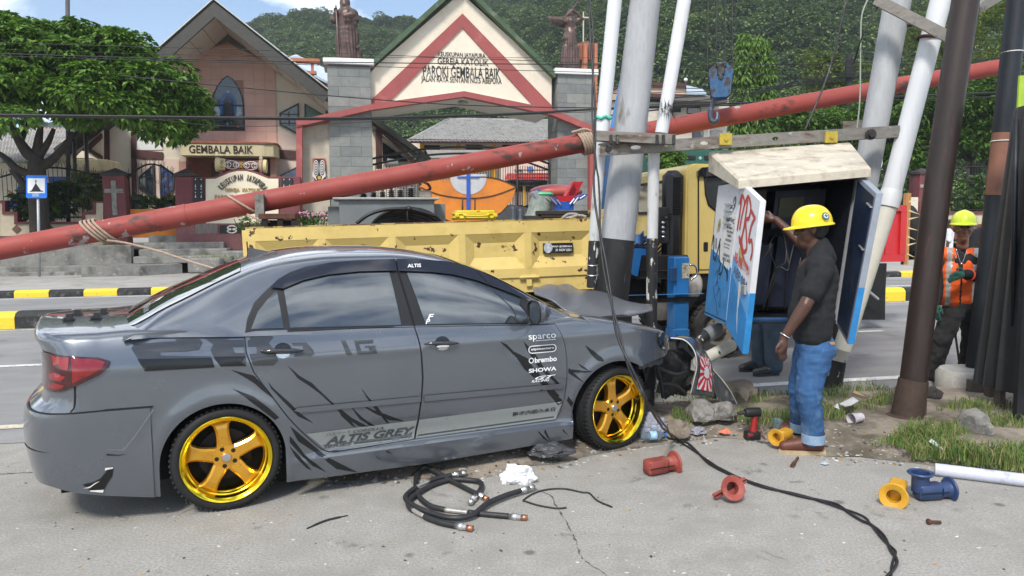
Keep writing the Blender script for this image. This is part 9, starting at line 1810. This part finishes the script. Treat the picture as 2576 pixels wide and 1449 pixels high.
q=MB();c=V3(2085,862,5.1);q.box(c.x-.06,c.x+.02,c.y-.06,c.y-.045,c.z-.008,c.z+.012,bev=.004);q.build('belt_patch',BELT,w1)
# -- worker in the orange vest
YW=7.5;k_=1.0;F2=Vector((-.42,-1,0));w2=thing('person','person in lime helmet and orange reflective vest standing on the road','person',tuple(G(2375,955)))
h2=V3(2419,578,YW);hcap2,HL2=head(h2,F2);rs_,re_,rw_=V3(2370,642,YW+.03),V3(2358,705,YW),V3(2352,762,YW-.08);ls_,le_,lw_=V3(2464,642,YW+.02),V3(2472,700,YW-.12),V3(2424,690,YW-.30)
legs2=[(V3(2398,770,YW),.09,V3(2366,855,YW-.1),.07),(V3(2366,855,YW-.1),.065,V3(2338,935,YW-.05),.05),(V3(2440,770,YW),.09,V3(2442,860,YW),.07),(V3(2442,860,YW),.065,V3(2424,935,YW),.05)]
tor2=[(V3(2398,750,YW),.12,V3(2398,680,YW),.12),(V3(2436,750,YW),.12,V3(2436,680,YW),.12),(V3(2398,680,YW),.12,V3(2392,650,YW),.10),(V3(2436,680,YW),.12,V3(2442,650,YW),.10)]
blob('body',hcap2+tor2+legs2+[(rs_,.055,re_,.045),(re_,.045,rw_,.03),(ls_,.055,le_,.045),(le_,.045,lw_,.03)],mat('light_brown_skin',(.21,.105,.065),.45,var=.12,scale=9,sub=.05),w2,.010,4)
BLKC=mat('black_work_cloth',(.012,.012,.014),.85,var=.2,scale=8);blob('undershirt',[(rs_,.064,re_,.055),(re_,.056,rw_,.042),(ls_,.064,le_,.057),(le_,.057,lw_,.044)]+[(V3(2398,745,YW),.125,V3(2400,660,YW),.12),(V3(2436,745,YW),.125,V3(2434,660,YW),.12)],BLKC,w2,.011,4,.012,seed=2)
ORV=mat('orange_vest_fabric',(.80,.115,.012),.7,var=.10,scale=6);SILV=mat('reflective_tape',(.42,.42,.40),.35,.3,var=.12)
def vest_m(c,n):
 if n.y>.2:return 0
 w=c.x/c.y*FOC+1288;v=CAM_H;zz=c.z
 if 2392<w<2393+0:return 1
 if (2378<w<2391) or (2446<w<2459):return 1
 nk=V3(2415,690,YW).z
 if zz>nk and abs(w-2413)<16*(zz-nk)/.28:return 2
 if abs(w-2417)<2.2:return 2
 return 0
vest=[(V3(2390,745,YW),.14,V3(2393,680,YW),.142),(V3(2442,745,YW),.14,V3(2440,680,YW),.142),(V3(2417,740,YW),.15,V3(2417,670,YW),.13),(V3(2392,648,YW),.10,V3(2372,640,YW),.078),(V3(2438,648,YW),.10,V3(2461,641,YW),.078),(V3(2398,680,YW),.13,V3(2392,645,YW),.09),(V3(2436,680,YW),.13,V3(2440,645,YW),.09)]
vo=blob('safety_vest',vest,ORV,w2,.0085,4,.012,(8,8,5),5);vo.data.materials.append(SILV);vo.data.materials.append(BLKC);vo.data.polygons.foreach_set('material_index',[vest_m(p.center+Vector(),p.normal) for p in vo.data.polygons])
blob('work_trousers',[(a,ra+.028,b_,rb2+.03) for a,ra,b_,rb2 in legs2]+[(V3(2400,765,YW),.12,V3(2436,765,YW),.12)],mat('paint_flecked_black_trousers',(.016,.016,.017),.85,var=.2,col2=(.35,.34,.32),lo=.72,hi=.74,scale2=9),w2,.011,4,.02,(9,9,10),4)
for u_,v_ in ((2345,952),(2428,952)):boot(G(u_,v_),F2,w2,1.1,mat('grey_dusty_boot',(.07,.065,.06),.8,var=.25),mat('dark_sole',(.03,.03,.03),.8),False)
GLV=mat('green_knit_glove',(.02,.085,.065),.85,var=.25,scale=30);blob('glove',hand(rw_,Vector((-.1,-.1,-1)),Vector((.3,-1,0)),1.1,.3,Vector((.5,0,0))),GLV,w2,.007,3);blob('glove',hand(lw_,Vector((-1,-.15,-.12)),Vector((0,-.2,1)),1.15,.4,Vector((0,.3,-1))),GLV,w2,.007,3);q=MB();d_=(lw_-le_).normalized();o_=d_.orthogonal().normalized();c_=le_.lerp(lw_,.8);q.tube([c_+(o_*math.cos(a)+d_.cross(o_)*math.sin(a))*.05 for a in [k*.3142 for k in range(20)]],.012,6,closed=True);q.build('red_cuff',mat('red_orange_cuff',(.55,.06,.02),.7),w2,True)
helmet(w2,HL2(-.012,0,.068),F2,mat('lime_helmet_plastic',(.62,.75,.05),.35,var=.04,coat=.3),1.0)
for sd in (-1,1):
 q=MB();q.sphere(HL2(.078,sd*.032,.004),(.012,.012,.007),10,6);q.build('eye',mat('eye_white',(.5,.47,.42),.3,var=0),w2,True);q=MB();q.sphere(HL2(.087,sd*.032,.003),.0055,8,6);q.build('iris',HAIR,w2,True);q=MB();q.tube([HL2(.083,sd*.018,.026),HL2(.082,sd*.045,.026)],.005,6);q.build('eyebrow',HAIR,w2)
q=MB();q.tube([HL2(.0905,.024,-.061),HL2(.093,0,-.061),HL2(.0905,-.024,-.061)],.0022,6);q.build('mouth_line',mat('dark_lip',(.035,.012,.01),.5),w2)
q=MB();q.tube(catmull([V3(2400,625,YW-.14),V3(2414,662,YW-.20),V3(2428,625,YW-.14)],6),.003,5);q.sphere(V3(2414,664,YW-.2),.012,8,6);q.build('necklace',CHROME,w2,True)
w2.location.x+=.02
# -- people further back
def simple(label,u,vt,vb,Y,top,low,f,shoe=HAIR,hat=None):
 s=(vb-vt)*Y/FOC/1.72;b=V3(u,vb,Y);sd=f.normalized().cross(Vector((0,0,1)));T=lambda x,z,y=0:b+sd*(x*s)-f.normalized()*(y*s)+Vector((0,0,z*s));t=thing('person',label,'person',tuple(b));hcx,L=head(T(0,1.58),f,k=s);blob('body',hcx+[(T(-.1,.85),.1*s,T(-.1,1.35),.12*s),(T(.1,.85),.1*s,T(.1,1.35),.12*s),(T(-.1,.85),.085*s,T(-.12,.1),.05*s),(T(.1,.85),.085*s,T(.12,.1),.05*s),(T(-.2,1.36),.06*s,T(-.26,.85,-.05),.035*s),(T(.2,1.36),.06*s,T(.26,.85,-.05),.035*s)],SKIN,t,.014*s,3)
 blob('shirt',[(T(-.09,.85),.135*s,T(-.1,1.32),.14*s),(T(.09,.85),.135*s,T(.1,1.32),.14*s),(T(-.2,1.37),.08*s,T(-.23,1.12),.07*s),(T(.2,1.37),.08*s,T(.23,1.12),.07*s)],top,t,.014*s,4,.012);blob('trousers',[(T(-.09,.88),.13*s,T(-.12,.12),.085*s),(T(.09,.88),.13*s,T(.12,.12),.085*s)],low,t,.014*s,4,.016);[boot(T(x,0),f,t,s*1.05,shoe,shoe,False) for x in (-.12,.12)]
 q=MB();q.sphere(L(-.015,0,.055),(.098*s,.098*s,.085*s),16,10);q.build('hair' if not hat else 'cap',hat or HAIR,t,True)
simple('person in jeans, orange top and rubber boots standing behind the cabinet',1928,520,945,7.9,ORV,mat('grey_blue_denim',(.06,.09,.12),.85,var=.25),Vector((-1,-.3,0)),mat('wet_rubber_boot',(.05,.052,.055),.2,var=.3,coat=.6));simple('person in white shirt beyond the orange vest worker',2380,552,700,19.5,mat('white_cotton',(.66,.67,.70),.8),BLKC,Vector((-1,.4,0)));simple('person in dark clothes and cap standing behind the lime helmet',2436,548,690,20.5,BLKC,BLKC,Vector((.6,.8,0)),hat=mat('maroon_cap',(.12,.05,.06),.7))
# ---------------------------------------------------------------- statues
BRZ=mat('brown_bronze_statue',(.115,.075,.065),.42,.35,var=.25,scale=4,col2=(.055,.035,.032),lo=.5,hi=.7,scale2=3)
def SV(f,x,y,d=0.0):return PR(*f(x,y),27.72+d)
st1=thing('shepherd_statue','bronze robed shepherd statue with staff and lamb on the gate pillar','statue',tuple(SV(q5,610,1195)),ROADM);S5=lambda x,y,d=0.0:SV(q5,x,y,d)
def pl1(c):a=math.atan2(c.y-27.72,c.x-S5(605,700).x);return .022*math.sin(a*17+3*math.sin(c.z*1.6))*min(1,max(0,(S5(0,430).z-c.z)/.5))
caps=[(S5(600,1150),.36,S5(600,900),.35),(S5(540,1120),.26,S5(530,800),.30),(S5(690,1120),.24,S5(690,700),.27),(S5(610,900),.36,S5(610,520),.37),(S5(500,640),.2,S5(560,420),.24),(S5(610,520),.36,S5(610,330),.34),(S5(470,280),.17,S5(730,290),.19),(S5(740,300),.17,S5(770,400),.16),(S5(765,410),.15,S5(620,400,-.33),.13),(S5(470,270),.16,S5(340,400,-.05),.15),(S5(335,420),.12,S5(375,260,-.2),.09),(S5(560,200),.15,S5(560,130),.14),(S5(510,60),.06,S5(490,230),.09),(S5(620,60),.06,S5(640,230),.09),(S5(560,60),(.19,.2,.25)),(S5(552,95,-.14),(.1,.08,.17)),(S5(550,75,-.2),.03,S5(550,95,-.24),.035)]
blob('robed_figure',caps,BRZ,st1,.03,5,pleat=pl1);blob('lamb',[(S5(560,320,-.42),.09,S5(700,300,-.4),.12),(S5(700,290,-.4),.10,S5(680,210,-.35),.07),(S5(560,330,-.42),.05,S5(560,440,-.42),.035)],BRZ,st1,.022,3);blob('seated_sheep',[(S5(835,1170),.15,S5(835,1050),.15),(S5(830,1050),.11,S5(825,960,-.05),.09),(S5(820,950,-.1),.06,S5(810,970,-.22),.05),(S5(850,960),.03,S5(860,1010),.03)],BRZ,st1,.022,3);q=MB();q.tube([S5(440,1190,-.28),S5(374,110,-.28)],.028,8);q.build('staff',mat('pale_bronze_staff',(.17,.13,.11),.45,.35),st1,True);blob('hand',hand(S5(372,300,-.2),Vector((0,-.3,1)),Vector((1,0,0)),1.6,.6,Vector((0,-1,0))),BRZ,st1,.014,2)
S6=lambda x,y,d=0.0:SV(q6,x,y,d);st2=thing('angel_statue','bronze winged angel statue blowing a raised trumpet on the gate pillar','statue',tuple(S6(640,1345)),ROADM)
def pl2(c):a=math.atan2(c.y-27.72,c.x-S6(650,900).x);return .02*math.sin(a*13+2*math.sin(c.z*1.4))*min(1,max(0,(S6(0,640).z-c.z)/.5))
blob('draped_figure',[(S6(560,1310),.24,S6(600,1000),.22),(S6(720,1310),.22,S6(710,1000),.21),(S6(640,1320),.28,S6(650,700),.23),(S6(600,780),.2,S6(640,640),.2),(S6(655,700),.24,S6(660,600),.17),(S6(660,600),.17,S6(660,450),.22),(S6(560,430),.11,S6(750,440),.12),(S6(550,430),.10,S6(580,320,-.05),.075),(S6(575,320,-.05),.072,S6(705,190,-.15),.045),(S6(760,440),.10,S6(880,380,-.05),.075),(S6(880,375,-.05),.07,S6(735,215,-.15),.045),(S6(660,390),.085,S6(665,330),.08),(S6(668,280),(.12,.13,.16)),(S6(660,260,.05),(.15,.15,.15)),(S6(672,300,-.12),.03,S6(672,285,-.14),.025),(S6(560,620),.09,S6(740,600,-.1),.09)]+hand(S6(705,190,-.15),Vector((.2,0,1)),Vector((0,-1,0)),1.2,.6),BRZ,st2,.024,4,pleat=pl2)
for sgn,root,tips in ((-1,(540,430),[(170,345),(190,375),(205,405),(235,432),(270,462),(310,492),(350,520),(400,545),(450,560),(500,575)]),(1,(770,400),[(800,345),(880,360),(940,385),(930,410),(900,430),(880,455),(860,480),(835,505),(800,520),(780,525)])):
 wg=bpy.data.objects.new('wing',None);COL.objects.link(wg);wg.parent=st2
 for k,tp in enumerate(tips):
  a=S6(root[0]+sgn*(40-4*k),root[1]-55+11*k,.2+.01*k);b_=S6(*tp,.35+.012*k);d_=b_-a;n_=Vector((-d_.z,0,d_.x)).normalized()*.055;q=MB();o2=Vector((0,.02,0));ps=[a+n_,a.lerp(b_,.8)+n_*.9,b_,a.lerp(b_,.8)-n_*.9,a-n_];q.add(ps+[p+o2 for p in ps],[(0,1,2,3,4),(9,8,7,6,5)]+[(i,(i+1)%5,(i+1)%5+5,i+5) for i in range(5)]);f_=q.build('feather',BRZ,wg);f_.matrix_parent_inverse=Matrix.Translation(-_BASE[st2])
q=MB();a,b_=S6(712,190,-.15),S6(835,-35,-.3);c=catmull([a,a.lerp(b_,.6),b_],8);q.tube(c,[.018]*9+[.022,.026,.034,.045,.062,.088,.115,.13],16,cap=False);q.build('trumpet',mat('pale_bronze_staff'),st2,True)
# ---------------------------------------------------------------- humid air
q=MB();q.box(-640,640,-640,940,-1,175);hz=q.build('haze',mat('haze_air',var=0,rvar=0));struct(hz,'stuff')
_hm=bpy.data.materials['haze_air'];_nt=_hm.node_tree;_nt.nodes.clear();_o=_nt.nodes.new('ShaderNodeOutputMaterial');_v=_nt.nodes.new('ShaderNodeVolumePrincipled');_v.inputs['Color'].default_value=(.80,.88,.95,1);_v.inputs['Density'].default_value=.00052;_nt.links.new(_v.outputs[0],_o.inputs['Volume'])
